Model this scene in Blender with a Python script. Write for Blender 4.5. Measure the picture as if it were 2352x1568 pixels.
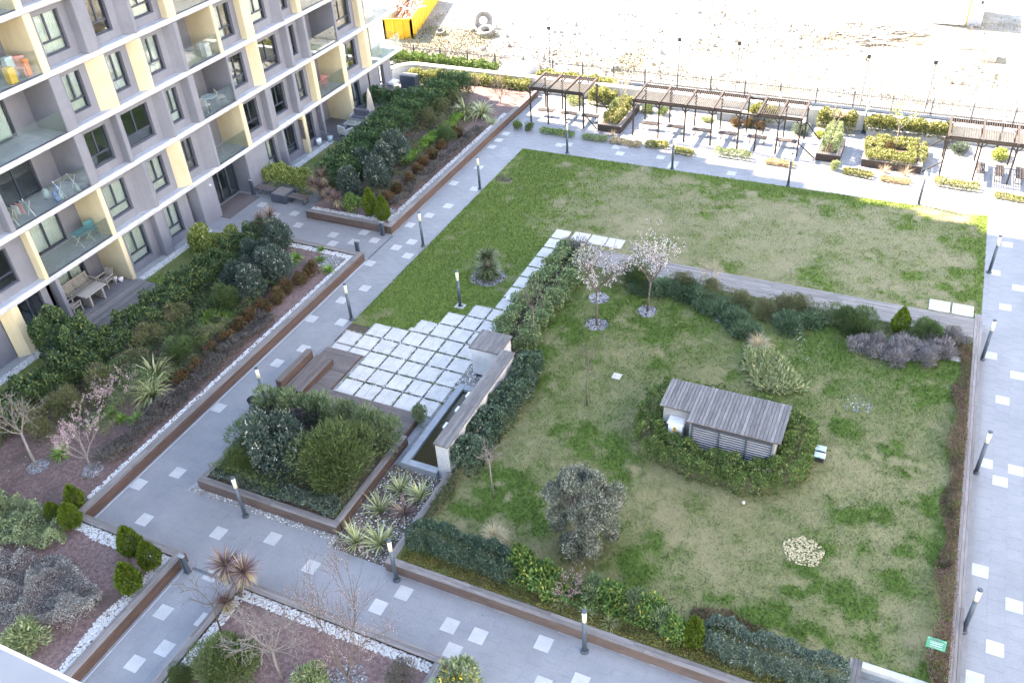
import bpy, math, random
import numpy as np
from mathutils import Vector, Matrix

for _o in list(bpy.data.objects):
    bpy.data.objects.remove(_o, do_unlink=True)
SC = bpy.context.scene
COL = SC.collection

# ------------------------------------------------------------------ camera
YAW, PITCH, ROLL = -0.4677008, -0.6463634, -0.0677633
fw = Vector((math.sin(YAW)*math.cos(PITCH), math.cos(YAW)*math.cos(PITCH), math.sin(PITCH)))
rt = Vector((math.cos(YAW), -math.sin(YAW), 0.0))
up = rt.cross(fw)
cr, sr = math.cos(ROLL), math.sin(ROLL)
r2 = rt*cr + up*sr
u2 = up*cr - rt*sr
cam_data = bpy.data.cameras.new('camera')
cam = bpy.data.objects.new('camera', cam_data)
COL.objects.link(cam)
cam.matrix_world = Matrix(((r2.x, u2.x, -fw.x, 0.0), (r2.y, u2.y, -fw.y, 0.0), (r2.z, u2.z, -fw.z, 25.0), (0, 0, 0, 1)))
cam_data.sensor_width = 36.0
cam_data.lens = 36.0*2033.49/2352.0
cam_data.clip_start = 0.1
cam_data.clip_end = 600.0
SC.camera = cam

# ------------------------------------------------------------------ light
SUN_EL = math.radians(42.0)
sun_h = Vector((-0.976, 0.2186, 0.0)).normalized()
to_sun = Vector((sun_h.x*math.cos(SUN_EL), sun_h.y*math.cos(SUN_EL), math.sin(SUN_EL)))
world = bpy.data.worlds.new('World')
SC.world = world
world.use_nodes = True
wn = world.node_tree
bg = wn.nodes['Background']
sky = wn.nodes.new('ShaderNodeTexSky')
sky.sky_type = 'NISHITA'
sky.sun_disc = False
sky.sun_elevation = SUN_EL
sky.sun_rotation = math.atan2(to_sun.x, to_sun.y)
sky.altitude = 100.0
sky.air_density = 1.0
sky.dust_density = 0.0
sky.ozone_density = 0.6
wn.links.new(sky.outputs[0], bg.inputs[0])
bg.inputs[1].default_value = 0.15
sun_data = bpy.data.lights.new('sun', 'SUN')
sun_data.energy = 4.3
sun_data.angle = math.radians(0.5)
sun_data.color = (1.0, 0.95, 0.87)
sun = bpy.data.objects.new('sun', sun_data)
sun.rotation_euler = (-to_sun).to_track_quat('-Z', 'Y').to_euler()
sun.location = (-60, 30, 60)
COL.objects.link(sun)
SC.render.engine = 'CYCLES'
SC.view_settings.view_transform = 'Standard'
SC.view_settings.look = 'None'
SC.view_settings.gamma = 1.0
SC.view_settings.exposure = 3.16
SC.view_settings.use_curve_mapping = False
SC.view_settings.use_white_balance = True      # camera balanced for open shade
SC.view_settings.white_balance_temperature = 8600.0
SC.view_settings.white_balance_tint = 17.0
SC.cycles.max_bounces = 6
SC.cycles.diffuse_bounces = 3
SC.cycles.glossy_bounces = 3
SC.cycles.transmission_bounces = 4
SC.cycles.transparent_max_bounces = 12
SC.cycles.caustics_reflective = False
SC.cycles.caustics_refractive = False

# ------------------------------------------------------------------ mesh and object helpers
rnd = random.Random(7)
NR = np.random.default_rng(11)

def link(o):
    COL.objects.link(o)
    return o

def wloc(o):
    v = Vector((0, 0, 0))
    while o is not None:
        v = v + o.location
        o = o.parent
    return v

def tag(o, label, cat, group=None):
    o['label'] = label
    o['category'] = cat
    if group:
        o['group'] = group
    return o

def thing(name, loc, label, cat, group=None):
    o = bpy.data.objects.new(name, None)
    o.location = loc
    o.empty_display_size = 0.2
    link(o)
    return tag(o, label, cat, group)

def mesh_np(name, verts, faces, mat=None, attr=None, smooth=False):
    """verts (n,3), faces (m,k) arrays with constant k"""
    me = bpy.data.meshes.new(name)
    verts = np.asarray(verts, dtype=np.float32)
    faces = np.asarray(faces, dtype=np.int32)
    k = faces.shape[1]
    me.vertices.add(len(verts))
    me.vertices.foreach_set('co', verts.ravel())
    me.loops.add(faces.size)
    me.loops.foreach_set('vertex_index', faces.ravel())
    me.polygons.add(len(faces))
    me.polygons.foreach_set('loop_start', np.arange(0, faces.size, k, dtype=np.int32))
    me.polygons.foreach_set('loop_total', np.full(len(faces), k, dtype=np.int32))
    if smooth:
        me.polygons.foreach_set('use_smooth', np.ones(len(faces), dtype=bool))
    me.update(calc_edges=True)
    if attr:
        for an, av in attr.items():
            a = me.attributes.new(an, 'FLOAT', 'POINT')
            a.data.foreach_set('value', np.asarray(av, dtype=np.float32))
    if mat:
        me.materials.append(mat)
    return me

class MB:
    """collects simple solids in world coordinates"""
    def __init__(s):
        s.v = []
        s.f = []
    def add(s, vs, fs):
        b = len(s.v)
        s.v += [tuple(v) for v in vs]
        s.f += [tuple(i+b for i in f) for f in fs]
        return s
    def box(s, x0, x1, y0, y1, z0, z1):
        return s.prism([(x0, y0), (x1, y0), (x1, y1), (x0, y1)], z0, z1)
    def cbox(s, x0, x1, y0, y1, z0, z1, c=0.01):
        """box with its top edges chamfered"""
        b = len(s.v)
        for (a, e, z) in ((0, 0, z0), (0, 0, z1-c), (c, c, z1)):
            s.v += [(x0+a, y0+e, z), (x1-a, y0+e, z), (x1-a, y1-e, z), (x0+a, y1-e, z)]
        s.f.append((b+3, b+2, b+1, b))
        for k in (0, 4):
            for i in range(4):
                j = (i+1) % 4
                s.f.append((b+k+i, b+k+j, b+k+4+j, b+k+4+i))
        s.f.append((b+8, b+9, b+10, b+11))
        return s
    def prism(s, pts, z0, z1):
        b = len(s.v)
        n = len(pts)
        s.v += [(p[0], p[1], z0) for p in pts] + [(p[0], p[1], z1) for p in pts]
        s.f.append(tuple(b+i for i in reversed(range(n))))
        s.f.append(tuple(b+n+i for i in range(n)))
        for i in range(n):
            j = (i+1) % n
            s.f.append((b+i, b+j, b+n+j, b+n+i))
        return s
    def extr_y(s, prof, y0, y1):
        """profile [(x,z)] counter-clockwise seen from -y, extruded along y"""
        b = len(s.v)
        n = len(prof)
        s.v += [(p[0], y0, p[1]) for p in prof] + [(p[0], y1, p[1]) for p in prof]
        s.f.append(tuple(b+i for i in range(n)))
        s.f.append(tuple(b+n+i for i in reversed(range(n))))
        for i in range(n):
            j = (i+1) % n
            s.f.append((b+j, b+i, b+n+i, b+n+j))
        return s
    def beam(s, p0, p1, w, h):
        p0 = Vector(p0); p1 = Vector(p1)
        d = (p1-p0).normalized()
        a = d.cross(Vector((0, 0, 1)))
        if a.length < 1e-3:
            a = Vector((1, 0, 0))
        a.normalize()
        c = a.cross(d).normalized()
        b = len(s.v)
        for p in (p0, p1):
            for (i, j) in ((-1, -1), (1, -1), (1, 1), (-1, 1)):
                s.v.append(tuple(p + a*(w/2*i) + c*(h/2*j)))
        for i in range(4):
            j = (i+1) % 4
            s.f.append((b+i, b+j, b+4+j, b+4+i))
        s.f.append((b+3, b+2, b+1, b))
        s.f.append((b+4, b+5, b+6, b+7))
        return s
    def tube(s, pts, rad, n=8, cap=True):
        b = len(s.v)
        pts = [Vector(p) for p in pts]
        m = len(pts)
        for i, p in enumerate(pts):
            d = (pts[min(i+1, m-1)] - pts[max(i-1, 0)])
            if d.length < 1e-6:
                d = Vector((0, 0, 1))
            d.normalize()
            a = d.cross(Vector((0, 1, 0.13)))
            if a.length < 1e-3:
                a = d.cross(Vector((1, 0, 0)))
            a.normalize()
            c = d.cross(a)
            r = rad[i] if hasattr(rad, '__len__') else rad
            for k in range(n):
                t = 2*math.pi*k/n
                s.v.append(tuple(p + a*(r*math.cos(t)) + c*(r*math.sin(t))))
        for i in range(m-1):
            for k in range(n):
                j = (k+1) % n
                s.f.append((b+i*n+k, b+i*n+j, b+(i+1)*n+j, b+(i+1)*n+k))
        if cap:
            s.f.append(tuple(b+k for k in reversed(range(n))))
            s.f.append(tuple(b+(m-1)*n+k for k in range(n)))
        return s
    def cyl(s, x, y, z0, z1, r, n=16, r1=None):
        return s.tube([(x, y, z0), (x, y, z1)], [r, r if r1 is None else r1], n)
    def build(s, name, mat, parent=None, smooth=False, kind=None):
        o = Vector((0, 0, 0)) if parent is None else wloc(parent)
        me = bpy.data.meshes.new(name)
        me.from_pydata([(v[0]-o.x, v[1]-o.y, v[2]-o.z) for v in s.v], [], s.f)
        if smooth:
            for p in me.polygons:
                p.use_smooth = len(p.vertices) == 4
        me.materials.append(mat)
        ob = bpy.data.objects.new(name, me)
        link(ob)
        ob.parent = parent
        if kind:
            ob['kind'] = kind
        return ob

def inst(name, me, parent=None, loc=(0, 0, 0), rot=(0, 0, 0), scale=(1, 1, 1), kind=None):
    """object on shared mesh data; loc is a world position"""
    ob = bpy.data.objects.new(name, me)
    o = Vector((0, 0, 0)) if parent is None else wloc(parent)
    ob.location = Vector(loc) - o
    ob.rotation_euler = rot
    ob.scale = scale
    link(ob)
    ob.parent = parent
    if kind:
        ob['kind'] = kind
    return ob

_boxmesh = {}
def unit_box(mat):
    """1 x 1 x 1 box, centred in x and y, top at z = 0 and going down"""
    if mat.name not in _boxmesh:
        m = MB().box(-.5, .5, -.5, .5, -1, 0)
        me = bpy.data.meshes.new('board')
        me.from_pydata(m.v, [], m.f)
        me.materials.append(mat)
        _boxmesh[mat.name] = me
    return _boxmesh[mat.name]

def piece(name, mat, parent, x0, x1, y0, y1, z0, z1):
    """a board, tile or panel: shared box mesh, scaled"""
    return inst(name, unit_box(mat), parent, ((x0+x1)/2, (y0+y1)/2, z1), (0, 0, 0), (x1-x0, y1-y0, z1-z0))

def struct(o):
    o['kind'] = 'structure'
    return o

# ------------------------------------------------------------------ materials
def nodes_of(name):
    m = bpy.data.materials.new(name)
    m.use_nodes = True
    nt = m.node_tree
    return m, nt, nt.nodes['Principled BSDF']

def nd(nt, t, **kw):
    n = nt.nodes.new(t)
    for k, v in kw.items():
        setattr(n, k, v)
    return n

def mix(nt, fac, a, b, mode='MIX'):
    n = nt.nodes.new('ShaderNodeMix')
    n.data_type = 'RGBA'
    n.blend_type = mode
    for sock, val in ((n.inputs[0], fac), (n.inputs[6], a), (n.inputs[7], b)):
        if hasattr(val, 'type') and hasattr(val, 'is_linked'):
            nt.links.new(val, sock)
        elif isinstance(val, (tuple, list)):
            sock.default_value = (val[0], val[1], val[2], 1)
        else:
            sock.default_value = val
    return n.outputs[2]

def mth(nt, op, a, b=0.0, c=None, clamp=False):
    n = nt.nodes.new('ShaderNodeMath')
    n.operation = op
    n.use_clamp = clamp
    for i, v in enumerate((a, b, c)):
        if v is None:
            continue
        if hasattr(v, 'is_linked'):
            nt.links.new(v, n.inputs[i])
        else:
            n.inputs[i].default_value = v
    return n.outputs[0]

def noise(nt, scale, detail=4.0, rough=0.6, vec=None, stretch=None):
    n = nt.nodes.new('ShaderNodeTexNoise')
    n.inputs['Scale'].default_value = scale
    n.inputs['Detail'].default_value = detail
    n.inputs['Roughness'].default_value = rough
    if vec is None:
        g = nt.nodes.new('ShaderNodeNewGeometry')
        vec = g.outputs['Position']
    if stretch:
        mp = nt.nodes.new('ShaderNodeMapping')
        mp.inputs['Scale'].default_value = stretch
        nt.links.new(vec, mp.inputs['Vector'])
        vec = mp.outputs[0]
    nt.links.new(vec, n.inputs['Vector'])
    return n.outputs['Fac']

def ramp(nt, fac, lo, hi):
    n = nt.nodes.new('ShaderNodeMapRange')
    n.inputs[1].default_value = lo
    n.inputs[2].default_value = hi
    nt.links.new(fac, n.inputs[0])
    return n.outputs[0]

def bump(nt, b, h, strength, dist=0.02):
    n = nt.nodes.new('ShaderNodeBump')
    n.inputs['Strength'].default_value = strength
    n.inputs['Distance'].default_value = dist
    nt.links.new(h, n.inputs['Height'])
    nt.links.new(n.outputs[0], b.inputs['Normal'])

def surf(name, c1, c2, scale=3.0, rough=0.75, fine=40.0, fine_amt=0.25, rand=0.0, bmp=0.0, metal=0.0, stretch=None, c3=None, s3=0.6, streak=0.0, stain=0.0):
    """general painted, stone or plaster surface: two colours mixed by a large and a fine noise"""
    m, nt, b = nodes_of(name)
    big = ramp(nt, noise(nt, scale, 5, 0.6, stretch=stretch), 0.35, 0.65)
    col = mix(nt, big, c1, c2)
    if c3:
        col = mix(nt, ramp(nt, noise(nt, s3, 4, 0.65, stretch=stretch), 0.5, 0.72), col, c3)
    fn = noise(nt, fine, 3, 0.7, stretch=stretch)
    col = mix(nt, fine_amt, col, mix(nt, ramp(nt, fn, 0.3, 0.7), (0.0, 0.0, 0.0), (1, 1, 1)), 'OVERLAY')
    if streak > 0:       # rain streaks running down the face
        sn = ramp(nt, noise(nt, 1.0, 4, 0.7, stretch=(4.5, 4.5, 0.28)), 0.48, 0.75)
        col = mix(nt, mth(nt, 'MULTIPLY', sn, streak), col, (c1[0]*0.55, c1[1]*0.54, c1[2]*0.52))
    if stain > 0:        # old spills, damp and trodden dirt
        sn = ramp(nt, noise(nt, 0.55, 6, 0.72), 0.50, 0.74)
        col = mix(nt, mth(nt, 'MULTIPLY', sn, stain), col, (c1[0]*0.62, c1[1]*0.61, c1[2]*0.58))
        sn = ramp(nt, noise(nt, 2.3, 5, 0.7), 0.58, 0.74)
        col = mix(nt, mth(nt, 'MULTIPLY', sn, stain), col, (c2[0]*1.12, c2[1]*1.12, c2[2]*1.10))
    if rand > 0:
        oi = nt.nodes.new('ShaderNodeObjectInfo')
        f = mth(nt, 'MULTIPLY_ADD', oi.outputs['Random'], 2*rand, 1-rand)
        cmb = nt.nodes.new('ShaderNodeCombineColor')
        for i in range(3):
            nt.links.new(f, cmb.inputs[i])
        col = mix(nt, 1.0, col, cmb.outputs[0], 'MULTIPLY')
    nt.links.new(col, b.inputs['Base Color'])
    b.inputs['Roughness'].default_value = rough
    b.inputs['Metallic'].default_value = metal
    if bmp:
        bump(nt, b, fn, bmp)
    return m

def wood(name, c1, c2, axis, rough=0.75, rand=0.18, grain=1.0):
    st = [60*grain, 60*grain, 60*grain]
    st['xyz'.index(axis)] = 2.2
    m, nt, b = nodes_of(name)
    oi = nt.nodes.new('ShaderNodeObjectInfo')
    g = nt.nodes.new('ShaderNodeNewGeometry')
    vm = nd(nt, 'ShaderNodeVectorMath', operation='ADD')
    nt.links.new(g.outputs['Position'], vm.inputs[0])
    sc = nd(nt, 'ShaderNodeVectorMath', operation='SCALE')
    sc.inputs[0].default_value = (3.1, 7.7, 5.3)
    nt.links.new(oi.outputs['Random'], sc.inputs['Scale'])
    nt.links.new(sc.outputs[0], vm.inputs[1])
    n1 = noise(nt, 1.0, 4, 0.65, vm.outputs[0], st)
    n2 = noise(nt, 0.9, 3, 0.6, vm.outputs[0])
    col = mix(nt, ramp(nt, n1, 0.32, 0.68), c1, c2)
    col = mix(nt, mth(nt, 'MULTIPLY', ramp(nt, n2, 0.45, 0.75), 0.5), col, (c1[0]*.6, c1[1]*.6, c1[2]*.62))
    f = mth(nt, 'MULTIPLY_ADD', oi.outputs['Random'], 2*rand, 1-rand)
    cmb = nt.nodes.new('ShaderNodeCombineColor')
    for i in range(3):
        nt.links.new(f, cmb.inputs[i])
    col = mix(nt, 1.0, col, cmb.outputs[0], 'MULTIPLY')
    nt.links.new(col, b.inputs['Base Color'])
    b.inputs['Roughness'].default_value = rough
    bump(nt, b, n1, 0.25, 0.01)
    return m

LEAFGAIN = 1.5
def leafmat(name, c1, c2, c3=None, share3=0.12, trans=0.25, rough=0.5, spec=0.35):
    """leaf colours picked per leaf by the attribute 'rnd'"""
    if trans > 0:
        c1, c2, c3 = [None if c is None else tuple(min(0.85, v*(LEAFGAIN if max(c) < 0.45 else 1.0)) for v in c) for c in (c1, c2, c3)]
    m, nt, b = nodes_of(name)
    at = nd(nt, 'ShaderNodeAttribute', attribute_name='rnd')
    oi = nt.nodes.new('ShaderNodeObjectInfo')
    col = mix(nt, at.outputs['Fac'], c1, c2)
    if c3:
        th = nd(nt, 'ShaderNodeMath', operation='GREATER_THAN')
        fr = mth(nt, 'FRACT', mth(nt, 'MULTIPLY', at.outputs['Fac'], 17.3))
        nt.links.new(fr, th.inputs[0])
        th.inputs[1].default_value = 1-share3
        col = mix(nt, th.outputs[0], col, c3)
    f = mth(nt, 'MULTIPLY_ADD', oi.outputs['Random'], 0.3, 0.85)
    cmb = nt.nodes.new('ShaderNodeCombineColor')
    for i in range(3):
        nt.links.new(f, cmb.inputs[i])
    col = mix(nt, 1.0, col, cmb.outputs[0], 'MULTIPLY')
    nt.links.new(col, b.inputs['Base Color'])
    b.inputs['Roughness'].default_value = rough
    b.inputs['Specular IOR Level'].default_value = spec
    if trans > 0:
        tr = nt.nodes.new('ShaderNodeBsdfTranslucent')
        nt.links.new(col, tr.inputs[0])
        mx = nt.nodes.new('ShaderNodeMixShader')
        mx.inputs[0].default_value = trans
        nt.links.new(b.outputs[0], mx.inputs[1])
        nt.links.new(tr.outputs[0], mx.inputs[2])
        nt.links.new(mx.outputs[0], nt.nodes['Material Output'].inputs[0])
    return m

def glassmat(name, tint, gloss=0.12, rough=0.02, haze=0.0):
    m = bpy.data.materials.new(name)
    m.use_nodes = True
    nt = m.node_tree
    nt.nodes.remove(nt.nodes['Principled BSDF'])
    t = nt.nodes.new('ShaderNodeBsdfTransparent')
    t.inputs[0].default_value = (*tint, 1)
    g = nt.nodes.new('ShaderNodeBsdfGlossy')
    g.inputs['Roughness'].default_value = rough
    lw = nt.nodes.new('ShaderNodeLayerWeight')
    lw.inputs[0].default_value = 0.35
    f = mth(nt, 'MULTIPLY_ADD', lw.outputs['Fresnel'], 0.38, gloss, clamp=True)
    mx = nt.nodes.new('ShaderNodeMixShader')
    nt.links.new(f, mx.inputs[0])
    nt.links.new(t.outputs[0], mx.inputs[1])
    nt.links.new(g.outputs[0], mx.inputs[2])
    out = mx.outputs[0]
    if haze > 0:
        df = nt.nodes.new('ShaderNodeBsdfDiffuse')      # dust on the pane
        df.inputs[0].default_value = (0.42, 0.52, 0.52, 1)
        m2 = nt.nodes.new('ShaderNodeMixShader')
        m2.inputs[0].default_value = haze
        nt.links.new(out, m2.inputs[1])
        nt.links.new(df.outputs[0], m2.inputs[2])
        out = m2.outputs[0]
    nt.links.new(out, nt.nodes['Material Output'].inputs[0])
    return m

MT = {}
MT['tile'] = surf('grey_stone_tile', (0.208, 0.215, 0.228), (0.255, 0.261, 0.273), 1.1, 0.6, 26, 0.16, rand=0.075, bmp=0.05, c3=(0.19, 0.197, 0.213), s3=0.35, stain=0.4)
MT['tile_light'] = surf('light_stone_tile', (0.40, 0.405, 0.405), (0.46, 0.465, 0.46), 2.0, 0.6, 30, 0.12, rand=0.05)
MT['grout'] = surf('grout', (0.25, 0.257, 0.27), (0.32, 0.327, 0.335), 2.5, 0.9, 20, 0.2)
MT['slab'] = surf('pale_paving_slab', (0.47, 0.46, 0.435), (0.555, 0.545, 0.52), 2.2, 0.75, 30, 0.18, rand=0.05, c3=(0.41, 0.40, 0.375), s3=1.6, stain=0.25)
MT['soil'] = surf('red_lava_mulch', (0.115, 0.07, 0.066), (0.215, 0.142, 0.136), 7, 0.95, 42, 0.75, bmp=0.9, c3=(0.10, 0.072, 0.066), s3=0.9)
MT['earth'] = surf('dark_earth', (0.06, 0.045, 0.035), (0.11, 0.085, 0.062), 6, 0.95, 50, 0.5, bmp=0.5)
MT['gravel_grey'] = surf('grey_gravel_bed', (0.14, 0.14, 0.15), (0.30, 0.30, 0.30), 22, 0.9, 60, 0.6, bmp=0.6)
MT['waste'] = surf('pale_rubble_ground', (0.22, 0.205, 0.18), (0.34, 0.325, 0.30), 0.5, 0.95, 6, 0.35, bmp=0.5, c3=(0.135, 0.122, 0.085), s3=0.16)
MT['wood_top_y'] = wood('weathered_grey_wood_y', (0.15, 0.132, 0.125), (0.27, 0.245, 0.235), 'y')
MT['wood_top_x'] = wood('weathered_grey_wood_x', (0.15, 0.132, 0.125), (0.27, 0.245, 0.235), 'x')
MT['wood_pale_x'] = wood('silvered_wood_x', (0.155, 0.14, 0.132), (0.265, 0.245, 0.232), 'x')
MT['wood_pale_y'] = wood('silvered_wood_y', (0.08, 0.075, 0.076), (0.215, 0.205, 0.205), 'y', rand=0.26)
MT['hut_wall'] = surf('grey_render', (0.27, 0.275, 0.29), (0.32, 0.325, 0.34), 1.4, 0.85, 40, 0.12, streak=0.4)
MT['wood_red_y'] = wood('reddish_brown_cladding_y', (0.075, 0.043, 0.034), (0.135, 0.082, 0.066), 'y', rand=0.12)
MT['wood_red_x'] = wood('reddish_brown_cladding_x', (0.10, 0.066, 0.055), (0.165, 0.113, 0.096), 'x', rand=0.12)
MT['deck_y'] = wood('deck_board_y', (0.105, 0.085, 0.078), (0.185, 0.157, 0.147), 'y', rand=0.15)
MT['deck_x'] = wood('deck_board_x', (0.105, 0.085, 0.078), (0.185, 0.157, 0.147), 'x', rand=0.15)
MT['deck_grey'] = wood('grey_composite_deck', (0.10, 0.10, 0.115), (0.17, 0.165, 0.175), 'y', rand=0.1)
MT['pergola'] = wood('brown_stained_timber', (0.028, 0.02, 0.017), (0.055, 0.04, 0.035), 'y', rand=0.12)
MT['pergola_top'] = wood('sun_bleached_timber', (0.03, 0.022, 0.019), (0.062, 0.048, 0.042), 'y', rand=0.15)
MT['steel_dark'] = surf('dark_slate_metal', (0.06, 0.082, 0.11), (0.08, 0.105, 0.135), 3, 0.45, 30, 0.1, metal=0.2)
MT['plaster'] = surf('grey_violet_plaster', (0.172, 0.182, 0.22), (0.20, 0.21, 0.25), 0.8, 0.85, 60, 0.12, bmp=0.05, c3=(0.162, 0.172, 0.208), s3=0.5, streak=0.22)
MT['plaster_yellow'] = surf('yellow_ochre_plaster', (0.57, 0.485, 0.325), (0.63, 0.545, 0.38), 0.9, 0.85, 60, 0.1, bmp=0.05, streak=0.22)
MT['slab_edge'] = surf('pale_concrete_slab', (0.42, 0.435, 0.475), (0.49, 0.505, 0.545), 1.0, 0.8, 40, 0.12, c3=(0.37, 0.38, 0.41), s3=0.7, streak=0.4)
MT['white_plaster'] = surf('white_plaster', (0.52, 0.53, 0.55), (0.60, 0.61, 0.63), 1.4, 0.8, 40, 0.12, c3=(0.44, 0.45, 0.46), s3=0.9)
MT['white'] = surf('white_paint', (0.72, 0.73, 0.74), (0.78, 0.79, 0.80), 2, 0.5, 30, 0.06)
MT['stone_clad'] = surf('split_stone_cladding', (0.30, 0.31, 0.33), (0.52, 0.53, 0.55), 26, 0.9, 60, 0.5, bmp=0.8)
MT['pool_stone'] = surf('blue_grey_stone', (0.20, 0.225, 0.25), (0.26, 0.285, 0.31), 2, 0.5, 30, 0.12)
MT['cream'] = surf('cream_render', (0.55, 0.53, 0.48), (0.62, 0.60, 0.55), 1.2, 0.85, 30, 0.12)
MT['frame'] = surf('anthracite_window_frame', (0.035, 0.045, 0.075), (0.045, 0.055, 0.085), 3, 0.4, 30, 0.05)
MT['curtain'] = surf('white_curtain', (0.72, 0.77, 0.75), (0.84, 0.87, 0.85), 9, 0.9, 30, 0.1, stretch=(1, 6, 0.15))
MT['blind'] = surf('grey_blind', (0.30, 0.29, 0.31), (0.36, 0.35, 0.37), 3, 0.9, 30, 0.1)
MT['glass'] = glassmat('window_glass', (0.90, 0.95, 0.94), 0.02)
MT['glass_rail'] = glassmat('balustrade_glass', (0.91, 0.955, 0.95), 0.015, haze=0.035)
MT['lamp_glass'] = surf('opal_lamp_glass', (0.78, 0.76, 0.58), (0.84, 0.82, 0.66), 3, 0.4, 20, 0.03)
MT['black'] = surf('black_plastic', (0.018, 0.02, 0.024), (0.03, 0.032, 0.036), 4, 0.5, 30, 0.1)
MT['rattan'] = surf('grey_white_rattan', (0.36, 0.36, 0.36), (0.52, 0.52, 0.51), 30, 0.8, 90, 0.5, bmp=0.4)
MT['cushion'] = surf('slate_cushion', (0.10, 0.10, 0.13), (0.14, 0.14, 0.17), 6, 0.9, 60, 0.2)
MT['teak'] = wood('teak_slats', (0.33, 0.30, 0.27), (0.50, 0.465, 0.425), 'y', rand=0.12)
MT['cloth_cream'] = surf('cream_canvas', (0.55, 0.47, 0.41), (0.64, 0.56, 0.50), 5, 0.9, 50, 0.15)
MT['red'] = surf('red_plastic', (0.55, 0.05, 0.03), (0.62, 0.08, 0.05), 3, 0.45, 30, 0.05)
MT['orange'] = surf('orange_plastic', (0.70, 0.16, 0.03), (0.75, 0.2, 0.05), 3, 0.45, 30, 0.05)
MT['pink'] = surf('pink_plastic', (0.70, 0.28, 0.28), (0.76, 0.36, 0.34), 3, 0.5, 30, 0.05)
MT['teal'] = surf('teal_plastic', (0.06, 0.22, 0.25), (0.10, 0.28, 0.30), 3, 0.4, 30, 0.05)
MT['blue'] = surf('blue_plastic', (0.05, 0.15, 0.42), (0.10, 0.25, 0.52), 3, 0.3, 30, 0.05)
MT['yellow'] = surf('yellow_paint', (0.72, 0.40, 0.02), (0.78, 0.46, 0.04), 2, 0.5, 30, 0.15)
MT['sign_green'] = surf('green_sign_paint', (0.012, 0.20, 0.11), (0.02, 0.25, 0.14), 4, 0.4, 30, 0.05)
MT['tin_blue'] = surf('pale_blue_lid', (0.34, 0.46, 0.48), (0.42, 0.54, 0.56), 4, 0.4, 30, 0.08)
MT['bark'] = surf('grey_brown_bark', (0.085, 0.07, 0.06), (0.16, 0.135, 0.12), 12, 0.9, 60, 0.4, bmp=0.5)
MT['bark_pale'] = surf('pale_bark', (0.15, 0.13, 0.12), (0.24, 0.215, 0.20), 12, 0.9, 60, 0.4, bmp=0.5)
MT['rust'] = surf('rusty_steel', (0.30, 0.12, 0.08), (0.48, 0.26, 0.20), 3, 0.8, 30, 0.3)
MT['rubber'] = surf('dusty_rubber', (0.16, 0.155, 0.15), (0.24, 0.235, 0.225), 4, 0.9, 40, 0.2)
MT['mat'] = surf('brown_door_mat', (0.10, 0.085, 0.085), (0.14, 0.12, 0.12), 8, 0.95, 80, 0.4)
UPB = [(-21.4, 45.6, 1.6), (-21.4, 47.1, 1.3), (-18.8, 46.4, 0.6), (-15.9, 42.2, 0.7), (-15.9, 48.4, 1.2), (-13.5, 48.4, 1.0), (-9.5, 47.7, 1.6), (-7.8, 48.1, 1.3), (-8.2, 45.4, 0.7), (-9.4, 44.2, 0.5), (-5.9, 48.1, 1.3), (-4.3, 47.4, 1.2), (-3.4, 46.6, 0.9), (-1.5, 46.8, 0.5), (0.8, 47.2, 1.5), (3.0, 45.5, 0.6), (-0.3, 42.5, 0.5), (-2.7, 41.4, 0.4), (-4.4, 43.7, 0.3), (-3.0, 40.0, 0.9), (-2.1, 39.2, 0.7), (-0.7, 40.5, 0.5), (1.1, 39.4, 1.0), (1.9, 38.9, 0.9), (3.5, 42.5, 0.7), (3.7, 40.8, 0.9), (4.3, 40.4, 0.6), (2.0, 41.5, 0.5), (4.6, 46.0, 0.4), (4.5, 43.0, 0.5), (-12.0, 40.8, 0.6), (-10.7, 40.3, 0.6), (-14.5, 40.3, 0.5), (-17.4, 37.9, 1.5), (-17.7, 36.6, 1.2), (-6.7, 39.1, 0.6), (-7.5, 38.2, 0.3), (-18.7, 38.5, 1)]
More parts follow.
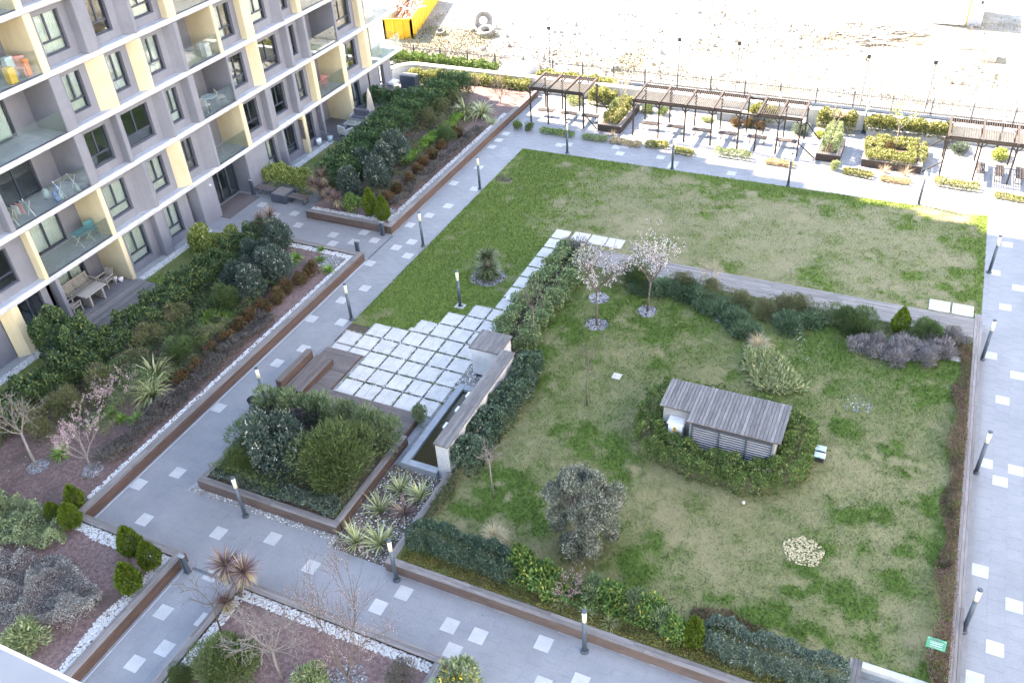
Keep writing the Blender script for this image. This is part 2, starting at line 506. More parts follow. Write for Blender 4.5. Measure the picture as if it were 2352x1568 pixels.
LOB = [(-10.5, 32.9, 1.0), (-9.7, 32.0, 1.0), (-8.7, 31.1, 0.8), (-12.7, 31.1, 0.7), (-11.9, 30.6, 0.6), (-7.2, 34.1, 0.8), (-10.5, 29.3, 0.5), (-13.1, 28.7, 0.8), (-12.0, 26.8, 0.8), (-10.4, 24.3, 0.6), (-8.3, 24.2, 1.0), (-5.2, 30.2, 0.5), (-7.6, 32.7, 0.6), (-7.8, 29.9, 0.5), (-15.1, 35.3, 0.8), (2.6, 31.8, 0.9), (0.2, 28.7, 0.8), (1.9, 27.8, 0.9), (2.1, 33.0, 0.5), (-1.0, 30.7, 0.5), (3.1, 33.3, 0.5), (3.4, 34.2, 0.4), (3.4, 32.0, 0.6), (1.2, 33.1, 0.5), (1.9, 27.1, 0.8), (2.8, 26.8, 0.5), (3.4, 25.7, 0.6), (3.7, 25.4, 0.4), (1.4, 24.1, 0.7), (2.1, 24.2, 0.6), (3.0, 23.5, 0.6), (4.0, 23.2, 0.5), (0.3, 20.7, 0.6), (0.1, 20.3, 0.5), (1.4, 20.3, 0.6), (1.8, 19.8, 0.5), (-0.1, 18.2, 0.6), (0.5, 18.4, 0.5), (3.8, 18.7, 0.5), (2.7, 20.0, 0.4), (3.2, 21.6, 0.5), (2.6, 23.2, 0.4), (1.6, 22.6, 0.3), (0.7, 22.1, 0.4), (-0.5, 18.9, 0.5), (0.9, 18.3, 0.5), (2.3, 19.0, 0.5), (2.7, 18.4, 0.4), (-10.9, 21.3, 1.2), (-9.8, 20.2, 1.2), (-9.6, 19.3, 1.0), (-7.3, 23.0, 0.8), (-4.8, 20.2, 0.6), (-5.2, 18.5, 0.8), (-5.0, 19.1, 0.6), (-5.9, 21.6, 0.35), (-4.7, 22.0, 0.3), (-4.2, 22.8, 0.5), (-2.4, 18.8, 0.35), (-1.6, 18.7, 0.7), (-1.1, 18.4, 0.6), (-3.9, 19.3, 0.25), (-12.0, 19.7, 1.0), (-11.6, 20.7, 1.0), (-11.9, 18.8, 0.8), (-10.5, 19.4, 0.7)]

# ------------------------------------------------------------------ ground, paths and paving tiles
def sheet(name, pts, z, mat, parent=None, kind='structure'):
    o = wloc(parent) if parent else Vector((0, 0, 0))
    me = bpy.data.meshes.new(name)
    me.from_pydata([(p[0]-o.x, p[1]-o.y, z-o.z) for p in pts], [], [tuple(range(len(pts)))])
    me.materials.append(mat)
    ob = link(bpy.data.objects.new(name, me))
    ob.parent = parent
    if kind and parent is None:
        ob['kind'] = kind
    return ob

def rect(x0, x1, y0, y1):
    return [(x0, y0), (x1, y0), (x1, y1), (x0, y1)]

sheet('ground', rect(-260, 260, -200, 320), -0.06, MT['earth'])

def waste_ground():
    nx, ny = 130, 90
    xs = np.linspace(-75, 60, nx)
    ys = np.linspace(62.2, 150, ny)
    X, Y = np.meshgrid(xs, ys)
    rg = np.random.default_rng(3)
    Z = np.zeros_like(X) + 0.0
    for k in range(26):
        a = rg.uniform(0, 6.28)
        f = rg.uniform(0.15, 1.1)
        Z += 0.05/f**0.6*np.sin((X*math.cos(a)+Y*math.sin(a))*f+rg.uniform(0, 6.28))*0.5
    Z = 0.03+0.05*np.tanh(Z*1.5)*np.clip((Y-62.2)/3.0, 0, 1)
    V = np.stack([X.ravel(), Y.ravel(), Z.ravel()], 1)
    i = np.arange((ny-1)*nx).reshape(ny-1, nx)[:, :-1].ravel()
    F = np.stack([i, i+1, i+nx+1, i+nx], 1)
    o = link(bpy.data.objects.new('terrain', mesh_np('terrain', V, F, MT['waste'], smooth=True)))
    return struct(o)
waste_ground()

path = sheet('path', rect(-46, 16, -12, 61.4), 0.0, MT['grout'])
PX_, PY_ = 0.522, 0.546
PATHS = [(-25.45, -22.95, 13.5, 48.95), (-22.95, -16.2, 13.5, 16.25), (-16.2, -13.9, 13.5, 15.95), (-13.9, 16.0, 6.0, 15.84), (-20.48, -17.98, 4.0, 13.5), (-17.98, -13.9, 13.36, 13.5),
         (-37.0, -25.45, 33.42, 36.3), (4.77, 12.5, 15.84, 58.0), (-25.45, 4.77, 48.95, 53.0), (-36.6, -31.3, 36.3, 39.2)]
NOTILE = [(-18.05, -9.8, -5, 13.4), (-30.0, -20.4, -5, 13.2)]
LIGHT = [(-28.79, 35.02), (-28.25, 34.48), (-27.1, 34.83), (-27.1, 35.94), (-26.0, 35.22), (-25.16, 43.05), (-25.12, 50.8), (-25.08, 27.9), (-25.05, 20.81), (-25.05, 33.3), (-25.03, 15.7), (-25.02, 37.63), (-24.92, 48.64), (-24.85, 49.62), (-24.56, 29.47), (-24.56, 34.95), (-24.55, 38.78), (-24.53, 24.07), (-24.51, 45.3), (-24.07, 40.41), (-24.04, 36.0), (-24.03, 31.12), (-24.02, 25.67), (-24.0, 16.77), (-23.52, 42.59), (-23.51, 27.82), (-23.51, 34.36), (-23.48, 14.56), (-20.75, 50.33), (-20.37, 15.02), (-20.33, 50.7), (-19.85, 11.48), (-19.33, 13.09), (-19.31, 9.24), (-18.78, 10.35), (-18.51, 11.92), (-18.28, 15.49), (-17.31, 50.74), (-16.75, 50.12), (-16.71, 51.16), (-16.18, 14.88), (-14.08, 50.65), (-13.26, 49.3), (-13.04, 50.01), (-13.0, 14.25), (-12.53, 15.29), (-10.42, 14.66), (-9.9, 13.63), (-9.37, 14.62), (-9.32, 49.46), (-7.16, 15.08), (-6.65, 14.13), (-5.6, 14.62), (5.19, 19.11), (5.21, 23.45), (5.21, 35.84), (5.24, 29.13), (5.25, 43.09), (5.74, 20.63), (5.76, 27.85), (5.77, 33.05), (5.81, 40.31), (5.82, 45.89), (6.29, 22.29), (6.31, 29.13), (6.32, 41.96), (6.33, 34.75), (-34.9, 36.9), (-33.4, 36.1), (-32.2, 36.4), (-31.3, 35.3), (-33.0, 34.6)]

def tiles():
    lights = set()
    def cell_of(x, y):
        i = round((x-0.0115)/PX_)
        off = -0.043 + (PY_/2 if i % 2 else 0.0)
        j = round((y-off)/PY_)
        return i, j
    for x, y in LIGHT:
        lights.add(cell_of(x, y))
    w, h, gap = PX_, PY_, 0.007
    z1 = 0.004
    plain = []
    for i in range(-72, 26):
        cx = 0.0115 + i*PX_
        off = -0.043 + (PY_/2 if i % 2 else 0.0)
        for j in range(7, 108):
            cy = off + j*PY_
            if any(a < cx < b and c < cy < d for a, b, c, d in NOTILE):
                continue
            for (a, b, c, d) in PATHS:
                # tiles are cut where the path ends
                x0, x1 = max(cx-w/2, a), min(cx+w/2, b)
                y0, y1 = max(cy-h/2, c), min(cy+h/2, d)
                if x1-x0 < 0.06 or y1-y0 < 0.06:
                    continue
                r = (x0+gap/2, x1-gap/2, y0+gap/2, y1-gap/2)
                if (i, j) in lights and (x1-x0)*(y1-y0) > 0.1:
                    piece('paving_tile', MT['tile_light'], path, *r, -0.02, z1+rnd.uniform(0, 0.002))
                else:
                    plain.append(r)
    # the 300 whole tiles nearest the viewer are single pieces, the rest one mass
    vis = [r for r in plain if r[2] > 9.2 and r[0] < 8]
    vis.sort(key=lambda r: r[0]**2 + r[2]**2)
    near = set(vis[:300])
    for r in near:
        piece('paving_tile', MT['tile'], path, *r, -0.02, z1+rnd.uniform(0, 0.002))
    mb = MB()
    for r in plain:
        if r not in near:
            mb.box(*r, -0.02, z1+rnd.uniform(0, 0.002))
    mb.build('paving_tiles', MT['tile'], path, kind='stuff')
tiles()

# drain channels and the joint that runs along the foot of the planter walls
def drain(name, x0, x1, y0, y1, label):
    t = thing(name, ((x0+x1)/2, (y0+y1)/2, 0.0), label, 'drain')
    MB().box(x0, x1, y0, y1, 0.0, 0.019).build('frame', MT['pool_stone'], t)
    m = MB()
    if x1-x0 > y1-y0:
        n = int((x1-x0)/0.06)
        for k in range(n):
            m.box(x0+0.02+k*0.06, x0+0.05+k*0.06, y0+0.02, y1-0.02, 0.019, 0.024)
    else:
        n = int((y1-y0)/0.06)
        for k in range(n):
            m.box(x0+0.02, x1-0.02, y0+0.02+k*0.06, y0+0.05+k*0.06, 0.019, 0.024)
    m.build('grille', MT['black'], t, kind='stuff')
drain('floor_drain', -20.15, -18.2, 13.22, 13.38, 'narrow slotted floor drain across the alley by the cordylines')
drain('floor_drain', -25.42, -25.28, 33.6, 36.2, 'dark drain line across the mouth of the entrance path')
tag(MB().box(-25.37, -25.33, 13.6, 33.3, 0.0, 0.022).build('metal_strip', MT['slab_edge']), 'thin pale metal strip along the foot of the long planter wall', 'strip')
tag(MB().box(-20.40, -20.36, 4.0, 13.2, 0.0, 0.022).build('metal_strip', MT['slab_edge']), 'thin pale metal strip along the alley planter wall', 'strip')

# ------------------------------------------------------------------ lawns
def sines(seed, n, fmin, fmax):
    """fractal value noise, about -1.5 to 1.5, wavelengths 2 pi / f"""
    rg = np.random.default_rng(seed*7+3)
    tab = rg.normal(0, 1, (128, 128))
    octs = []
    w = 2*math.pi/fmin
    a = 1.0
    while w > 2*math.pi/fmax*0.6:
        octs.append((w, a, rg.uniform(0, 128), rg.uniform(0, 128), rg.uniform(0, 6.28)))
        w *= 0.52
        a *= 0.72
    nrm = math.sqrt(sum(o[1]**2 for o in octs))*0.72
    def f(x, y):
        x = np.asarray(x, dtype=float)
        y = np.asarray(y, dtype=float)
        s = np.zeros_like(x)
        for w, a, ox, oy, r in octs:
            u = (x*math.cos(r)-y*math.sin(r))/w*1.6+ox
            v = (x*math.sin(r)+y*math.cos(r))/w*1.6+oy
            iu, iv = np.floor(u).astype(int), np.floor(v).astype(int)
            fu, fv = u-iu, v-iv
            fu = fu*fu*(3-2*fu)
            fv = fv*fv*(3-2*fv)
            i0, i1, j0, j1 = iu % 128, (iu+1) % 128, iv % 128, (iv+1) % 128
            s += a*((tab[i0, j0]*(1-fu)+tab[i1, j0]*fu)*(1-fv)+(tab[i0, j1]*(1-fu)+tab[i1, j1]*fu)*fv)
        return s/nrm
    return f
n_big = sines(1, 14, 0.5, 1.6)
n_mid = sines(2, 18, 2.0, 5.0)
n_fin = sines(5, 24, 7.0, 16.0)

def green_at(x, y, blobs, base):
    nb_, nm_, nf_ = n_big(x, y), n_mid(x, y), n_fin(x, y)
    v = base + 0.06*nb_ + 0.07*nm_ + 0.10*nf_
    amp = 0.42+0.08*nm_+0.14*nf_
    n2_ = n_mid(x+31, y-17)
    jx, jy = x+0.10*nf_+0.2*nm_, y+0.10*n_fin(x-9, y+5)+0.2*n2_
    for bx, by, br in blobs:
        d2 = ((jx-bx)**2+(jy-by)**2)/(br*br)
        v = v + np.exp(-(np.minimum(d2, 9)*1.15)**1.6)*amp
    return v

def g_upper(x, y):
    v = green_at(x, y, UPB, 0.32)
    v = v + 0.40*np.clip((-16.6-x)/2.6+0.2*n_mid(x, y)+0.15*n_fin(x, y), 0, 1) + (0.14*n_fin(x+7, y)+0.12*n_mid(x-4, y+9))*np.clip((-16-x)/3, 0, 1)
    v = v + 0.55*np.clip((y-47.6)/1.0+0.3*n_mid(x, y), 0, 1)
    v = v + 0.5*np.clip((x-4.25)/0.3+0.3*n_mid(x, y), 0, 1)
    v = v + 0.35*np.clip((-15.2-x)/1.5, 0, 1)
    return np.clip(v, 0, 1)

def g_lower(x, y):
    v = green_at(x, y, LOB, 0.47)
    v = v + 0.3*np.clip((x-3.2)/0.8+0.3*n_mid(x, y), 0, 1)
    v = v + 0.25*np.clip((y-30)/4, 0, 1)
    return np.clip(v, 0, 1)

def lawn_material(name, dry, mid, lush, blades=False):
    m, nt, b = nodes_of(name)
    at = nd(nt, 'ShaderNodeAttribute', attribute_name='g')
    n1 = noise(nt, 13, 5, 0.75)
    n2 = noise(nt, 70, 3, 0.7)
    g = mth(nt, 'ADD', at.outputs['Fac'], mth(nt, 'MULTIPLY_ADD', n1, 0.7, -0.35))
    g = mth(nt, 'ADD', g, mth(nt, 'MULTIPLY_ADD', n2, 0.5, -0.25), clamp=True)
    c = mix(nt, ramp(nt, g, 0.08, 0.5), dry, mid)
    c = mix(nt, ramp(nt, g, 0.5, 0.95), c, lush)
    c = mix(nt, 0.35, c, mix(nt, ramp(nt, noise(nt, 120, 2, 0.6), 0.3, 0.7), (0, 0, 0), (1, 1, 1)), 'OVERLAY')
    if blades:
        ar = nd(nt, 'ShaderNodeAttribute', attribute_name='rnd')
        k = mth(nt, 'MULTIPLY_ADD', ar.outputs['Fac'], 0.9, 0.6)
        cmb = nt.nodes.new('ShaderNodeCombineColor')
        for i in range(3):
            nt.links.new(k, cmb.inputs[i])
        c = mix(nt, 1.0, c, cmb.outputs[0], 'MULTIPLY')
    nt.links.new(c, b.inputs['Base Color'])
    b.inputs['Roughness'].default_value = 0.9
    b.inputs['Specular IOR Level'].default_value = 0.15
    if blades:
        vt = nd(nt, 'ShaderNodeVectorMath', operation='NORMALIZE')     # short blades scatter light like the turf they stand in
        ge = nt.nodes.new('ShaderNodeNewGeometry')
        ad = nd(nt, 'ShaderNodeVectorMath', operation='MULTIPLY_ADD')
        nt.links.new(ge.outputs['Normal'], ad.inputs[0])
        ad.inputs[1].default_value = (0.35, 0.35, 0.35)
        ad.inputs[2].default_value = (0.0, 0.0, 1.0)
        nt.links.new(ad.outputs[0], vt.inputs[0])
        nt.links.new(vt.outputs[0], b.inputs['Normal'])
    else:
        bump(nt, b, n2, 0.6, 0.03)
    return m
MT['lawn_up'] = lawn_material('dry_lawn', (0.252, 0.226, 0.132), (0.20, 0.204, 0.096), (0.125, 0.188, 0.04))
MT['lawn_lo'] = lawn_material('lower_lawn', (0.225, 0.203, 0.108), (0.165, 0.175, 0.076), (0.086, 0.146, 0.03))  # the lower lawn's own, greener grass colours
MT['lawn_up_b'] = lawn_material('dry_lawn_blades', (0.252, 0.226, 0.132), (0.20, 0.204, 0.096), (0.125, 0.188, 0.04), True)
MT['lawn_lo_b'] = lawn_material('lower_lawn_blades', (0.225, 0.203, 0.108), (0.165, 0.175, 0.076), (0.086, 0.146, 0.03), True)

def lawn(name, x0, x1, y0, y1, z, gf, mat, hole, nblade, relief, seed):
    st = 0.12
    nx, ny = int((x1-x0)/st)+1, int((y1-y0)/st)+1
    X, Y = np.meshgrid(np.linspace(x0, x1, nx), np.linspace(y0, y1, ny))
    Z = z + relief*(0.5*n_big(X, Y)+0.25*n_mid(X, Y))
    edge = np.minimum.reduce([X-x0, x1-X, Y-y0, y1-Y])
    Z = np.where(edge < 0.1, z, Z)
    V = np.stack([X.ravel(), Y.ravel(), Z.ravel()], 1)
    i = np.arange((ny-1)*nx).reshape(ny-1, nx)[:, :-1].ravel()
    F = np.stack([i, i+1, i+nx+1, i+nx], 1)
    fx = V[F].mean(1)
    F = F[~hole(fx[:, 0], fx[:, 1])]
    o = link(bpy.data.objects.new(name, mesh_np(name, V, F, mat, {'g': gf(X.ravel(), Y.ravel())}, True)))
    struct(o)
    rg = np.random.default_rng(seed)
    px = rg.uniform(x0, x1, nblade)
    py = rg.uniform(y0, y1, nblade)
    g = gf(px, py)
    keep = ~hole(px, py) & (rg.uniform(0, 1, nblade) < 0.45+0.55*g)
    px, py, g = px[keep], py[keep], g[keep]
    n = len(px)
    pz = z + relief*(0.5*n_big(px, py)+0.25*n_mid(px, py)) - 0.01
    a = rg.uniform(0, 2*math.pi, n)
    ln = (0.03+0.045*g)*rg.uniform(0.6, 1.5, n)
    wd = rg.uniform(0.012, 0.03, n)
    la = rg.uniform(0, 2*math.pi, n)
    le = rg.uniform(0.2, 1.1, n)*ln
    dx, dy = np.cos(a)*wd, np.sin(a)*wd
    V = np.empty((n, 3, 3))
    V[:, 0] = np.stack([px-dx, py-dy, pz], 1)
    V[:, 1] = np.stack([px+dx, py+dy, pz], 1)
    V[:, 2] = np.stack([px+np.cos(la)*le, py+np.sin(la)*le, pz+ln], 1)
    G = np.repeat(np.clip(g+rg.normal(0, 0.16, n), 0, 1), 3)
    F = np.arange(3*n).reshape(n, 3)
    b = link(bpy.data.objects.new('grass', mesh_np('grass', V.reshape(-1, 3), F, MT['lawn_up_b'] if mat.name.startswith('dry') else MT['lawn_lo_b'], {'g': G, 'rnd': np.repeat(rg.uniform(0, 1, n), 3)})))
    b['kind'] = 'stuff'
    return o, b

SLX = lambda k: -21.77 + 0.985*k
SLY = lambda j: 23.50 + 1.03*j
SLABS = [(k, j) for j in (0, 1, 2) for k in range(1, 6)] + [(k, 3) for k in range(-1, 6)] + [(k, 4) for k in range(0, 6)] + [(k, 5) for k in range(2, 6)] + [(3, 6), (4, 6), (5, 6), (4, 7), (5, 7)] + [(5, j) for j in range(8, 16)]
EXTRA_SLABS = [(-15.76, -14.85, 39.02, 39.94), (-14.75, -13.84, 39.02, 39.94), (-13.76, -12.86, 39.02, 39.94), (2.50, 3.41, 38.66, 39.57), (3.51, 4.42, 38.66, 39.57)]
SLABSET = set(SLABS)
def hole_upper(x, y):
    h = (y < 38.45) & (x > -15.95)
    k = np.floor((x+21.77+0.07)/0.985).astype(int)
    j = np.floor((y-23.50+0.07)/1.03).astype(int)
    for (a, b) in SLABS:
        if b < 8:
            h |= (k == a) & (j == b)
        else:
            h |= (x > SLX(a)) & (x < SLX(a)+0.9) & (y > SLY(b)) & (y < SLY(b)+0.92)
    for (a, b, c, d) in EXTRA_SLABS:
        h |= (x > a) & (x < b) & (y > c) & (y < d)
    h |= (y < 26.3) | ((y < 27.0) & (x < -20.8))
    h |= (np.hypot(x+18.4, y-34.2) < 0.93)
    h |= (x < -21.0) & (y < 28.35-(x+22.9)*0.02) & (x > -24) & (y < 28.2)
    return h
HUT_C = (-4.4, 26.0)
def hole_lower(x, y):
    h = ((x > 2.0) & (y < 18.05)) | ((x < -13.32) & (y < 27.9))
    for cx, cy, r in ((-11.49, 31.65, 0.55), (-9.61, 33.5, 0.47), (-12.15, 33.75, 0.5)):
        h |= np.hypot(x-cx, y-cy) < r
    return h
sheet('lawn', rect(-22.95, -15.5, 26.0, 48.92), 0.004, MT['earth'])
lawn('lawn', -22.95, 4.76, 26.0, 48.92, 0.022, g_upper, MT['lawn_up'], hole_upper, 230000, 0.012, 21)
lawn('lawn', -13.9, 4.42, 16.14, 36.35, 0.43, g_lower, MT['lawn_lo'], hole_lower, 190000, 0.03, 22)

# ------------------------------------------------------------------ patio of pale slabs
patio = struct(link(bpy.data.objects.new('patio', None)))
bedm = MB()
for (k, j) in SLABS:
    if j < 8:
        bedm.box(SLX(k)-0.09, SLX(k)+0.985, SLY(j)-0.1, SLY(j)+1.03, 0.0, 0.018)
bedm.box(-22.93, -20.9, 26.05, 26.6, 0.0, 0.017)
bedm.box(-16.0, -13.95, 20.5, 27.8, 0.0, 0.016)
bedm.build('gravel_bed', MT['gravel_grey'], patio)
for (k, j) in SLABS:
    x0, y0 = SLX(k), SLY(j)
    piece('paving_slab', MT['slab'], patio, x0, x0+0.875, y0, y0+0.915, -0.02, 0.05+rnd.uniform(-0.004, 0.006))
for k in (-1, 0):
    piece('paving_slab', MT['slab'], patio, SLX(k), SLX(k)+0.875, 26.12, 26.48, -0.02, 0.05)
for (a, b, c, d) in EXTRA_SLABS:
    piece('paving_slab', MT['slab'], patio, a, b, c, d, -0.02, 0.055)
# the shallow centre joint of each slab
for (k, j) in SLABS:
    x0, y0 = SLX(k), SLY(j)
    for q in (0.43,):
        piece('slab_joint', MT['gravel_grey'], patio, x0+q, x0+q+0.006, y0+0.02, y0+0.895, 0.03, 0.0560)

def pebbles(name, rects, dens, size, mat, z, label, cat='gravel', seed=1, circ=None, poly=None):
    """loose stones lying one on another: real small solids, one object"""
    rg = np.random.default_rng(seed)
    P = []
    for (x0, x1, y0, y1) in (rects or []):
        n = int((x1-x0)*(y1-y0)*dens)
        P.append(np.stack([rg.uniform(x0, x1, n), rg.uniform(y0, y1, n)], 1))
    for (cx, cy, r) in (circ or []):
        n = int(math.pi*r*r*dens)
        a = rg.uniform(0, 6.283, n)
        q = r*np.sqrt(rg.uniform(0, 1, n))*(1+0.06*np.sin(a*5+cx))
        P.append(np.stack([cx+q*np.cos(a), cy+q*np.sin(a)], 1))
    P = np.concatenate(P)
    if poly is not None:
        P = P[poly(P[:, 0], P[:, 1])]
    n = len(P)
    base = np.array([(1, 0, 0), (0, 1, 0), (-1, 0, 0), (0, -1, 0), (0, 0, 1)], dtype=float)
    fac = np.array([(0, 1, 4), (1, 2, 4), (2, 3, 4), (3, 0, 4)])
    s = size*rg.uniform(0.55, 1.35, n)
    V = base[None]*np.stack([s, s*rg.uniform(0.6, 1, n), s*rg.uniform(0.5, 0.8, n)], 1)[:, None, :]
    V = V*(1+rg.normal(0, 0.14, V.shape))
    a = rg.uniform(0, 6.283, n)
    c, q = np.cos(a)[:, None], np.sin(a)[:, None]
    X = V[..., 0]*c-V[..., 1]*q
    Y = V[..., 0]*q+V[..., 1]*c
    V = np.stack([X+P[:, 0][:, None], Y+P[:, 1][:, None], V[..., 2]+z+rg.uniform(-0.006, 0.012, n)[:, None]], 2)
    F = (np.arange(n)*5)[:, None, None]+fac[None]
    o = link(bpy.data.objects.new(name, mesh_np(name, V.reshape(-1, 3), F.reshape(-1, 3), mat, {'rnd': np.repeat(rg.uniform(0, 1, n), 5)})))
    o['kind'] = 'stuff'
    tag(o, label, cat)
    return o
MT['peb_white'] = leafmat('white_pebble', (0.45, 0.445, 0.43), (0.66, 0.655, 0.64), (0.35, 0.33, 0.30), 0.07, 0.0, 0.8)
MT['peb_grey'] = leafmat('grey_pebble', (0.15, 0.155, 0.165), (0.34, 0.345, 0.355), (0.62, 0.62, 0.62), 0.07, 0.0, 0.8)
MT['peb_mix'] = leafmat('mixed_pebble', (0.14, 0.13, 0.115), (0.40, 0.385, 0.35), (0.72, 0.71, 0.68), 0.22, 0.0, 0.8)
MT['peb_tan'] = leafmat('tan_chips', (0.45, 0.37, 0.20), (0.66, 0.57, 0.36), (0.25, 0.22, 0.12), 0.12, 0.0, 0.8)
# stones in the joints of the patio
def joint_rects():
    R = []
    for (k, j) in SLABS:
        if j < 8:
            R.append((SLX(k)+0.885, SLX(k)+0.975, SLY(j)-0.08, SLY(j)+1.0))
            R.append((SLX(k)-0.02, SLX(k)+0.95, SLY(j)+0.925, SLY(j)+1.02))
            if (k-1, j) not in SLABSET:
                R.append((SLX(k)-0.1, SLX(k)-0.01, SLY(j)-0.08, SLY(j)+1.0))
    return R
pebbles('joint_gravel', joint_rects(), 330, 0.032, MT['peb_mix'], 0.022, 'small mixed gravel filling the joints between pale patio slabs', seed=31)
def tufts(name, spots, h, mat, per, seed, label=None):
    rg = np.random.default_rng(seed)
    sp = np.repeat(np.array(spots), per, axis=0)
    n = len(sp)
    px = sp[:, 0]+rg.normal(0, 0.05, n)
    py = sp[:, 1]+rg.normal(0, 0.05, n)
    a = rg.uniform(0, 6.283, n)
    V = np.empty((n, 3, 3))
    w = rg.uniform(0.008, 0.02, n)
    l = rg.uniform(0.4, 1.2, n)*h
    V[:, 0] = np.stack([px-w*np.sin(a), py+w*np.cos(a), sp[:, 2]], 1)
    V[:, 1] = np.stack([px+w*np.sin(a), py-w*np.cos(a), sp[:, 2]], 1)
    V[:, 2] = np.stack([px+l*0.8*np.cos(a), py+l*0.8*np.sin(a), sp[:, 2]+l], 1)
    o = link(bpy.data.objects.new(name, mesh_np(name, V.reshape(-1, 3), np.arange(3*n).reshape(n, 3), mat, {'rnd': np.repeat(rg.uniform(0, 1, n), 3)})))
    o['kind'] = 'stuff'
    tag(o, label, 'grass')
MT['weed'] = leafmat('joint_weed', (0.06, 0.13, 0.025), (0.12, 0.20, 0.05), None)
JR = joint_rects()
tufts('joint_weeds', [(rnd.uniform(r[0], r[1]), rnd.uniform(r[2], r[3]), 0.03) for r in JR for _ in range(2) if rnd.random() < 0.55], 0.06, MT['weed'], 30, 5, 'tufts of grass growing in the joints between patio slabs')

# ------------------------------------------------------------------ timber-clad planter walls
def planter_wall(x0, x1, y0, y1, h, label, top='wood_top', red='wood_red', face=None, nb=3, seg=3.2, z0=0.0, rows=3, group=None):
    """a low wall: concrete core, weathered boards along its top, red-brown boards on the face that is seen"""
    along_y = (y1-y0) > (x1-x0)
    t = thing('planter_wall', ((x0+x1)/2, (y0+y1)/2, z0), label, 'wall', group)
    MB().box(x0+0.02, x1-0.02, y0+0.02, y1-0.02, z0, z0+h-0.034).build('core', MT['earth'], t)
    g = 0.008
    L = (y1-y0) if along_y else (x1-x0)
    W = (x1-x0) if along_y else (y1-y0)
    ns = max(1, round(L/seg))
    wb = (W-g*(nb-1))/nb
    for b in range(nb):
        a0 = b*(wb+g)
        cuts = [0.0]
        for k in range(1, ns):
            cuts.append(L*k/ns + rnd.uniform(-0.6, 0.6)*(0.5 if ns > 1 else 0))
        cuts.append(L)
        for k in range(len(cuts)-1):
            c0, c1 = cuts[k]+0.003, cuts[k+1]-0.003
            zt = z0+h+rnd.uniform(-0.003, 0.003)
            if along_y:
                piece('board', MT[top+'_y'], t, x0+a0, x0+a0+wb, y0+c0, y0+c1, z0+h-0.034, zt)
            else:
                piece('board', MT[top+'_x'], t, x0+c0, x0+c1, y0+a0, y0+a0+wb, z0+h-0.034, zt)
    if face:
        hb = (h-0.05)/rows
        for r in range(rows):
            zz0 = z0+0.012+r*hb
            zz1 = zz0+hb-0.008
            k = 0.0
            while k < L-0.01:
                e = min(L, k+seg*1.25)
                if L-e < 0.8:
                    e = L
                d = rnd.uniform(0, 0.003)
                if face == '+x':
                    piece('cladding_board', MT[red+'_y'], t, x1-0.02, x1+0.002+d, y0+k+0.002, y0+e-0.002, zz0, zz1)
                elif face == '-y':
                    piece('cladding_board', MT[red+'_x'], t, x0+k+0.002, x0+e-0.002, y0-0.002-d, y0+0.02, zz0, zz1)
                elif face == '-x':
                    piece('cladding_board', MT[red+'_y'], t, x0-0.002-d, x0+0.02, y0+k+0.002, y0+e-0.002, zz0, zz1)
                k = e
    return t

planter_wall(-25.80, -25.45, 13.52, 33.40, 0.50, 'long brown timber planter wall along the left path below the entrance', face='+x')
planter_wall(-32.6, -25.81, 33.10, 33.40, 0.50, 'grey timber planter edge along the near side of the entrance path')
planter_wall(-25.80, -20.82, 13.20, 13.50, 0.50, 'short grey timber planter edge behind the round thujas at the alley corner')
planter_wall(-20.82, -20.50, 2.0, 13.50, 0.50, 'brown timber planter wall along the alley at lower left', face='+x')
planter_wall(-25.84, -25.50, 36.32, 57.4, 0.50, 'long brown timber planter wall beyond the entrance path', face='+x')
planter_wall(-31.3, -25.85, 36.32, 36.62, 0.50, 'brown timber planter end wall facing the entrance path', face='-y')
planter_wall(-17.95, -17.65, 2.0, 13.35, 0.50, 'grey timber edge of the front planter along the alley')
planter_wall(-17.64, -9.75, 13.05, 13.35, 0.50, 'grey timber edge of the front planter along the front path')
planter_wall(-10.05, -9.75, 4.0, 13.04, 0.50, 'short timber edge closing the front planter beside the yellow-flowered bush')
planter_wall(-22.55, -16.04, 16.52, 16.80, 0.48, 'brown timber wall of the raised shrub box behind the pebble strip', face='-y', rows=2)
planter_wall(-16.30, -16.04, 16.81, 21.72, 0.48, 'dark timber side wall of the raised shrub box beside the rock bed', face='+x')
planter_wall(-22.55, -22.30, 16.81, 21.72, 0.48, 'timber side wall of the raised shrub box beside the left path')
planter_wall(-13.57, 1.69, 15.85, 16.13, 0.47, 'brown timber retaining wall along the front of the inner lawn', face='-y', rows=2, nb=2)
planter_wall(1.70, 2.04, 10.5, 18.1, 0.47, 'timber wall end beside the stone steps at lower right', top='wood_pale' , face=None)
planter_wall(-13.57, -13.30, 16.14, 20.55, 0.47, 'narrow timber edge between rock bed and inner lawn', nb=2)
planter_wall(4.42, 4.74, 8.0, 38.35, 0.47, 'straight timber edge between inner lawn and right-hand path')
planter_wall(-15.62, -15.40, 28.0, 38.15, 0.47, 'timber edge between stepping slabs and clipped hedge', nb=2)
planter_wall(-15.39, -14.12, 37.9, 38.15, 0.47, 'timber end of the hedge planter behind the grey lavender ball', nb=2, face=None)
planter_wall(-14.11, -13.86, 36.62, 38.15, 0.47, 'short brown timber planter end beside the lavender ball', nb=2, face='+x')
t = thing('timber_platform', (-4.7, 37.1, 0), 'wide silvered timber bench platform between the two lawns', 'platform')
MB().box(-13.84, 4.40, 36.38, 37.92, 0.0, 0.43).build('core', MT['earth'], t)
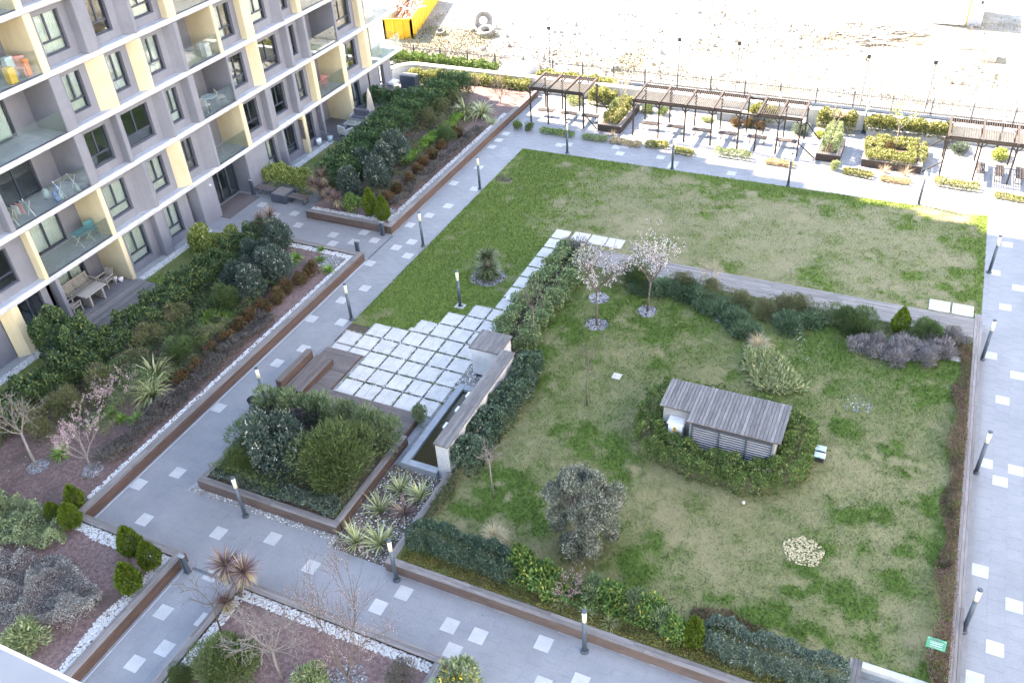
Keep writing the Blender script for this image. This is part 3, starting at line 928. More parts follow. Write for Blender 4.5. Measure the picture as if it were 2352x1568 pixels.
for r in range(11):
    y0 = 36.36+r*0.1425
    x = -13.85
    while x < 4.38:
        e = min(4.41, x+rnd.uniform(2.4, 3.6))
        if 4.41-e < 0.8:
            e = 4.41
        piece('board', MT['wood_pale_x'], t, x+0.003, e-0.003, y0, y0+0.134, 0.432, 0.466+rnd.uniform(-0.003, 0.004))
        x = e
for r in range(3):
    piece('cladding_board', MT['wood_red_x'], t, -13.85, 4.41, 36.345, 36.375, 0.05+r*0.125, 0.05+r*0.125+0.117)

# soil of the beds
def bed(name, pts, z, mat):
    mb = MB()
    mb.prism(pts, 0.001, z)
    return struct(mb.build(name, mat))
bed('soil', [(-31.9, 13.191), (-25.81, 13.191), (-25.81, 33.09), (-31.9, 33.09)], 0.40, MT['soil'])
bed('soil', [(-60, 1.0), (-20.83, 1.0), (-20.83, 13.19), (-60, 13.19)], 0.40, MT['soil'])
bed('soil', [(-60, 13.2), (-31.91, 13.2), (-31.91, 16.4), (-60, 16.4)], 0.395, MT['soil'])
bed('soil', [(-31.25, 36.63), (-25.85, 36.63), (-25.85, 57.4), (-31.25, 57.4)], 0.40, MT['soil'])
bed('soil', [(-17.64, 1.0), (-10.06, 1.0), (-10.06, 13.04), (-17.64, 13.04)], 0.40, MT['soil'])
bed('soil', [(-22.29, 16.81), (-16.31, 16.81), (-16.31, 21.72), (-22.29, 21.72)], 0.40, MT['earth'])
bed('soil', [(-15.39, 27.95), (-13.92, 27.95), (-13.92, 37.89), (-15.39, 37.89)], 0.36, MT['earth'])
bed('soil', [(-13.56, 16.15), (1.69, 16.15), (1.69, 36.34), (-13.90, 36.34), (-13.90, 27.9), (-13.34, 27.9), (-13.34, 20.5), (-13.56, 20.5)], 0.35, MT['earth'])
bed('soil', [(1.71, 18.1), (4.41, 18.1), (4.41, 36.34), (1.71, 36.34)], 0.35, MT['earth'])
bed('soil', [(-16.0, 15.97), (-13.6, 15.97), (-13.6, 20.5), (-16.0, 20.5)], 0.03, MT['earth'])

pebbles('white_pebbles', [(-26.10, -25.82, 14.2, 33.05)], 520, 0.045, MT['peb_white'], 0.405, 'white pebble strip inside the long left planter wall', seed=41)
pebbles('white_pebbles', [(-31.5, -25.85, 32.72, 33.08)], 520, 0.045, MT['peb_white'], 0.405, 'white pebble strip along the planter edge at the entrance path', seed=42)
pebbles('white_pebbles', [(-26.0, -20.85, 12.7, 13.18), (-21.45, -20.85, 5.0, 13.0)], 560, 0.048, MT['peb_white'], 0.405, 'white pebbles around the round thujas at the alley corner', seed=43,
        poly=lambda x, y: (y > 12.72+0.12*np.sin(x*2.2)) | (x > -21.3+0.1*np.sin(y*1.7)))
pebbles('white_pebbles', [(-26.22, -25.86, 37.0, 53.0), (-31.2, -26.22, 36.66, 37.05)], 420, 0.048, MT['peb_white'], 0.405, 'white pebble strip inside the far planter wall', seed=44)
pebbles('white_pebbles', [(-17.62, -10.1, 12.68, 13.03), (-17.62, -17.28, 4.0, 12.68)], 560, 0.047, MT['peb_white'], 0.405, 'white pebble strip around the front planter under the cordylines', seed=45)
pebbles('pebble_strip', [(-22.86, -16.0, 16.26, 16.50), (-16.2, -13.62, 15.97, 16.7)], 380, 0.036, MT['peb_mix'], 0.016, 'pale pebble strip between front path and raised shrub box', seed=46)
pebbles('pebble_strip', [(-16.0, -13.62, 16.9, 20.6)], 170, 0.036, MT['peb_mix'], 0.034, 'rocky gravel around the striped phormiums beside the pool', seed=47)
pebbles('slate_chips', [(-27.6, -26.22, 31.6, 32.7)], 420, 0.045, MT['peb_grey'], 0.405, 'grey slate chips in the planter corner by the entrance path', seed=48)
pebbles('slate_chips', [(-27.3, -26.3, 37.0, 38.3)], 300, 0.045, MT['peb_grey'], 0.405, 'grey slate chips beside the two pointed thujas', seed=49)
pebbles('white_pebbles', [(-16.0, -13.98, 25.6, 27.6)], 320, 0.04, MT['peb_mix'], 0.02, 'pale pebbles at the foot of the rendered block', seed=50)
pebbles('white_pebbles', [(-36.25, -35.75, 27.7, 33.2)], 430, 0.05, MT['peb_white'], 0.015, 'white pebbles along the building foot beside the lit garden lawn', seed=51)
pebbles('white_pebbles', [(-36.25, -35.75, 14.0, 21.0)], 430, 0.05, MT['peb_white'], 0.015, 'white pebbles along the building foot at the left edge', seed=52)
pebbles('white_pebbles', [(-36.25, -35.75, 41.6, 46.0)], 430, 0.05, MT['peb_white'], 0.015, 'white pebbles under the windows beyond the entrance', seed=53)
for cx, cy, r, l in ((-11.49, 31.65, 0.58, 'round grey gravel ring at the foot of the nearer blossom tree'), (-9.61, 33.5, 0.50, 'round grey gravel ring at the foot of the farther blossom tree'), (-12.15, 33.75, 0.52, 'empty round gravel ring behind the nearer blossom tree')):
    pebbles('gravel_ring', [], 480, 0.04, MT['peb_grey'], 0.415, l, seed=int(60-cx), circ=[(cx, cy, r)])
pebbles('gravel_ring', [], 420, 0.045, MT['peb_grey'], 0.02, 'round grey gravel ring around the dwarf palm', seed=77, circ=[(-18.4, 34.2, 0.93)])
pebbles('gravel_ring', [], 420, 0.045, MT['peb_grey'], 0.405, 'grey gravel ring under the pale bare tree at left', seed=78, circ=[(-29.3, 14.75, 0.42)])
pebbles('gravel_ring', [], 420, 0.045, MT['peb_grey'], 0.405, 'grey gravel ring under the pink flowering tree', seed=79, circ=[(-27.0, 15.45, 0.42)])
pebbles('gravel_ring', [], 380, 0.04, MT['peb_tan'], 0.44, 'round patch of tan wood chips on the inner lawn', seed=80, circ=[(-0.34, 21.7, 0.66)])
pebbles('gravel_patch', [], 130, 0.04, MT['peb_grey'], 0.44, 'thin scatter of grey pebbles on the inner lawn at right', seed=81, circ=[(0.35, 30.2, 0.62)])
pebbles('gravel_patch', [(-6.6, -4.4, 32.2, 34.6)], 380, 0.045, MT['peb_grey'], 0.44, 'grey slate patch in front of the spreading juniper', seed=82,
        poly=lambda x, y: (np.abs((y-33.55)+(x+5.5)*0.75) < 0.42))
pebbles('gravel_patch', [(-3.0, -1.9, 31.9, 35.0)], 300, 0.045, MT['peb_mix'], 0.44, 'pale gravel patch beside the dry grass clump', seed=83,
        poly=lambda x, y: (np.abs((y-33.4)+(x+2.45)*2.2) < 0.7))
pebbles('gravel_ring', [], 300, 0.04, MT['peb_grey'], 0.405, 'grey gravel around the bare pink-flowered shrub in the front planter', seed=84, circ=[(-12.3, 11.3, 0.75)])

# ------------------------------------------------------------------ deck, bench and water feature
t = thing('timber_deck', (-20.0, 23.5, 0), 'low brown timber deck wrapping the corner of the slab patio', 'deck')
MB().box(-22.9, -21.02, 23.42, 26.03, 0.0, 0.09).build('frame', MT['wood_red_y'], t)
MB().box(-22.9, -16.32, 21.76, 23.38, 0.0, 0.13).build('frame', MT['wood_red_x'], t)
n = 18
for k in range(n):
    y0 = 23.41+k*(2.63/n)
    piece('board', MT['deck_x'], t, -22.92, -21.0, y0, y0+2.63/n-0.007, 0.09, 0.12+rnd.uniform(-0.002, 0.003))
n = 12
for k in range(n):
    y0 = 21.75+k*(1.65/n)
    x = -22.92
    while x < -16.35:
        e = min(-16.30, x+rnd.uniform(2.0, 3.2))
        if -16.30-e < 0.7:
            e = -16.30
        piece('board', MT['deck_x'], t, x+0.002, e-0.002, y0, y0+1.65/n-0.007, 0.13, 0.162+rnd.uniform(-0.002, 0.003))
        x = e
piece('edge_board', MT['wood_red_y'], t, -21.02, -20.985, 23.42, 26.04, 0.0, 0.10)
piece('edge_board', MT['wood_red_y'], t, -16.31, -16.27, 21.76, 23.39, 0.0, 0.30)
t = thing('deck_bench', (-22.3, 23.8, 0.12), 'wide brown slatted timber bench with a low back beside the left path', 'bench')
MB().box(-22.72, -21.86, 22.5, 24.98, 0.12, 0.42).build('base', MT['wood_red_y'], t)
for k in range(8):
    x0 = -22.74+k*0.112
    piece('seat_board', MT['deck_y'], t, x0, x0+0.104, 22.48, 25.0, 0.42, 0.455+rnd.uniform(-0.002, 0.002))
for k in range(3):
    piece('cladding_board', MT['wood_red_y'], t, -21.86, -21.845, 22.49, 24.99, 0.13+k*0.096, 0.13+k*0.096+0.09)
bk = MB().box(-23.06, -22.78, 22.42, 24.82, 0.0, 0.80).build('backrest', MT['wood_red_y'], t)
for k in range(3):
    x0 = -23.08+k*0.107
    piece('back_board', MT['deck_y'], bk, x0, x0+0.1, 22.4, 24.84, 0.80, 0.832)

wf = thing('water_basin', (-14.8, 23.0, 0), 'long shallow stone-rimmed water basin under the timber-capped wall', 'basin')
rim = MB()
rim.cbox(-15.62, -15.32, 20.42, 25.62, 0.0, 0.36, 0.012)
rim.cbox(-15.318, -14.0, 20.42, 20.72, 0.0, 0.357, 0.012)
rim.cbox(-15.318, -14.0, 25.30, 25.62, 0.0, 0.357, 0.012)
rim.build('rim', MT['pool_stone'], wf)
MB().box(-15.32, -13.98, 20.7, 25.3, 0.0, 0.06).build('floor', surf('algae_basin_floor', (0.06, 0.052, 0.015), (0.12, 0.105, 0.03), 2.2, 0.9, 20, 0.5), wf)
mw = bpy.data.materials.new('still_water')
mw.use_nodes = True
nt = mw.node_tree
b = nt.nodes['Principled BSDF']
b.inputs['Base Color'].default_value = (0.30, 0.28, 0.12, 1)
b.inputs['Roughness'].default_value = 0.03
b.inputs['Transmission Weight'].default_value = 0.92
b.inputs['IOR'].default_value = 1.33
bump(nt, b, noise(nt, 6, 3, 0.6), 0.08, 0.02)
MB().box(-15.318, -13.98, 20.722, 25.298, 0.065, 0.22).build('water', mw, wf)
for yy in (24.42, 23.45, 22.4):
    m = MB()
    m.box(-14.02, -14.62, yy-0.16, yy+0.16, 0.92, 1.0)
    m.box(-14.02, -14.42, yy-0.22, yy+0.22, 0.84, 0.92)
    m.build('spout', MT['white'], wf)
ww = thing('water_wall', (-13.7, 23.7, 0), 'long white garden wall with a weathered timber cap beside the basin', 'wall')
MB().box(-13.96, -13.46, 20.72, 26.7, 0.0, 1.72).build('wall', MT['white_plaster'], ww)
MB().box(-13.99, -13.43, 20.60, 20.719, 0.0, 1.72).build('stone_end', MT['stone_clad'], ww)
for k in range(5):
    x0 = -14.04+k*0.128
    for (a, c) in ((20.55, 23.0), (23.0, 26.78)):
        piece('cap_board', MT['wood_pale_y'], ww, x0, x0+0.121, a+0.002, c-0.002, 1.76, 1.80+rnd.uniform(-0.002, 0.003))
MB().box(-14.03, -13.41, 20.56, 26.77, 1.722, 1.76).build('cap_frame', MT['wood_red_y'], ww)
bl = thing('rendered_block', (-14.8, 27.2, 0), 'white rendered garden cube with a weathered timber lid', 'wall')
MB().box(-15.45, -14.12, 26.58, 27.82, 0.25, 1.66).build('wall', MT['white_plaster'], bl)
MB().box(-15.38, -14.2, 26.66, 27.75, 0.0, 0.25).build('plinth', MT['frame'], bl)
for k in range(12):
    x0 = -15.53+k*0.124
    piece('lid_board', MT['wood_pale_y'], bl, x0, x0+0.116, 26.5, 27.9, 1.70, 1.735+rnd.uniform(-0.002, 0.003))
MB().box(-15.52, -14.05, 26.51, 27.89, 1.662, 1.70).build('lid_frame', MT['wood_red_x'], bl)

# ------------------------------------------------------------------ plant-room hut on the inner lawn
hut = thing('plant_room_hut', (-4.3, 26.0, 0.4), 'low grey utility hut with a silvered board roof inside the clipped hedge', 'hut')
MB().prism([(-6.5, 25.55), (-5.32, 25.55), (-5.32, 25.02), (-2.1, 25.02), (-2.1, 26.98), (-6.5, 26.98)], 0.35, 2.03).build('wall', MT['hut_wall'], hut)
lo = MB().box(-5.22, -2.2, 25.0, 25.018, 0.5, 1.95).build('louvre_panel', MT['black'], hut)
for a in (-5.22, -4.2, -3.18, -2.24):
    piece('mullion', MT['steel_dark'], lo, a, a+0.05, 24.91, 25.0, 0.5, 1.95)
piece('rail', MT['steel_dark'], lo, -5.22, -2.19, 24.912, 25.0, 1.90, 1.955)
slm = MB().add([(-.5, 0, 0), (.5, 0, 0), (.5, -0.036, -0.026), (-.5, -0.036, -0.026), (-.5, 0.0, -0.012), (.5, 0.0, -0.012), (.5, -0.034, -0.036), (-.5, -0.034, -0.036)], [(0, 3, 2, 1), (4, 5, 6, 7), (0, 1, 5, 4), (1, 2, 6, 5), (2, 3, 7, 6), (3, 0, 4, 7)])
sme = bpy.data.meshes.new('louvre_slat')
sme.from_pydata(slm.v, [], slm.f)
sme.materials.append(surf('louvre_grey', (0.26, 0.265, 0.29), (0.31, 0.315, 0.34), 3, 0.5, 30, 0.1))
for a in (-5.17, -4.15, -3.13):
    for r in range(12):
        inst('louvre_slat', sme, lo, (a+0.485, 24.998, 1.88-r*0.118), (0, 0, 0), (0.96 if a > -5.16 else 0.965, 1, 1))
k = 0
x = -6.62
while x < -2.02:
    w = 0.135
    piece('roof_board', MT['wood_pale_y'], hut, x, x+w-0.016, (25.40 if x < -5.48 else 24.86), 27.12, 2.075, 2.108+rnd.uniform(-0.003, 0.004))
    x += w
MB().prism([(-6.61, 25.41), (-5.47, 25.41), (-5.47, 24.87), (-2.02, 24.87), (-2.02, 27.11), (-6.61, 27.11)], 2.032, 2.075).build('fascia', MT['wood_red_x'], hut)
eb = thing('electric_cabinet', (-5.9, 25.35, 0.42), 'small white electric cabinet with a yellow warning plate beside the hut', 'cabinet')
MB().box(-6.18, -5.62, 25.18, 25.50, 0.42, 1.52).build('body', MT['white'], eb)
MB().extr_y([(-6.24, 1.52), (-5.56, 1.52), (-5.60, 1.60), (-6.20, 1.60)], 25.12, 25.53).build('hood', MT['white'], eb)
MB().box(-5.98, -5.86, 25.173, 25.179, 1.12, 1.34).build('warning_plate', MT['yellow'], eb)
MB().box(-5.95, -5.89, 25.169, 25.172, 1.26, 1.32).build('mark', MT['black'], eb)
for i, (bx, by, tl) in enumerate(((-0.60, 26.75, 'farther of two pale blue junction boxes beside the hut hedge'), (-0.57, 26.36, 'nearer of two pale blue junction boxes beside the hut hedge'))):
    j = thing('junction_box', (bx, by, 0.42), tl, 'junction box')
    MB().box(bx-0.18, bx+0.18, by-0.12, by+0.12, 0.42, 0.66).build('body', MT['black'], j)
    MB().cbox(bx-0.21, bx+0.21, by-0.15, by+0.15, 0.66, 0.70, 0.02).build('lid', MT['tin_blue'], j)
    MB().box(bx-0.02, bx+0.02, by-0.165, by-0.14, 0.66, 0.692).build('latch', MT['black'], j)
for (x0, x1, y0, y1, l) in ((-9.55, -9.17, 28.16, 28.55, 'square white access cover lying in the middle of the inner lawn'), (3.63, 4.0, 34.42, 34.72, 'small white access cover near the timber edge and the lavender')):
    h = tag(MB().cbox(x0, x1, y0, y1, 0.40, 0.475, 0.01).build('access_cover', MT['slab']), l, 'cover')
tag(MB().cbox(-20.0, -19.75, 28.62, 28.86, 0.0, 0.05, 0.01).build('access_cover', MT['slab']), 'tiny white access cover on the grass at the patio corner', 'cover')

# stone steps at the lower right corner of the inner lawn
st = thing('stone_steps', (3.2, 17.0, 0), 'stone coping and paved recess cut into the lawn at lower right', 'steps')
for k in range(3):
    piece('coping_stone', MT['tile_light'], st, 2.05+k*0.8, 2.05+(k+1)*0.8-0.006, 17.86, 18.08, 0.30, 0.47)
MB().box(2.05, 4.41, 17.84, 18.06, 0.0, 0.30).build('riser', MT['pool_stone'], st)
for k in range(4):
    for j in range(6):
        piece('paving_tile', MT['tile'], st, 2.06+k*0.585, 2.06+(k+1)*0.585-0.008, 17.84-(j+1)*0.56, 17.84-j*0.56-0.008, -0.02, 0.02+rnd.uniform(0, 0.003))

# ------------------------------------------------------------------ apartment building on the left
XF, XW, XB = -36.27, -36.76, -38.35      # slab front, window wall, back of the recessed balconies
FL = [0.0, 2.92, 5.83, 8.73, 11.61, 14.48, 17.36]
YEND = 56.8
bd = thing('apartment_building', (-41.0, 32.0, 0.0), 'grey apartment block with yellow fins and glass-fronted balconies', 'building')
ST = 0.28
for f in range(1, 7):
    z = FL[f]
    prof = [(-46.0, z-ST), (XF-0.07, z-ST), (XF, z-ST+0.05), (XF, z-0.10), (XF-0.06, z-0.02), (XF-0.12, z), (-46.0, z)]
    y = 4.0
    k = 0
    MB().extr_y(prof, -2.0, YEND).build('floor_slab', MT['slab_edge'], bd)
    # joints between the precast edge units
    for yy in np.arange(8.0+(f % 3)*0.9, YEND-1, 3.02):
        piece('edge_joint', MT['plaster'], bd, XF-0.03, XF+0.0015, yy, yy+0.012, z-ST+0.04, z-0.09)
# the storeys above the picture, the roof and the closing walls
up_ = MB()
up_.box(-46.0, XW, -2.0, YEND-1.2, FL[6], 41.5)
for k in range(8):
    z = FL[6]+2.9*(k+1)
    up_.box(-46.3, XF, -2.0, YEND, z-ST, z)
up_.build('upper_storeys', MT['plaster'], bd)
MB().box(-46.2, -46.0, -2.0, YEND-0.8, 0.0, FL[6]-ST).build('rear_wall', MT['plaster'], bd)
MB().box(-45.99, -38.6, YEND-1.2, YEND-1.0, 0.0, FL[6]-ST-0.01).build('end_wall', MT['plaster'], bd)
MB().box(-45.99, XW-0.1, -2.0, -1.8, 0.0, FL[6]-ST-0.01).build('end_wall', MT['plaster'], bd)
MB().box(-41.2, -41.0, -1.7, YEND-1.3, 0.0, FL[6]-ST-0.01).build('core_wall', MT['plaster'], bd)

def window(y0, y1, z0, z1, x, curtain, parent, mull=0.46, transom=0.30, blind=False, full=False):
    """frame with an upper pair of lights and a lower light; panes and curtain are its sub-parts"""
    fr = MB()
    t = 0.065
    d0, d1 = x-0.05, x+0.02
    fr.box(d0, d1, y0, y0+t, z0, z1)
    fr.box(d0, d1, y1-t, y1, z0, z1)
    fr.box(d0, d1, y0+t, y1-t, z0, z0+t)
    fr.box(d0, d1, y0+t, y1-t, z1-t, z1)
    ym = [y0+(y1-y0)*mull] if not full else [y0+(y1-y0)*q for q in (0.34, 0.67)]
    zt = z0+(z1-z0)*transom
    if full:
        for q in ym:
            fr.box(d0, d1, q-0.05, q+0.05, z0+t, z1-t)
    else:
        fr.box(d0, d1, y0+t, y1-t, zt-0.04, zt+0.04)
        fr.box(d0, d1, ym[0]-0.045, ym[0]+0.045, zt+0.04, z1-t)
    w = fr.build('window', MT['frame'], parent)
    if full:
        e = [y0+t] + ym + [y1-t]
        for a, b2 in zip(e[:-1], e[1:]):
            MB().box(x-0.022, x-0.012, a+0.02, b2-0.02, z0+t, z1-t).build('pane', MT['glass'], w)
    else:
        MB().box(x-0.022, x-0.012, y0+t, y1-t, z0+t, zt-0.04).build('pane', MT['glass'], w)
        MB().box(x-0.022, x-0.012, y0+t, ym[0]-0.045, zt+0.04, z1-t).build('pane', MT['glass'], w)
        MB().box(x-0.022, x-0.012, ym[0]+0.045, y1-t, zt+0.04, z1-t).build('pane', MT['glass'], w)
    if curtain:
        # pleated cloth behind the glass
        a0, a1 = y0+0.03, y0+(y1-y0)*curtain-0.03
        n = max(10, int((a1-a0)/0.035))
        ys = np.linspace(a0, a1, n)
        V = []
        for i, yy in enumerate(ys):
            xx = x-0.15+(0.0 if blind else 0.03*math.sin(i*1.9+y0)+0.012*math.sin(i*0.7))
            V += [(xx, yy, z0+0.02), (xx, yy, z1-0.02)]
        m = MB()
        m.add(V, [(2*i, 2*i+2, 2*i+3, 2*i+1) for i in range(n-1)])
        m.build('curtain', MT['blind'] if blind else MT['curtain'], w)
    return w

def wall_with_opening(y0, y1, z0, z1, a0, a1, b0, b1, x0, x1):
    m = MB()
    if a0 > y0+0.01:
        m.box(x0, x1, y0, a0, z0, z1)
    if a1 < y1-0.01:
        m.box(x0, x1, a1, y1, z0, z1)
    m.box(x0, x1, a0, a1, z0, b0)
    m.box(x0, x1, a0, a1, b1, z1)
    return m.build('wall', MT['plaster'], bd)

def fin(col, f, yb, yf0, yf1, back=XW, yb1=None):
    z0, z1 = FL[f], FL[f+1]-ST
    xf = XF-0.025 if f else XF-0.10
    c = 0.03
    pts = [(back, yb), (xf-c, yf0), (xf, yf0+c), (xf, yf1-c), (xf-c, yf1), (back, yf1 if yb1 is None else yb1)]
    if f == 0 and back == XW:
        pts[0] = (XW, yb)
    m = MB().prism(pts, z0 if f else 0.0, z1)
    return m.build('fin', MT['plaster_yellow'] if col == 'Y' else MT['plaster'], bd)

# floor by floor: fins (colour, y at the wall, front y0, front y1) and the bay that follows each
W, B, N = 'window', 'balcony', 'narrow'
ROWS = {
 1: [('G', 18.0, 18.0, 18.3, W), ('Y', 22.72, 22.74, 22.95, B), ('Y', 27.15, 27.15, 27.42, W), ('G', 29.72, 30.31, 30.59, W), ('Y', 32.56, 33.03, 33.27, W), ('G', 34.91, 35.5, 35.72, B), ('Y', 38.37, 38.37, 38.72, W), ('G', 40.85, 40.85, 41.41, W), ('G', 43.6, 43.64, 43.95, N), ('Y', 45.67, 45.73, 46.13, B), ('Y', 49.03, 49.03, 49.5, W), ('Y', 51.96, 52.16, 52.62, 'end')],
 2: [('G', 18.0, 18.0, 18.3, W), ('G', 22.15, 22.15, 22.42, B), ('G', 27.0, 27.0, 27.48, W), ('G', 29.72, 29.72, 29.95, W), ('G', 32.66, 33.02, 33.2, W), ('G', 34.9, 35.03, 35.5, B), ('G', 38.27, 38.27, 38.43, W), ('Y', 40.55, 40.96, 41.16, W), ('G', 43.8, 43.94, 44.2, N), ('G', 45.55, 45.73, 46.0, B), ('G', 49.0, 49.0, 49.2, W), ('Y', 51.92, 51.92, 52.44, 'end')],
 3: [('G', 18.0, 18.0, 18.3, W), ('G', 22.15, 22.15, 22.42, B), ('G', 26.83, 26.83, 27.46, W), ('Y', 29.35, 29.98, 30.22, W), ('Y', 32.05, 32.44, 32.70, W), ('G', 34.66, 35.06, 35.38, B), ('Y', 38.03, 38.03, 38.28, W), ('Y', 40.42, 40.42, 41.16, W), ('G', 43.41, 43.81, 43.97, N), ('Y', 45.41, 45.44, 45.83, B), ('Y', 49.2, 49.2, 49.5, W), ('G', 51.92, 51.92, 52.4, 'end')],
 4: [('Y', 22.15, 22.15, 22.42, B), ('Y', 26.70, 26.70, 27.12, W), ('G', 29.34, 29.41, 30.12, W), ('G', 32.06, 32.5, 32.72, W), ('Y', 34.90, 34.90, 35.52, B), ('G', 38.1, 38.1, 38.35, W), ('Y', 40.5, 40.9, 41.15, W), ('G', 43.6, 43.8, 44.0, N), ('Y', 45.5, 45.6, 45.9, B), ('G', 49.1, 49.1, 49.4, W), ('Y', 51.92, 51.92, 52.4, 'end')],
 5: [('Y', 22.15, 22.15, 22.42, B), ('Y', 26.55, 26.55, 26.92, W), ('G', 29.5, 29.6, 30.0, W), ('Y', 32.3, 32.6, 32.9, W), ('G', 35.0, 35.1, 35.5, B), ('Y', 38.1, 38.1, 38.4, W), ('G', 40.6, 40.9, 41.1, W), ('G', 43.6, 43.8, 44.0, N), ('G', 45.5, 45.6, 45.9, B), ('Y', 49.1, 49.1, 49.4, W), ('G', 51.92, 51.92, 52.4, 'end')],
}
DARKWIN = {(2, 27.48), (2, 29.95), (4, 30.12), (1, 38.72), (2, 49.2), (2, 41.16), (1, 41.41)}
BLINDWIN = {(1, 33.27), (2, 38.43), (3, 43.97), (2, 44.2), (1, 43.95)}
def glass_front(y0, y1, z, x=XF-0.085):
    return MB().box(x-0.008, x+0.008, y0+0.02, y1-0.02, z+0.05, z+1.08).build('glass_balustrade', MT['glass_rail'], bd)
def balcony(y0, y1, f, doors=True):
    z0, z1 = FL[f], FL[f+1]-ST
    a = y0+0.05 if y1-y0 > 3.6 else y0+0.05
    b2 = y0+(y1-y0)*0.74 if y1-y0 > 3.6 else y0+(y1-y0)*0.55
    wall_with_opening(y0, y1, z0, z1, a, b2, z0+0.03, z0+2.42, XB-0.22, XB)
    window(a, b2, z0+0.03, z0+2.42, XB-0.13, 1.0 if (f in (1, 3) and y1-y0 > 3.6) else (0.0 if y1-y0 > 3.6 else 0.35), bd, full=True)
    glass_front(y0, y1, z0)
    MB().box(XF-0.12, XF-0.06, y0+0.02, y1-0.02, z0, z0+0.05).build('rail_shoe', MT['frame'], bd)
for f, row in ROWS.items():
    z0, z1 = FL[f], FL[f+1]-ST
    for i, (c, yb, yf0, yf1, bay) in enumerate(row):
        prev = row[i-1][4] if i else W
        deep = XB if (prev == B or bay in (B, 'end')) else XW
        if deep == XB and prev != B:
            # splayed towards the window side, straight towards the balcony
            z_ = FL[f]
            fin(c, f, yb, yf0, yf1)
            MB().box(XB, XW+0.0, yf1-0.2, yf1, z0, z1).build('cheek_wall', MT['plaster_yellow'] if c == 'Y' else MT['plaster'], bd)
        elif deep == XB:
            fin(c, f, yf0, yf0, yf1, XB)
        else:
            fin(c, f, yb, yf0, yf1)
        y0 = yf1
        y1 = row[i+1][1] if i+1 < len(row) else YEND-1.2
        if bay in (W, N):
            inset0, inset1 = (0.42, 0.42) if bay == W else (0.32, 0.30)
            if y1-y0 > 3:
                inset0, inset1 = 1.1, 0.9
            a0, a1 = y0+inset0, y1-inset1
            wall_with_opening(y0-0.15, y1+0.05, z0, z1, a0, a1, z0+0.42, z0+2.26, XW-0.22, XW)
            key = (f, yf1)
            window(a0, a1, z0+0.42, z0+2.26, XW-0.19, 0.0 if key in DARKWIN else (1.0 if rnd.random() < 0.75 else 0.55), bd, blind=key in BLINDWIN)
        elif bay == B:
            balcony(y0, y1, f)
        else:
            MB().box(XW-0.35, XW-0.2, y0+1.05, y0+2.3, z0, z1).build('wall', MT['slab_edge'], bd)
            window(y0+0.1, y0+1.0, z0+0.05, z0+2.4, XW-0.3, 0.6, bd, full=False, transom=0.1)
            glass_front(y0, YEND-0.1, z0)
            if f > 0:
                MB().box(XB, XF-0.1, YEND-0.12, YEND-0.10, z0+0.05, z0+1.08).build('glass_balustrade', MT['glass_rail'], bd)
            MB().box(-38.6, -38.4, y0+1.0, YEND-1.0, z0, z1).build('wall', MT['plaster'], bd)
# first floor left: plain wall and window already in row 1; ground floor:
z1 = FL[1]-ST
fin('Y', 0, 20.12, 20.50, 20.95)
fin('G', 0, 23.06, 23.20, 23.42, XB)
MB().box(XB, XW, 22.86, 23.05, 0.0, z1).build('cheek_wall', MT['plaster'], bd)
fin('Y', 0, 27.36, 27.41, 27.68, XB)
fin('G', 0, 30.05, 30.05, 30.67)
fin('G', 0, 32.9, 33.45, 34.9, XB-0.2)
fin('G', 0, 41.5, 41.62, 41.85)
fin('Y', 0, 43.88, 43.9, 44.2)
fin('G', 0, 45.9, 45.95, 46.15, XB)
fin('Y', 0, 49.28, 49.4, 49.75, XB)
fin('G', 0, 37.9, 37.9, 39.9, XB-0.2)
MB().box(XW-0.3, XW-0.1, 14.0, 20.15, 0.0, z1).build('wall', MT['plaster'], bd)
wall_with_opening(20.9, 23.06, 0, z1, 21.15, 22.5, 0.08, 2.4, XW-0.22, XW)
window(21.15, 22.5, 0.08, 2.4, XW-0.17, 0.0, bd)
wall_with_opening(23.42, 27.36, 0, z1, 23.5, 26.4, 0.06, 2.45, XB-0.22, XB)
window(23.5, 26.4, 0.06, 2.45, XB-0.13, 0.95, bd, full=True)
for (a, b2, c, d, cu) in ((27.66, 30.06, 28.1, 29.5, 1.0), (30.6, 32.95, 31.1, 32.2, 1.0), (39.7, 41.55, 40.0, 41.2, 0.9), (41.8, 43.9, 42.2, 43.4, 0.0), (44.15, 45.92, 44.5, 45.4, 0.5), (49.7, 52.6, 50.1, 51.3, 0.8), (52.5, 55.6, 53.9, 54.6, 0.6)):
    wall_with_opening(a-0.04, b2+0.02, 0, z1, c, d, 0.42, 2.3, XW-0.22, XW)
    window(c, d, 0.42, 2.3, XW-0.19, cu, bd)
wall_with_opening(46.15, 49.28, 0, z1, 46.3, 48.0, 0.06, 2.45, XB-0.22, XB)
window(46.3, 48.0, 0.06, 2.45, XB-0.13, 0.6, bd, full=True)
# a grey folding shutter and a framed panel beside the ground-floor windows
MB().box(XW-0.02, XF-0.14, 45.87, 45.90, 0.75, 2.45).build('shutter', MT['cushion'], bd)
MB().box(XW+0.02, XF-0.16, 43.83, 43.876, 1.0, 2.35).build('shutter', MT['mat'], bd)
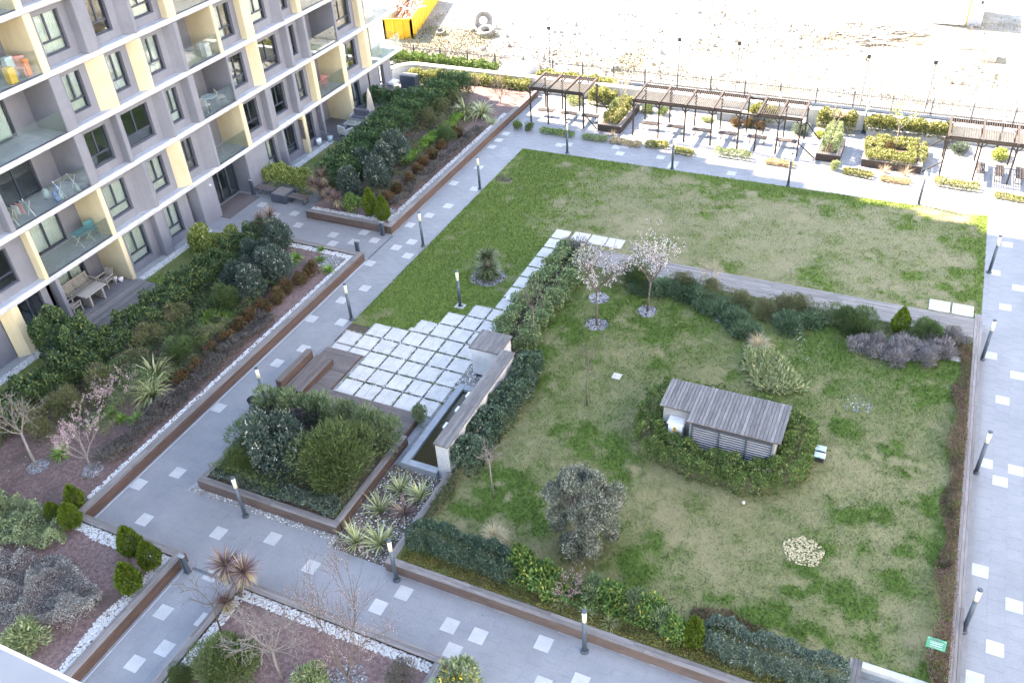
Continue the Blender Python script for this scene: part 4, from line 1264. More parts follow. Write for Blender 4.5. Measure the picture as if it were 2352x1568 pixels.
# entrance: dark glazed doors set back under the first floor
ent = MB()
ent.box(-37.6, -37.5, 34.9, 37.9, 2.40, z1)
for q in (34.9, 35.62, 36.35, 37.1, 37.82):
    ent.box(-37.62, -37.48, q, q+0.08, 0.0, 2.40)
ent.box(-37.62, -37.48, 34.98, 37.82, 0.0, 0.07)
en = ent.build('entrance_door', MT['steel_dark'], bd)
for a, b2 in ((34.98, 35.62), (35.70, 36.35), (36.43, 37.1), (37.18, 37.82)):
    MB().box(-37.56, -37.548, a, b2, 0.07, 2.40).build('pane', MT['glass'], en)
MB().box(-37.47, -37.43, 36.36, 36.38, 0.9, 1.4).build('handle', MT['slab_edge'], en)
MB().cyl(-36.2, 34.4, 2.28, 2.34, 0.07, 10).build('entrance_camera', MT['white'], bd)

# ledge of the viewer's own window
lg = thing('balcony_ledge', (0, 0, 24.0), 'pale metal balcony ledge at the lower left corner', 'ledge')
MB().cbox(-6, 6, -0.7, 0.335, 23.93, 24.0, 0.008).build('ledge', surf('pale_ledge_metal', (0.50, 0.53, 0.58), (0.54, 0.57, 0.62), 1, 0.5, 20, 0.05), lg)
MB().box(-6, 6, -0.72, 0.28, 22.9, 23.93).build('parapet', MT['white_plaster'], lg)

MB().box(-12.0, 6.0, -3.0, 1.6, 26.7, 26.95).build('shade_slab', MT['slab_edge'], lg)  # unseen overhang added to keep direct sun off the ledge
MB().box(-12.0, 6.0, -3.2, -2.9, 20.0, 26.7).build('wall', MT['plaster'], lg)

# pale block added out of view at right to bounce sunlight into the courtyard
bounce_block = thing('apartment_building', (66.0, 22.0, 0.0), 'unseen pale block added on the right to bounce sunlight into the courtyard', 'building')
MB().box(60.0, 74.0, -50.0, 110.0, 0.0, 58.0).build('wall', MT['white_plaster'], bounce_block)
for k in range(20):
    piece('floor_slab', MT['white'], bounce_block, 59.4, 60.0, -50.0, 110.0, 2.9*(k+1)-0.28, 2.9*(k+1))

# ------------------------------------------------------------------ lamp posts
def copy_tree(o, loc, label, group=None):
    c = o.copy()
    link(c)
    c.location = loc
    c['label'] = label
    if group:
        c['group'] = group
    for ch in list(o.children):
        d = ch.copy()
        link(d)
        d.parent = c
        for g in list(ch.children):
            e = g.copy()
            link(e)
            e.parent = d
    return c
LG = 'slim lamp posts around the lawns'
lp = thing('lamp_post', (4.83, 20.72, 0.0), 'x', 'lamp post', LG)
x, y = 4.83, 20.72
m = MB().cyl(x, y, 0.0, 0.05, 0.13, 16)
m.cyl(x, y, 0.05, 0.09, 0.13, 16, 0.085)
m.build('base', MT['steel_dark'], lp, True)
MB().cyl(x, y, 0.06, 1.58, 0.075, 16).build('post', MT['steel_dark'], lp, True)
MB().cyl(x, y, 1.58, 2.06, 0.073, 16).build('lamp_glass', MT['lamp_glass'], lp, True)
m = MB().cyl(x, y, 2.06, 2.11, 0.082, 16)
m.cyl(x, y, 2.11, 2.125, 0.082, 16, 0.06)
m.build('cap', MT['steel_dark'], lp, True)
LAMPS = [((-5.98, 15.48), 'slim lamp post in the middle of the front timber wall'), ((-19.9, 16.02), 'slim lamp post in the pebble strip before the raised shrub box'), ((-13.01, 15.62), 'slim lamp post at the front left corner of the inner lawn'),
  ((-19.93, 49.21), 'slim lamp post at the far lawn edge before the first pergola'), ((-12.94, 49.13), 'slim lamp post at the far lawn edge before the middle pergola'), ((-5.92, 49.04), 'slim lamp post at the far lawn edge beside the narrow shrub box'), ((1.23, 49.05), 'slim lamp post at the sunlit far right lawn edge'),
  ((4.98, 42.98), 'farthest slim lamp post on the right-hand path'), ((4.90, 35.57), 'slim lamp post on the right-hand path level with the timber platform'), ((4.92, 28.23), 'slim lamp post on the right-hand path level with the hut'),
  ((-23.12, 28.44), 'slim lamp post on the left path beside the patio corner'), ((-18.54, 31.28), 'slim lamp post standing in the grass near the dwarf palm'), ((-23.16, 35.8), 'slim lamp post on the left path across from the entrance path'), ((-23.16, 42.93), 'slim lamp post at the far left lawn edge'), ((-23.12, 21.6), 'slim lamp post behind the waste bin on the left path'),
  ((-2.82, 57.86), 'slim lamp post against the cream wall between two planters'), ((-21.9, 58.3), 'slim lamp post behind the first pergola'), ((5.0, 57.86), 'slim lamp post behind the right-hand pergola'), ((-8.3, 57.9), 'slim lamp post behind the gap of the middle pergola'), ((-15.6, 57.9), 'slim lamp post behind the left half of the middle pergola')]
lp['label'] = 'nearest slim lamp post on the right-hand path'
for (a, b2), l in LAMPS:
    copy_tree(lp, (a, b2, 0.0), l)
tag(MB().cbox(-18.78, -18.30, 31.06, 31.5, 0.0, 0.06, 0.01).build('lamp_footing', MT['slab']), 'small concrete footing under the lamp in the grass', 'footing')

# ------------------------------------------------------------------ pergolas
def pergola(name, xs, label, roofs=None):
    y0, y1, h = 53.1, 55.75, 2.5
    t = thing(name, ((xs[0]+xs[-1])/2, 54.4, 0.0), label, 'pergola')
    for x in xs:
        for yy in (y0, y1):
            piece('post', MT['pergola'], t, x-0.045, x+0.045, yy-0.045, yy+0.045, 0.0, h-0.12)
            m = MB()
            m.beam((x-0.32, yy, h-0.14), (x-0.02, yy, h-0.5), 0.05, 0.05)
            m.beam((x+0.32, yy, h-0.14), (x+0.02, yy, h-0.5), 0.05, 0.05)
            m.build('knee_brace', MT['pergola'], t)
    for yy in (y0, y1):
        piece('beam', MT['pergola'], t, xs[0]-0.05, xs[-1]+0.05, yy-0.05, yy+0.05, h-0.20, h-0.08)
    for x in xs:
        piece('rafter', MT['pergola_top'], t, x-0.06, x+0.06, y0-0.15, y1+0.15, h-0.08, h+0.06)
    for a, b2 in zip(xs[:-1], xs[1:]):
        if roofs is not None and (a, b2) not in roofs:
            continue
        for yy in (y0+0.02, y1-0.02):
            piece('end_board', MT['pergola'], t, a+0.06, b2-0.06, yy-0.02, yy+0.02, h-0.08, h+0.02)
        n = max(6, round((b2-a-0.14)/0.128))
        for k in range(n):
            x = a+0.09+(b2-a-0.18)*(k+0.5)/n
            piece('slat', MT['pergola_top'], t, x-0.021, x+0.021, y0+0.04, y1-0.04, h-0.03, h-0.008)
    return t
p1 = pergola('pergola', [-24.16, -22.87, -21.58, -20.29], 'three-bay brown slatted pergola at the far left of the terrace')
p2 = pergola('pergola', [-16.79, -15.07, -13.34, -11.61, -9.88, -8.79, -7.48, -6.17], 'long brown slatted pergola in the middle of the far terrace', {(-16.79, -15.07), (-15.07, -13.34), (-13.34, -11.61), (-11.61, -9.88), (-8.79, -7.48), (-7.48, -6.17)})
p3 = pergola('pergola', [2.03, 3.82, 5.62, 7.4, 9.2], 'brown slatted pergola cut by the right edge of the picture')
for t, pts in ((p1, [((-20.29, 53.1, 1.1), (-19.35, 53.1, 0.1)), ((-20.29, 55.75, 1.3), (-19.3, 55.75, 0.1)), ((-24.16, 55.75, 1.7), (-25.3, 55.75, 0.4))]), (p2, [((-16.79, 55.75, 1.9), (-17.6, 55.75, 0.5)), ((-6.17, 53.1, 0.9), (-5.1, 53.1, 0.05)), ((-6.17, 55.75, 1.2), (-5.2, 55.75, 0.1))]), (p3, [((2.03, 55.75, 1.3), (1.1, 55.75, 0.45)), ((2.03, 53.1, 0.9), (1.1, 53.1, 0.1))])):
    for a, b2 in pts:
        MB().beam(a, b2, 0.06, 0.06).build('stay', MT['pergola'], t)

# ------------------------------------------------------------------ slatted benches
def bench(loc, label, turned=False, group='slatted benches under the pergolas'):
    x, y = loc
    t = thing('slatted_bench', (x, y, 0.0), label, 'bench', group)
    if turned:
        for k in range(5):
            x0 = x-0.21+k*0.087
            piece('slat', MT['pergola'], t, x0, x0+0.072, y-0.74, y+0.74, 0.42, 0.455)
        for q in (-0.55, 0.55):
            m = MB()
            m.beam((x-0.19, y+q, 0.02), (x-0.19, y+q, 0.42), 0.03, 0.03).beam((x+0.19, y+q, 0.02), (x+0.19, y+q, 0.42), 0.03, 0.03).beam((x-0.2, y+q, 0.02), (x+0.2, y+q, 0.02), 0.03, 0.03).beam((x-0.2, y+q, 0.40), (x+0.2, y+q, 0.40), 0.03, 0.03)
            m.build('leg_frame', MT['steel_dark'], t)
    else:
        for k in range(9):
            x0 = x-0.61+k*0.136
            piece('slat', MT['pergola'], t, x0, x0+0.118, y-0.21, y+0.21, 0.42, 0.455)
        for q in (-0.45, 0.45):
            m = MB()
            m.beam((x+q, y-0.19, 0.02), (x+q, y-0.19, 0.42), 0.03, 0.03).beam((x+q, y+0.19, 0.02), (x+q, y+0.19, 0.42), 0.03, 0.03).beam((x+q, y-0.2, 0.02), (x+q, y+0.2, 0.02), 0.03, 0.03)
            m.build('leg_frame', MT['steel_dark'], t)
        m = MB()
        for q in (-0.19, 0.19):
            m.beam((x-0.6, y+q, 0.405), (x+0.6, y+q, 0.405), 0.03, 0.03)
        m.build('seat_rail', MT['steel_dark'], t)
    return t
for x, l in ((-23.53, 'slatted bench nearest the planter wall under the first pergola'), (-21.8, 'middle slatted bench under the first pergola'), (-20.24, 'right slatted bench under the first pergola, next to a planter'),
             (-15.95, 'leftmost slatted bench under the long middle pergola'), (-14.25, 'second slatted bench from the left under the middle pergola'), (-12.5, 'third slatted bench from the left under the middle pergola'), (-10.75, 'fourth slatted bench from the left under the middle pergola'), (-8.88, 'slatted bench below the gap in the middle pergola roof'), (-7.0, 'rightmost slatted bench under the middle pergola')):
    bench((x, 54.32), l)
for x, l in ((4.16, 'leftmost turned bench under the right-hand pergola'), (5.15, 'second turned bench under the right-hand pergola'), (6.2, 'turned bench at the right edge of the picture'), (7.3, 'turned bench just beyond the right edge')):
    bench((x, 53.9), l, True)

# ------------------------------------------------------------------ planter boxes on the far terrace
def planter_box(x0, x1, y0, y1, h, label):
    t = thing('planter_box', ((x0+x1)/2, (y0+y1)/2, 0.0), label, 'planter')
    MB().box(x0+0.12, x1-0.12, y0+0.12, y1-0.12, 0.0, h-0.06).build('soil', MT['earth'], t)
    for r in range(5):
        z = 0.01+r*(h-0.05)/5
        zz = z+(h-0.05)/5-0.008
        piece('cladding_board', MT['pergola'], t, x0, x1, y0, y0+0.03, z, zz)
        piece('cladding_board', MT['pergola'], t, x0, x1, y1-0.03, y1, z, zz)
        piece('cladding_board', MT['pergola'], t, x0+0.001, x0+0.03, y0+0.031, y1-0.031, z, zz)
        piece('cladding_board', MT['pergola'], t, x1-0.03, x1-0.001, y0+0.031, y1-0.031, z, zz)
    for k in range(2):
        a = k*0.15
        piece('top_board', MT['wood_top_x'], t, x0+a-0.01, x1-a+0.01, y0+a-0.01, y0+a+0.13, h-0.035, h)
        piece('top_board', MT['wood_top_x'], t, x0+a-0.01, x1-a+0.01, y1-a-0.13, y1-a+0.01, h-0.035, h)
        piece('top_board', MT['wood_top_y'], t, x0+a-0.01, x0+a+0.13, y0+a+0.132, y1-a-0.132, h-0.035, h)
        piece('top_board', MT['wood_top_y'], t, x1-a-0.13, x1-a+0.01, y0+a+0.132, y1-a-0.132, h-0.035, h)
    return t
planter_box(-19.27, -17.62, 53.05, 57.2, 0.5, 'brown timber planter between the first and middle pergolas')
planter_box(-5.02, -3.6, 52.95, 55.6, 0.5, 'narrow brown timber planter with a tall grey-green shrub')
planter_box(-2.35, 1.02, 52.95, 56.2, 0.5, 'large square brown timber planter with a young tree')
tag(MB().box(-12.2, -6.4, 57.1, 58.1, 0.0, 0.55).build('grey_trough', MT['pool_stone']), 'low grey concrete trough behind the middle pergola', 'planter')
tag(MB().box(-2.6, 2.0, 57.3, 58.1, 0.0, 0.55).build('grey_trough', MT['pool_stone']), 'low dark concrete trough under the hedge behind the square planter', 'planter')

# ------------------------------------------------------------------ boundary wall, fence, waste ground
bw = thing('boundary_wall', (-10, 58.3, 0.0), 'cream boundary wall with a broad pale coping behind the pergolas', 'wall')
for k in range(17):
    x0 = -36.0+k*3.0
    piece('wall_panel', MT['cream'], bw, x0, x0+2.985, 58.2, 58.42, 0.0, 1.0)
for k in range(17):
    x0 = -36.0+k*3.0
    piece('coping_stone', MT['white_plaster'], bw, x0, x0+2.99, 58.12, 58.62, 1.002, 1.09)
MB().box(-36, 15, 58.43, 58.6, 0, 0.9).build('rear_face', MT['pool_stone'], bw)
cw = MB()
pts = [(-36.0+0.0, 58.37)]
for k in range(7):
    a = math.radians(90+k*15)
    pts.append((-36.0+1.6*math.cos(a), 56.8+1.6*math.sin(a)))
for (a, b2) in zip(pts[:-1], pts[1:]):
    cw.beam((a[0], a[1], 1.046), (b2[0], b2[1], 1.046), 0.5, 0.085)
    cw.beam((a[0], a[1], 0.5), (b2[0], b2[1], 0.5), 0.22, 0.99)
cw.build('curved_end', MT['white_plaster'], bw)
kb = struct(MB().box(-60, 30, 61.45, 61.75, -0.05, 0.16).build('kerb', MT['pool_stone']))
fe = thing('picket_fence', (-10, 61.6, 0.16), 'grey metal picket fence with a wavy top edge along the waste ground', 'fence')
MT['picket'] = surf('grey_picket', (0.10, 0.105, 0.115), (0.14, 0.147, 0.158), 2, 0.5, 30, 0.1)
for p in range(26):
    m = MB()
    x0 = -48.0+p*2.45
    for k in range(20):
        x = x0+k*0.1225
        h = 1.18+0.12*abs(math.sin((k+0.5)/20*math.pi*2))
        m.box(x-0.017, x+0.017, 61.585, 61.605, 0.16, h)
    m.box(x0-0.06, x0+2.39, 61.606, 61.63, 0.28, 0.33)
    m.box(x0-0.06, x0+2.39, 61.606, 61.63, 0.98, 1.03)
    m.build('picket_panel', MT['picket'], fe, kind='stuff')
    piece('fence_post', MT['steel_dark'], fe, x0-0.10, x0-0.04, 61.57, 61.63, 0.16, 1.3)
for (x, y), l in (((-3.55, 62.3), 'thin floodlight mast behind the large square planter'), ((0.55, 62.3), 'rightmost thin floodlight mast beyond the fence'), ((-16.4, 62.3), 'thin floodlight mast behind the left half of the middle pergola'), ((-12.2, 62.6), 'thin floodlight mast behind the right half of the middle pergola'), ((-26.5, 62.2), 'leftmost thin floodlight mast beyond the fence')):
    t = thing('floodlight_mast', (x, y, 0.0), l, 'mast', 'floodlight masts beyond the fence')
    MB().cyl(x, y, 0.0, 3.35, 0.03, 8).build('pole', MT['steel_dark'], t)
    MB().box(x-0.14, x+0.10, y-0.06, y+0.06, 3.28, 3.52).build('floodlight', MT['black'], t)

# stones and rubble strewn over the waste ground
def rubble(seed=9):
    rg = np.random.default_rng(seed)
    base = np.array([(1, 0, -0.3), (0.3, 1, -0.3), (-0.8, 0.6, -0.3), (-0.8, -0.6, -0.3), (0.3, -1, -0.3), (0.5, 0.2, 0.75), (-0.4, 0.3, 0.7), (-0.1, -0.5, 0.75)])
    fac = [(0, 1, 5), (1, 2, 6), (1, 6, 5), (2, 3, 6), (3, 7, 6), (3, 4, 7), (4, 0, 7), (0, 5, 7), (5, 6, 7)]
    P = []
    for cx, cy, sx, sy, n, s in ((-30, 66, 3.5, 2.5, 900, 0.15), (-24, 70, 5, 4, 900, 0.15), (-14, 77, 3.5, 2.0, 380, 0.2), (-9, 75, 2.5, 2, 260, 0.16), (4, 69, 3, 1.6, 200, 0.16), (-3, 64.5, 2.2, 0.8, 200, 0.12), (0.5, 64.2, 1.4, 0.6, 140, 0.12), (-20, 64.5, 6, 1.4, 500, 0.11), (-10, 68, 9, 4, 400, 0.13), (-35, 69.5, 1.6, 1.2, 160, 0.16), (-18, 84, 14, 6, 500, 0.2)):
        P.append(np.stack([rg.normal(cx, sx, n), rg.normal(cy, sy, n), 0.55*s*np.exp(rg.normal(0, 0.55, n))], 1))
    P = np.concatenate(P)
    P = P[P[:, 1] > 62.4]
    n = len(P)
    V = base[None]*P[:, 2][:, None, None]*rg.uniform(0.6, 1.2, (n, 1, 3))
    V = V*(1+rg.normal(0, 0.18, V.shape))
    a = rg.uniform(0, 6.283, n)
    c, s = np.cos(a)[:, None], np.sin(a)[:, None]
    V = np.stack([V[..., 0]*c-V[..., 1]*s+P[:, 0][:, None], V[..., 0]*s+V[..., 1]*c+P[:, 1][:, None], V[..., 2]+0.05], 2)
    F = (np.arange(n)*8)[:, None, None]+np.array(fac)[None]
    o = link(bpy.data.objects.new('rubble', mesh_np('rubble', V.reshape(-1, 3), F.reshape(-1, 3), MT['peb_rub'], {'rnd': np.repeat(rg.uniform(0, 1, n), 8)})))
    o['kind'] = 'stuff'
    tag(o, 'pale broken stones strewn over the waste ground', 'rubble')
MT['peb_rub'] = leafmat('rubble_stone', (0.22, 0.21, 0.195), (0.36, 0.345, 0.33), (0.18, 0.16, 0.145), 0.12, 0.0, 0.9)
rubble()

def tyre(loc, r, tilt, label):
    t = thing('tyre', loc, label, 'tyre')
    m = MB()
    nr, ns = 22, 10
    R, q = r*0.72, r*0.30
    rot = Matrix.Rotation(tilt[2], 3, 'Z') @ Matrix.Rotation(tilt[0], 3, 'X')
    vs = []
    for i in range(nr):
        A = 2*math.pi*i/nr
        for j in range(ns):
            B_ = 2*math.pi*j/ns
            xx = R+q*math.cos(B_)
            v = rot @ Vector((xx*math.cos(A), xx*math.sin(A), q*1.25*math.sin(B_)))
            vs.append((loc[0]+v.x, loc[1]+v.y, loc[2]+v.z))
    fs = [(i*ns+j, ((i+1) % nr)*ns+j, ((i+1) % nr)*ns+(j+1) % ns, i*ns+(j+1) % ns) for i in range(nr) for j in range(ns)]
    m.add(vs, fs)
    m.build('casing', MT['rubber'], t, True)
tyre((-36.2, 70.3, 0.75), 0.85, (1.0, 0, 0.5), 'big pale tyre leaning upright on the rubble')
tyre((-35.1, 68.6, 0.40), 0.80, (0.25, 0, 0.2), 'big pale tyre lying flat beside the upright one')
tyre((-39.2, 67.9, 0.22), 0.48, (0.2, 0, 0.0), 'small tyre in the weeds below the yellow skip')

# the yellow skip with red steel scrap
sk = thing('scrap_skip', (-43.2, 71.0, 0.0), 'long yellow ribbed skip heaped with rusty steel scrap', 'skip')
ex = Vector((-0.30, 1.0, 0)).normalized()
ey = Vector((-1.0, -0.30, 0)).normalized()
o0 = Vector((-41.1, 66.2, 0.0))
def skp(a, b2, c):
    v = o0+ex*a+ey*b2
    return (v.x, v.y, c)
def side(name, a0, b0, a1, b1, n, mat, h=1.7):
    m = MB()
    m.beam(skp(a0, b0, h/2), skp(a1, b1, h/2), 0.06, h)
    w_ = m.build(name, mat, sk)
    r = MB()
    for k in range(n+1):
        q = k/n
        v = Vector(skp(a0+(a1-a0)*q, b0+(b1-b0)*q, 0))
        r.beam((v.x, v.y, 0.05), (v.x, v.y, h+0.02), 0.16, 0.16)
    r.beam(skp(a0, b0, h), skp(a1, b1, h), 0.18, 0.14)
    r.build('rib', mat, w_)
side('side_panel', 0, 0, 11.0, 0, 11, MT['yellow'])
side('side_panel', 0, 2.4, 11.0, 2.4, 11, surf('faded_green_paint', (0.30, 0.42, 0.34), (0.42, 0.52, 0.44), 2, 0.6, 30, 0.2))
side('end_panel', 0, 0, 0, 2.4, 3, MT['yellow'])
MB().prism([skp(0, 0, 0)[:2], skp(11, 0, 0)[:2], skp(11, 2.4, 0)[:2], skp(0, 2.4, 0)[:2]], 0.02, 0.9).build('floor', MT['rust'], sk)
m = MB()
for k in range(46):
    a = rnd.uniform(0.2, 9.5)
    b2 = rnd.uniform(0.2, 2.2)
    l = rnd.uniform(0.6, 2.4)
    d = rnd.uniform(-0.5, 0.5)
    p = skp(a, b2, rnd.uniform(1.2, 1.8))
    q = skp(a+l*math.cos(d), b2+l*math.sin(d), rnd.uniform(1.2, 2.1))
    m.beam(p, q, 0.09, 0.06)
m.build('scrap', MT['rust'], sk, kind='stuff')
m = MB()
for k in range(16):
    a = rnd.uniform(0.0, 9.0)
    b2 = rnd.uniform(0.2, 2.2)
    l = rnd.uniform(0.8, 2.6)
    d = rnd.uniform(-1.2, 1.2)
    m.beam(skp(a, b2, rnd.uniform(1.5, 2.2)), skp(a+l*math.cos(d), b2+l*math.sin(d), rnd.uniform(1.4, 2.3)), 0.1, 0.08)
m.build('scrap', MT['white'], sk, kind='stuff')

# white cabin, wood pile, open crate
cb = thing('site_cabin', (1.6, 82.5, 0.0), 'white site cabin with a pale door at the top right of the waste ground', 'cabin')
MB().box(-0.3, 3.3, 81.0, 85.5, 0.1, 2.6).build('body', MT['white'], cb)
MB().box(-0.4, 3.4, 80.9, 85.6, 2.6, 2.72).build('roof', MT['white'], cb)
MB().box(2.25, 3.25, 80.96, 80.995, 0.15, 2.35).build('door', MT['slab_edge'], cb)
piece('door_frame', MT['yellow'], cb, 2.17, 2.24, 80.95, 80.995, 0.1, 2.42)
piece('door_window', MT['frame'], cb, 2.95, 3.1, 80.94, 80.958, 1.9, 2.1)
wp = thing('timber_pile', (-4.0, 76.5, 0.0), 'heap of broken grey timber planks on the waste ground', 'planks')
for k in range(72):
    x = rnd.gauss(-4.0, 2.3)
    y = rnd.gauss(76.6, 1.2)
    z = 0.08+abs(rnd.gauss(0, 0.35))*max(0.1, 1-abs(x+4)/6)
    a = rnd.gauss(0.15, 0.5)
    l = rnd.uniform(0.8, 3.4)
    MB().beam((x-l/2*math.cos(a), y-l/2*math.sin(a), z), (x+l/2*math.cos(a), y+l/2*math.sin(a), z+rnd.uniform(-0.1, 0.35)), rnd.uniform(0.08, 0.2), 0.04).build('plank', MT['teak' if k % 3 else 'bark_pale'], wp)
cr_ = thing('broken_crate', (3.95, 73.8, 0.0), 'open wooden crate lying on the waste ground at right', 'crate')
for (a, b2, c, d, e, g) in ((3.4, 4.6, 73.1, 73.16, 0.0, 0.7), (3.4, 4.6, 74.44, 74.5, 0.0, 0.7), (3.4, 3.46, 73.17, 74.43, 0.0, 0.7), (4.54, 4.6, 73.17, 74.43, 0.0, 0.7), (3.46, 4.54, 73.17, 74.43, 0.05, 0.1)):
    piece('panel', MT['cloth_cream'], cr_, a, b2, c, d, e, g)
tag(MB().box(-29.3, -27.0, 58.75, 61.1, 0.0, 1.15).build('utility_box', MT['slab_edge']), 'low flat-roofed concrete utility box in front of the fence', 'utility box')

# ------------------------------------------------------------------ bollards, bin, sign
for (x, y, h, l) in ((-36.3, 37.75, 0.95, 'dark metal bollard beside the building entrance'), (-20.2, 13.1, 0.85, 'dark metal bollard at the alley planter corner'), (-26.15, 33.85, 0.8, 'dark metal bollard on the near side of the entrance path'), (-25.95, 36.1, 0.8, 'dark metal bollard on the far side of the entrance path')):
    t = thing('bollard', (x, y, 0.0), l, 'bollard', 'dark path bollards')
    MB().box(x-0.13, x+0.13, y-0.1, y+0.1, 0.0, 0.03).build('base_plate', MT['steel_dark'], t)
    piece('post', MT['steel_dark'], t, x-0.11, x-0.03, y-0.06, y+0.06, 0.03, h)
    piece('post', MT['steel_dark'], t, x+0.03, x+0.11, y-0.06, y+0.06, 0.03, h)
    MB().cbox(x-0.12, x+0.12, y-0.07, y+0.07, h, h+0.06, 0.015).build('cap', MT['pool_stone'], t)
bn = thing('waste_bin', (-23.35, 21.15, 0.0), 'dark waste bin lined with a black bag on the left path', 'bin')
MB().cyl(-23.35, 21.15, 0.05, 0.62, 0.19, 14, 0.24).build('body', MT['steel_dark'], bn, True)
m = MB()
m.tube([(-23.35, 21.15, 0.60), (-23.35, 21.15, 0.66), (-23.35, 21.15, 0.58), (-23.35, 21.15, 0.3)], [0.25, 0.265, 0.21, 0.16], 14, False)
m.build('bag', MT['black'], bn, True)
sg = thing('green_sign', (3.89, 19.12, 0.42), 'small green notice board on a thin post at the lawn edge', 'sign')
MB().beam((3.89, 19.12, 0.42), (3.89, 19.12, 0.92), 0.04, 0.03).build('post', MT['slab_edge'], sg)
R_ = Matrix.Rotation(math.radians(-38), 3, 'X')
def sgp(a, b2, c):
    v = R_ @ Vector((a, b2, c))
    return (3.93+v.x, 19.10+v.y, 1.02+v.z)
def plate(a0, a1, c0, c1, d0, d1, name, mat, par):
    m = MB()
    vs = [sgp(a, d, c) for d in (d0, d1) for (a, c) in ((a0, c0), (a1, c0), (a1, c1), (a0, c1))]
    m.add(vs, [(0, 1, 2, 3), (7, 6, 5, 4), (0, 4, 5, 1), (1, 5, 6, 2), (2, 6, 7, 3), (3, 7, 4, 0)])
    return m.build(name, mat, par)
bdp = plate(-0.27, 0.27, -0.15, 0.17, -0.01, 0.01, 'board', MT['sign_green'], sg)
for r in range(2):
    plate(-0.17, 0.17, -0.06+r*0.065, -0.035+r*0.065, -0.013, -0.011, 'lettering', MT['tin_blue'], bdp)
plate(-0.2, 0.2, -0.11, -0.10, -0.013, -0.011, 'border', MT['cloth_cream'], bdp)
plate(-0.2, 0.2, 0.055, 0.065, -0.013, -0.011, 'border', MT['cloth_cream'], bdp)
for k in range(5):
    plate(-0.13+k*0.055, -0.10+k*0.055, 0.085, 0.145, -0.013, -0.011, 'lettering', MT['cushion'], bdp)
for a in (-0.24, 0.21):
    plate(a, a+0.03, 0.13, 0.15, -0.013, -0.011, 'corner', MT['white'], bdp)

# ------------------------------------------------------------------ entrance benches, box and mat
tag(MB().box(-37.3, -35.7, 34.7, 37.6, 0.014, 0.035).build('door_mat', MT['mat']), 'brown door mat before the glazed entrance', 'mat')
for (x0, x1, y0, y1, l) in ((-36.15, -34.85, 37.85, 38.4, 'slatted bench between the bollard and the dark planter cube'), (-33.5, -32.2, 37.55, 38.1, 'slatted bench between the dark planter cube and the cordylines')):
    t = thing('slatted_bench', ((x0+x1)/2, (y0+y1)/2, 0.0), l, 'bench')
    for k in range(5):
        yy = y0+k*(y1-y0)/5
        piece('slat', MT['deck_x'], t, x0, x1, yy, yy+(y1-y0)/5-0.012, 0.39, 0.43)
    for q in (x0+0.15, x1-0.2):
        m = MB()
        m.beam((q, y0+0.03, 0.02), (q, y0+0.03, 0.39), 0.04, 0.04).beam((q, y1-0.05, 0.02), (q, y1-0.05, 0.39), 0.04, 0.04).beam((q, y0, 0.03), (q, y1, 0.03), 0.04, 0.03)
        m.build('leg_frame', MT['steel_dark'], t)
t = thing('planter_cube', (-34.0, 37.9, 0.0), 'dark slate planter cube with dry soil between two entrance benches', 'planter')
MB().box(-34.6, -33.5, 37.3, 38.4, 0.0, 0.55).build('box', MT['steel_dark'], t)
MB().box(-34.52, -33.58, 37.38, 38.32, 0.55, 0.565).build('soil', MT['bark_pale'], t)

# ------------------------------------------------------------------ private terraces
def deck_boards(name, x0, x1, y0, y1, z, mat, label, w=0.14):
    t = thing(name, ((x0+x1)/2, (y0+y1)/2, 0), label, 'deck')
    MB().box(x0+0.02, x1-0.02, y0+0.02, y1-0.02, 0.0, z-0.03).build('frame', MT['earth'], t)
    n = round((x1-x0)/w)
    for k in range(n):
        a = x0+(x1-x0)*k/n
        piece('board', mat, t, a, a+(x1-x0)/n-0.014, y0, y1, z-0.03, z+rnd.uniform(-0.002, 0.002))
    return t
deck_boards('terrace_deck', -36.3, -32.6, 23.1, 27.5, 0.08, MT['wood_top_y'], 'weathered board terrace before the teak table')
deck_boards('terrace_deck', -36.3, -33.2, 46.1, 50.3, 0.08, MT['deck_grey'], 'dark grey board terrace under the white rattan set')
deck_boards('terrace_deck', -36.3, -31.6, 51.9, 55.4, 0.08, MT['deck_grey'], 'dark board terrace at the far end of the building')
MB_f = struct(MB().box(XB, -36.31, 23.42, 27.36, 0.0, 0.07).build('floor', MT['deck_grey']))
MB_f = struct(MB().box(XB, -36.31, 46.15, 49.3, 0.0, 0.07).build('floor', MT['deck_grey']))

def garden_lawn(x0, x1, y0, y1, seed):
    lawn('lawn', x0, x1, y0, y1, 0.03, lambda x, y: np.clip(0.72+0.12*n_big(x, y)+0.1*n_mid(x, y), 0, 1), MT['lawn_up'], lambda x, y: x > 1e9, int((x1-x0)*(y1-y0)*260), 0.01, seed)
garden_lawn(-35.75, -32.0, 27.6, 33.0, 71)
garden_lawn(-35.75, -32.0, 16.5, 20.4, 72)
garden_lawn(-35.75, -31.3, 39.9, 46.0, 73)
garden_lawn(-34.5, -31.3, 55.4, 57.4, 74)

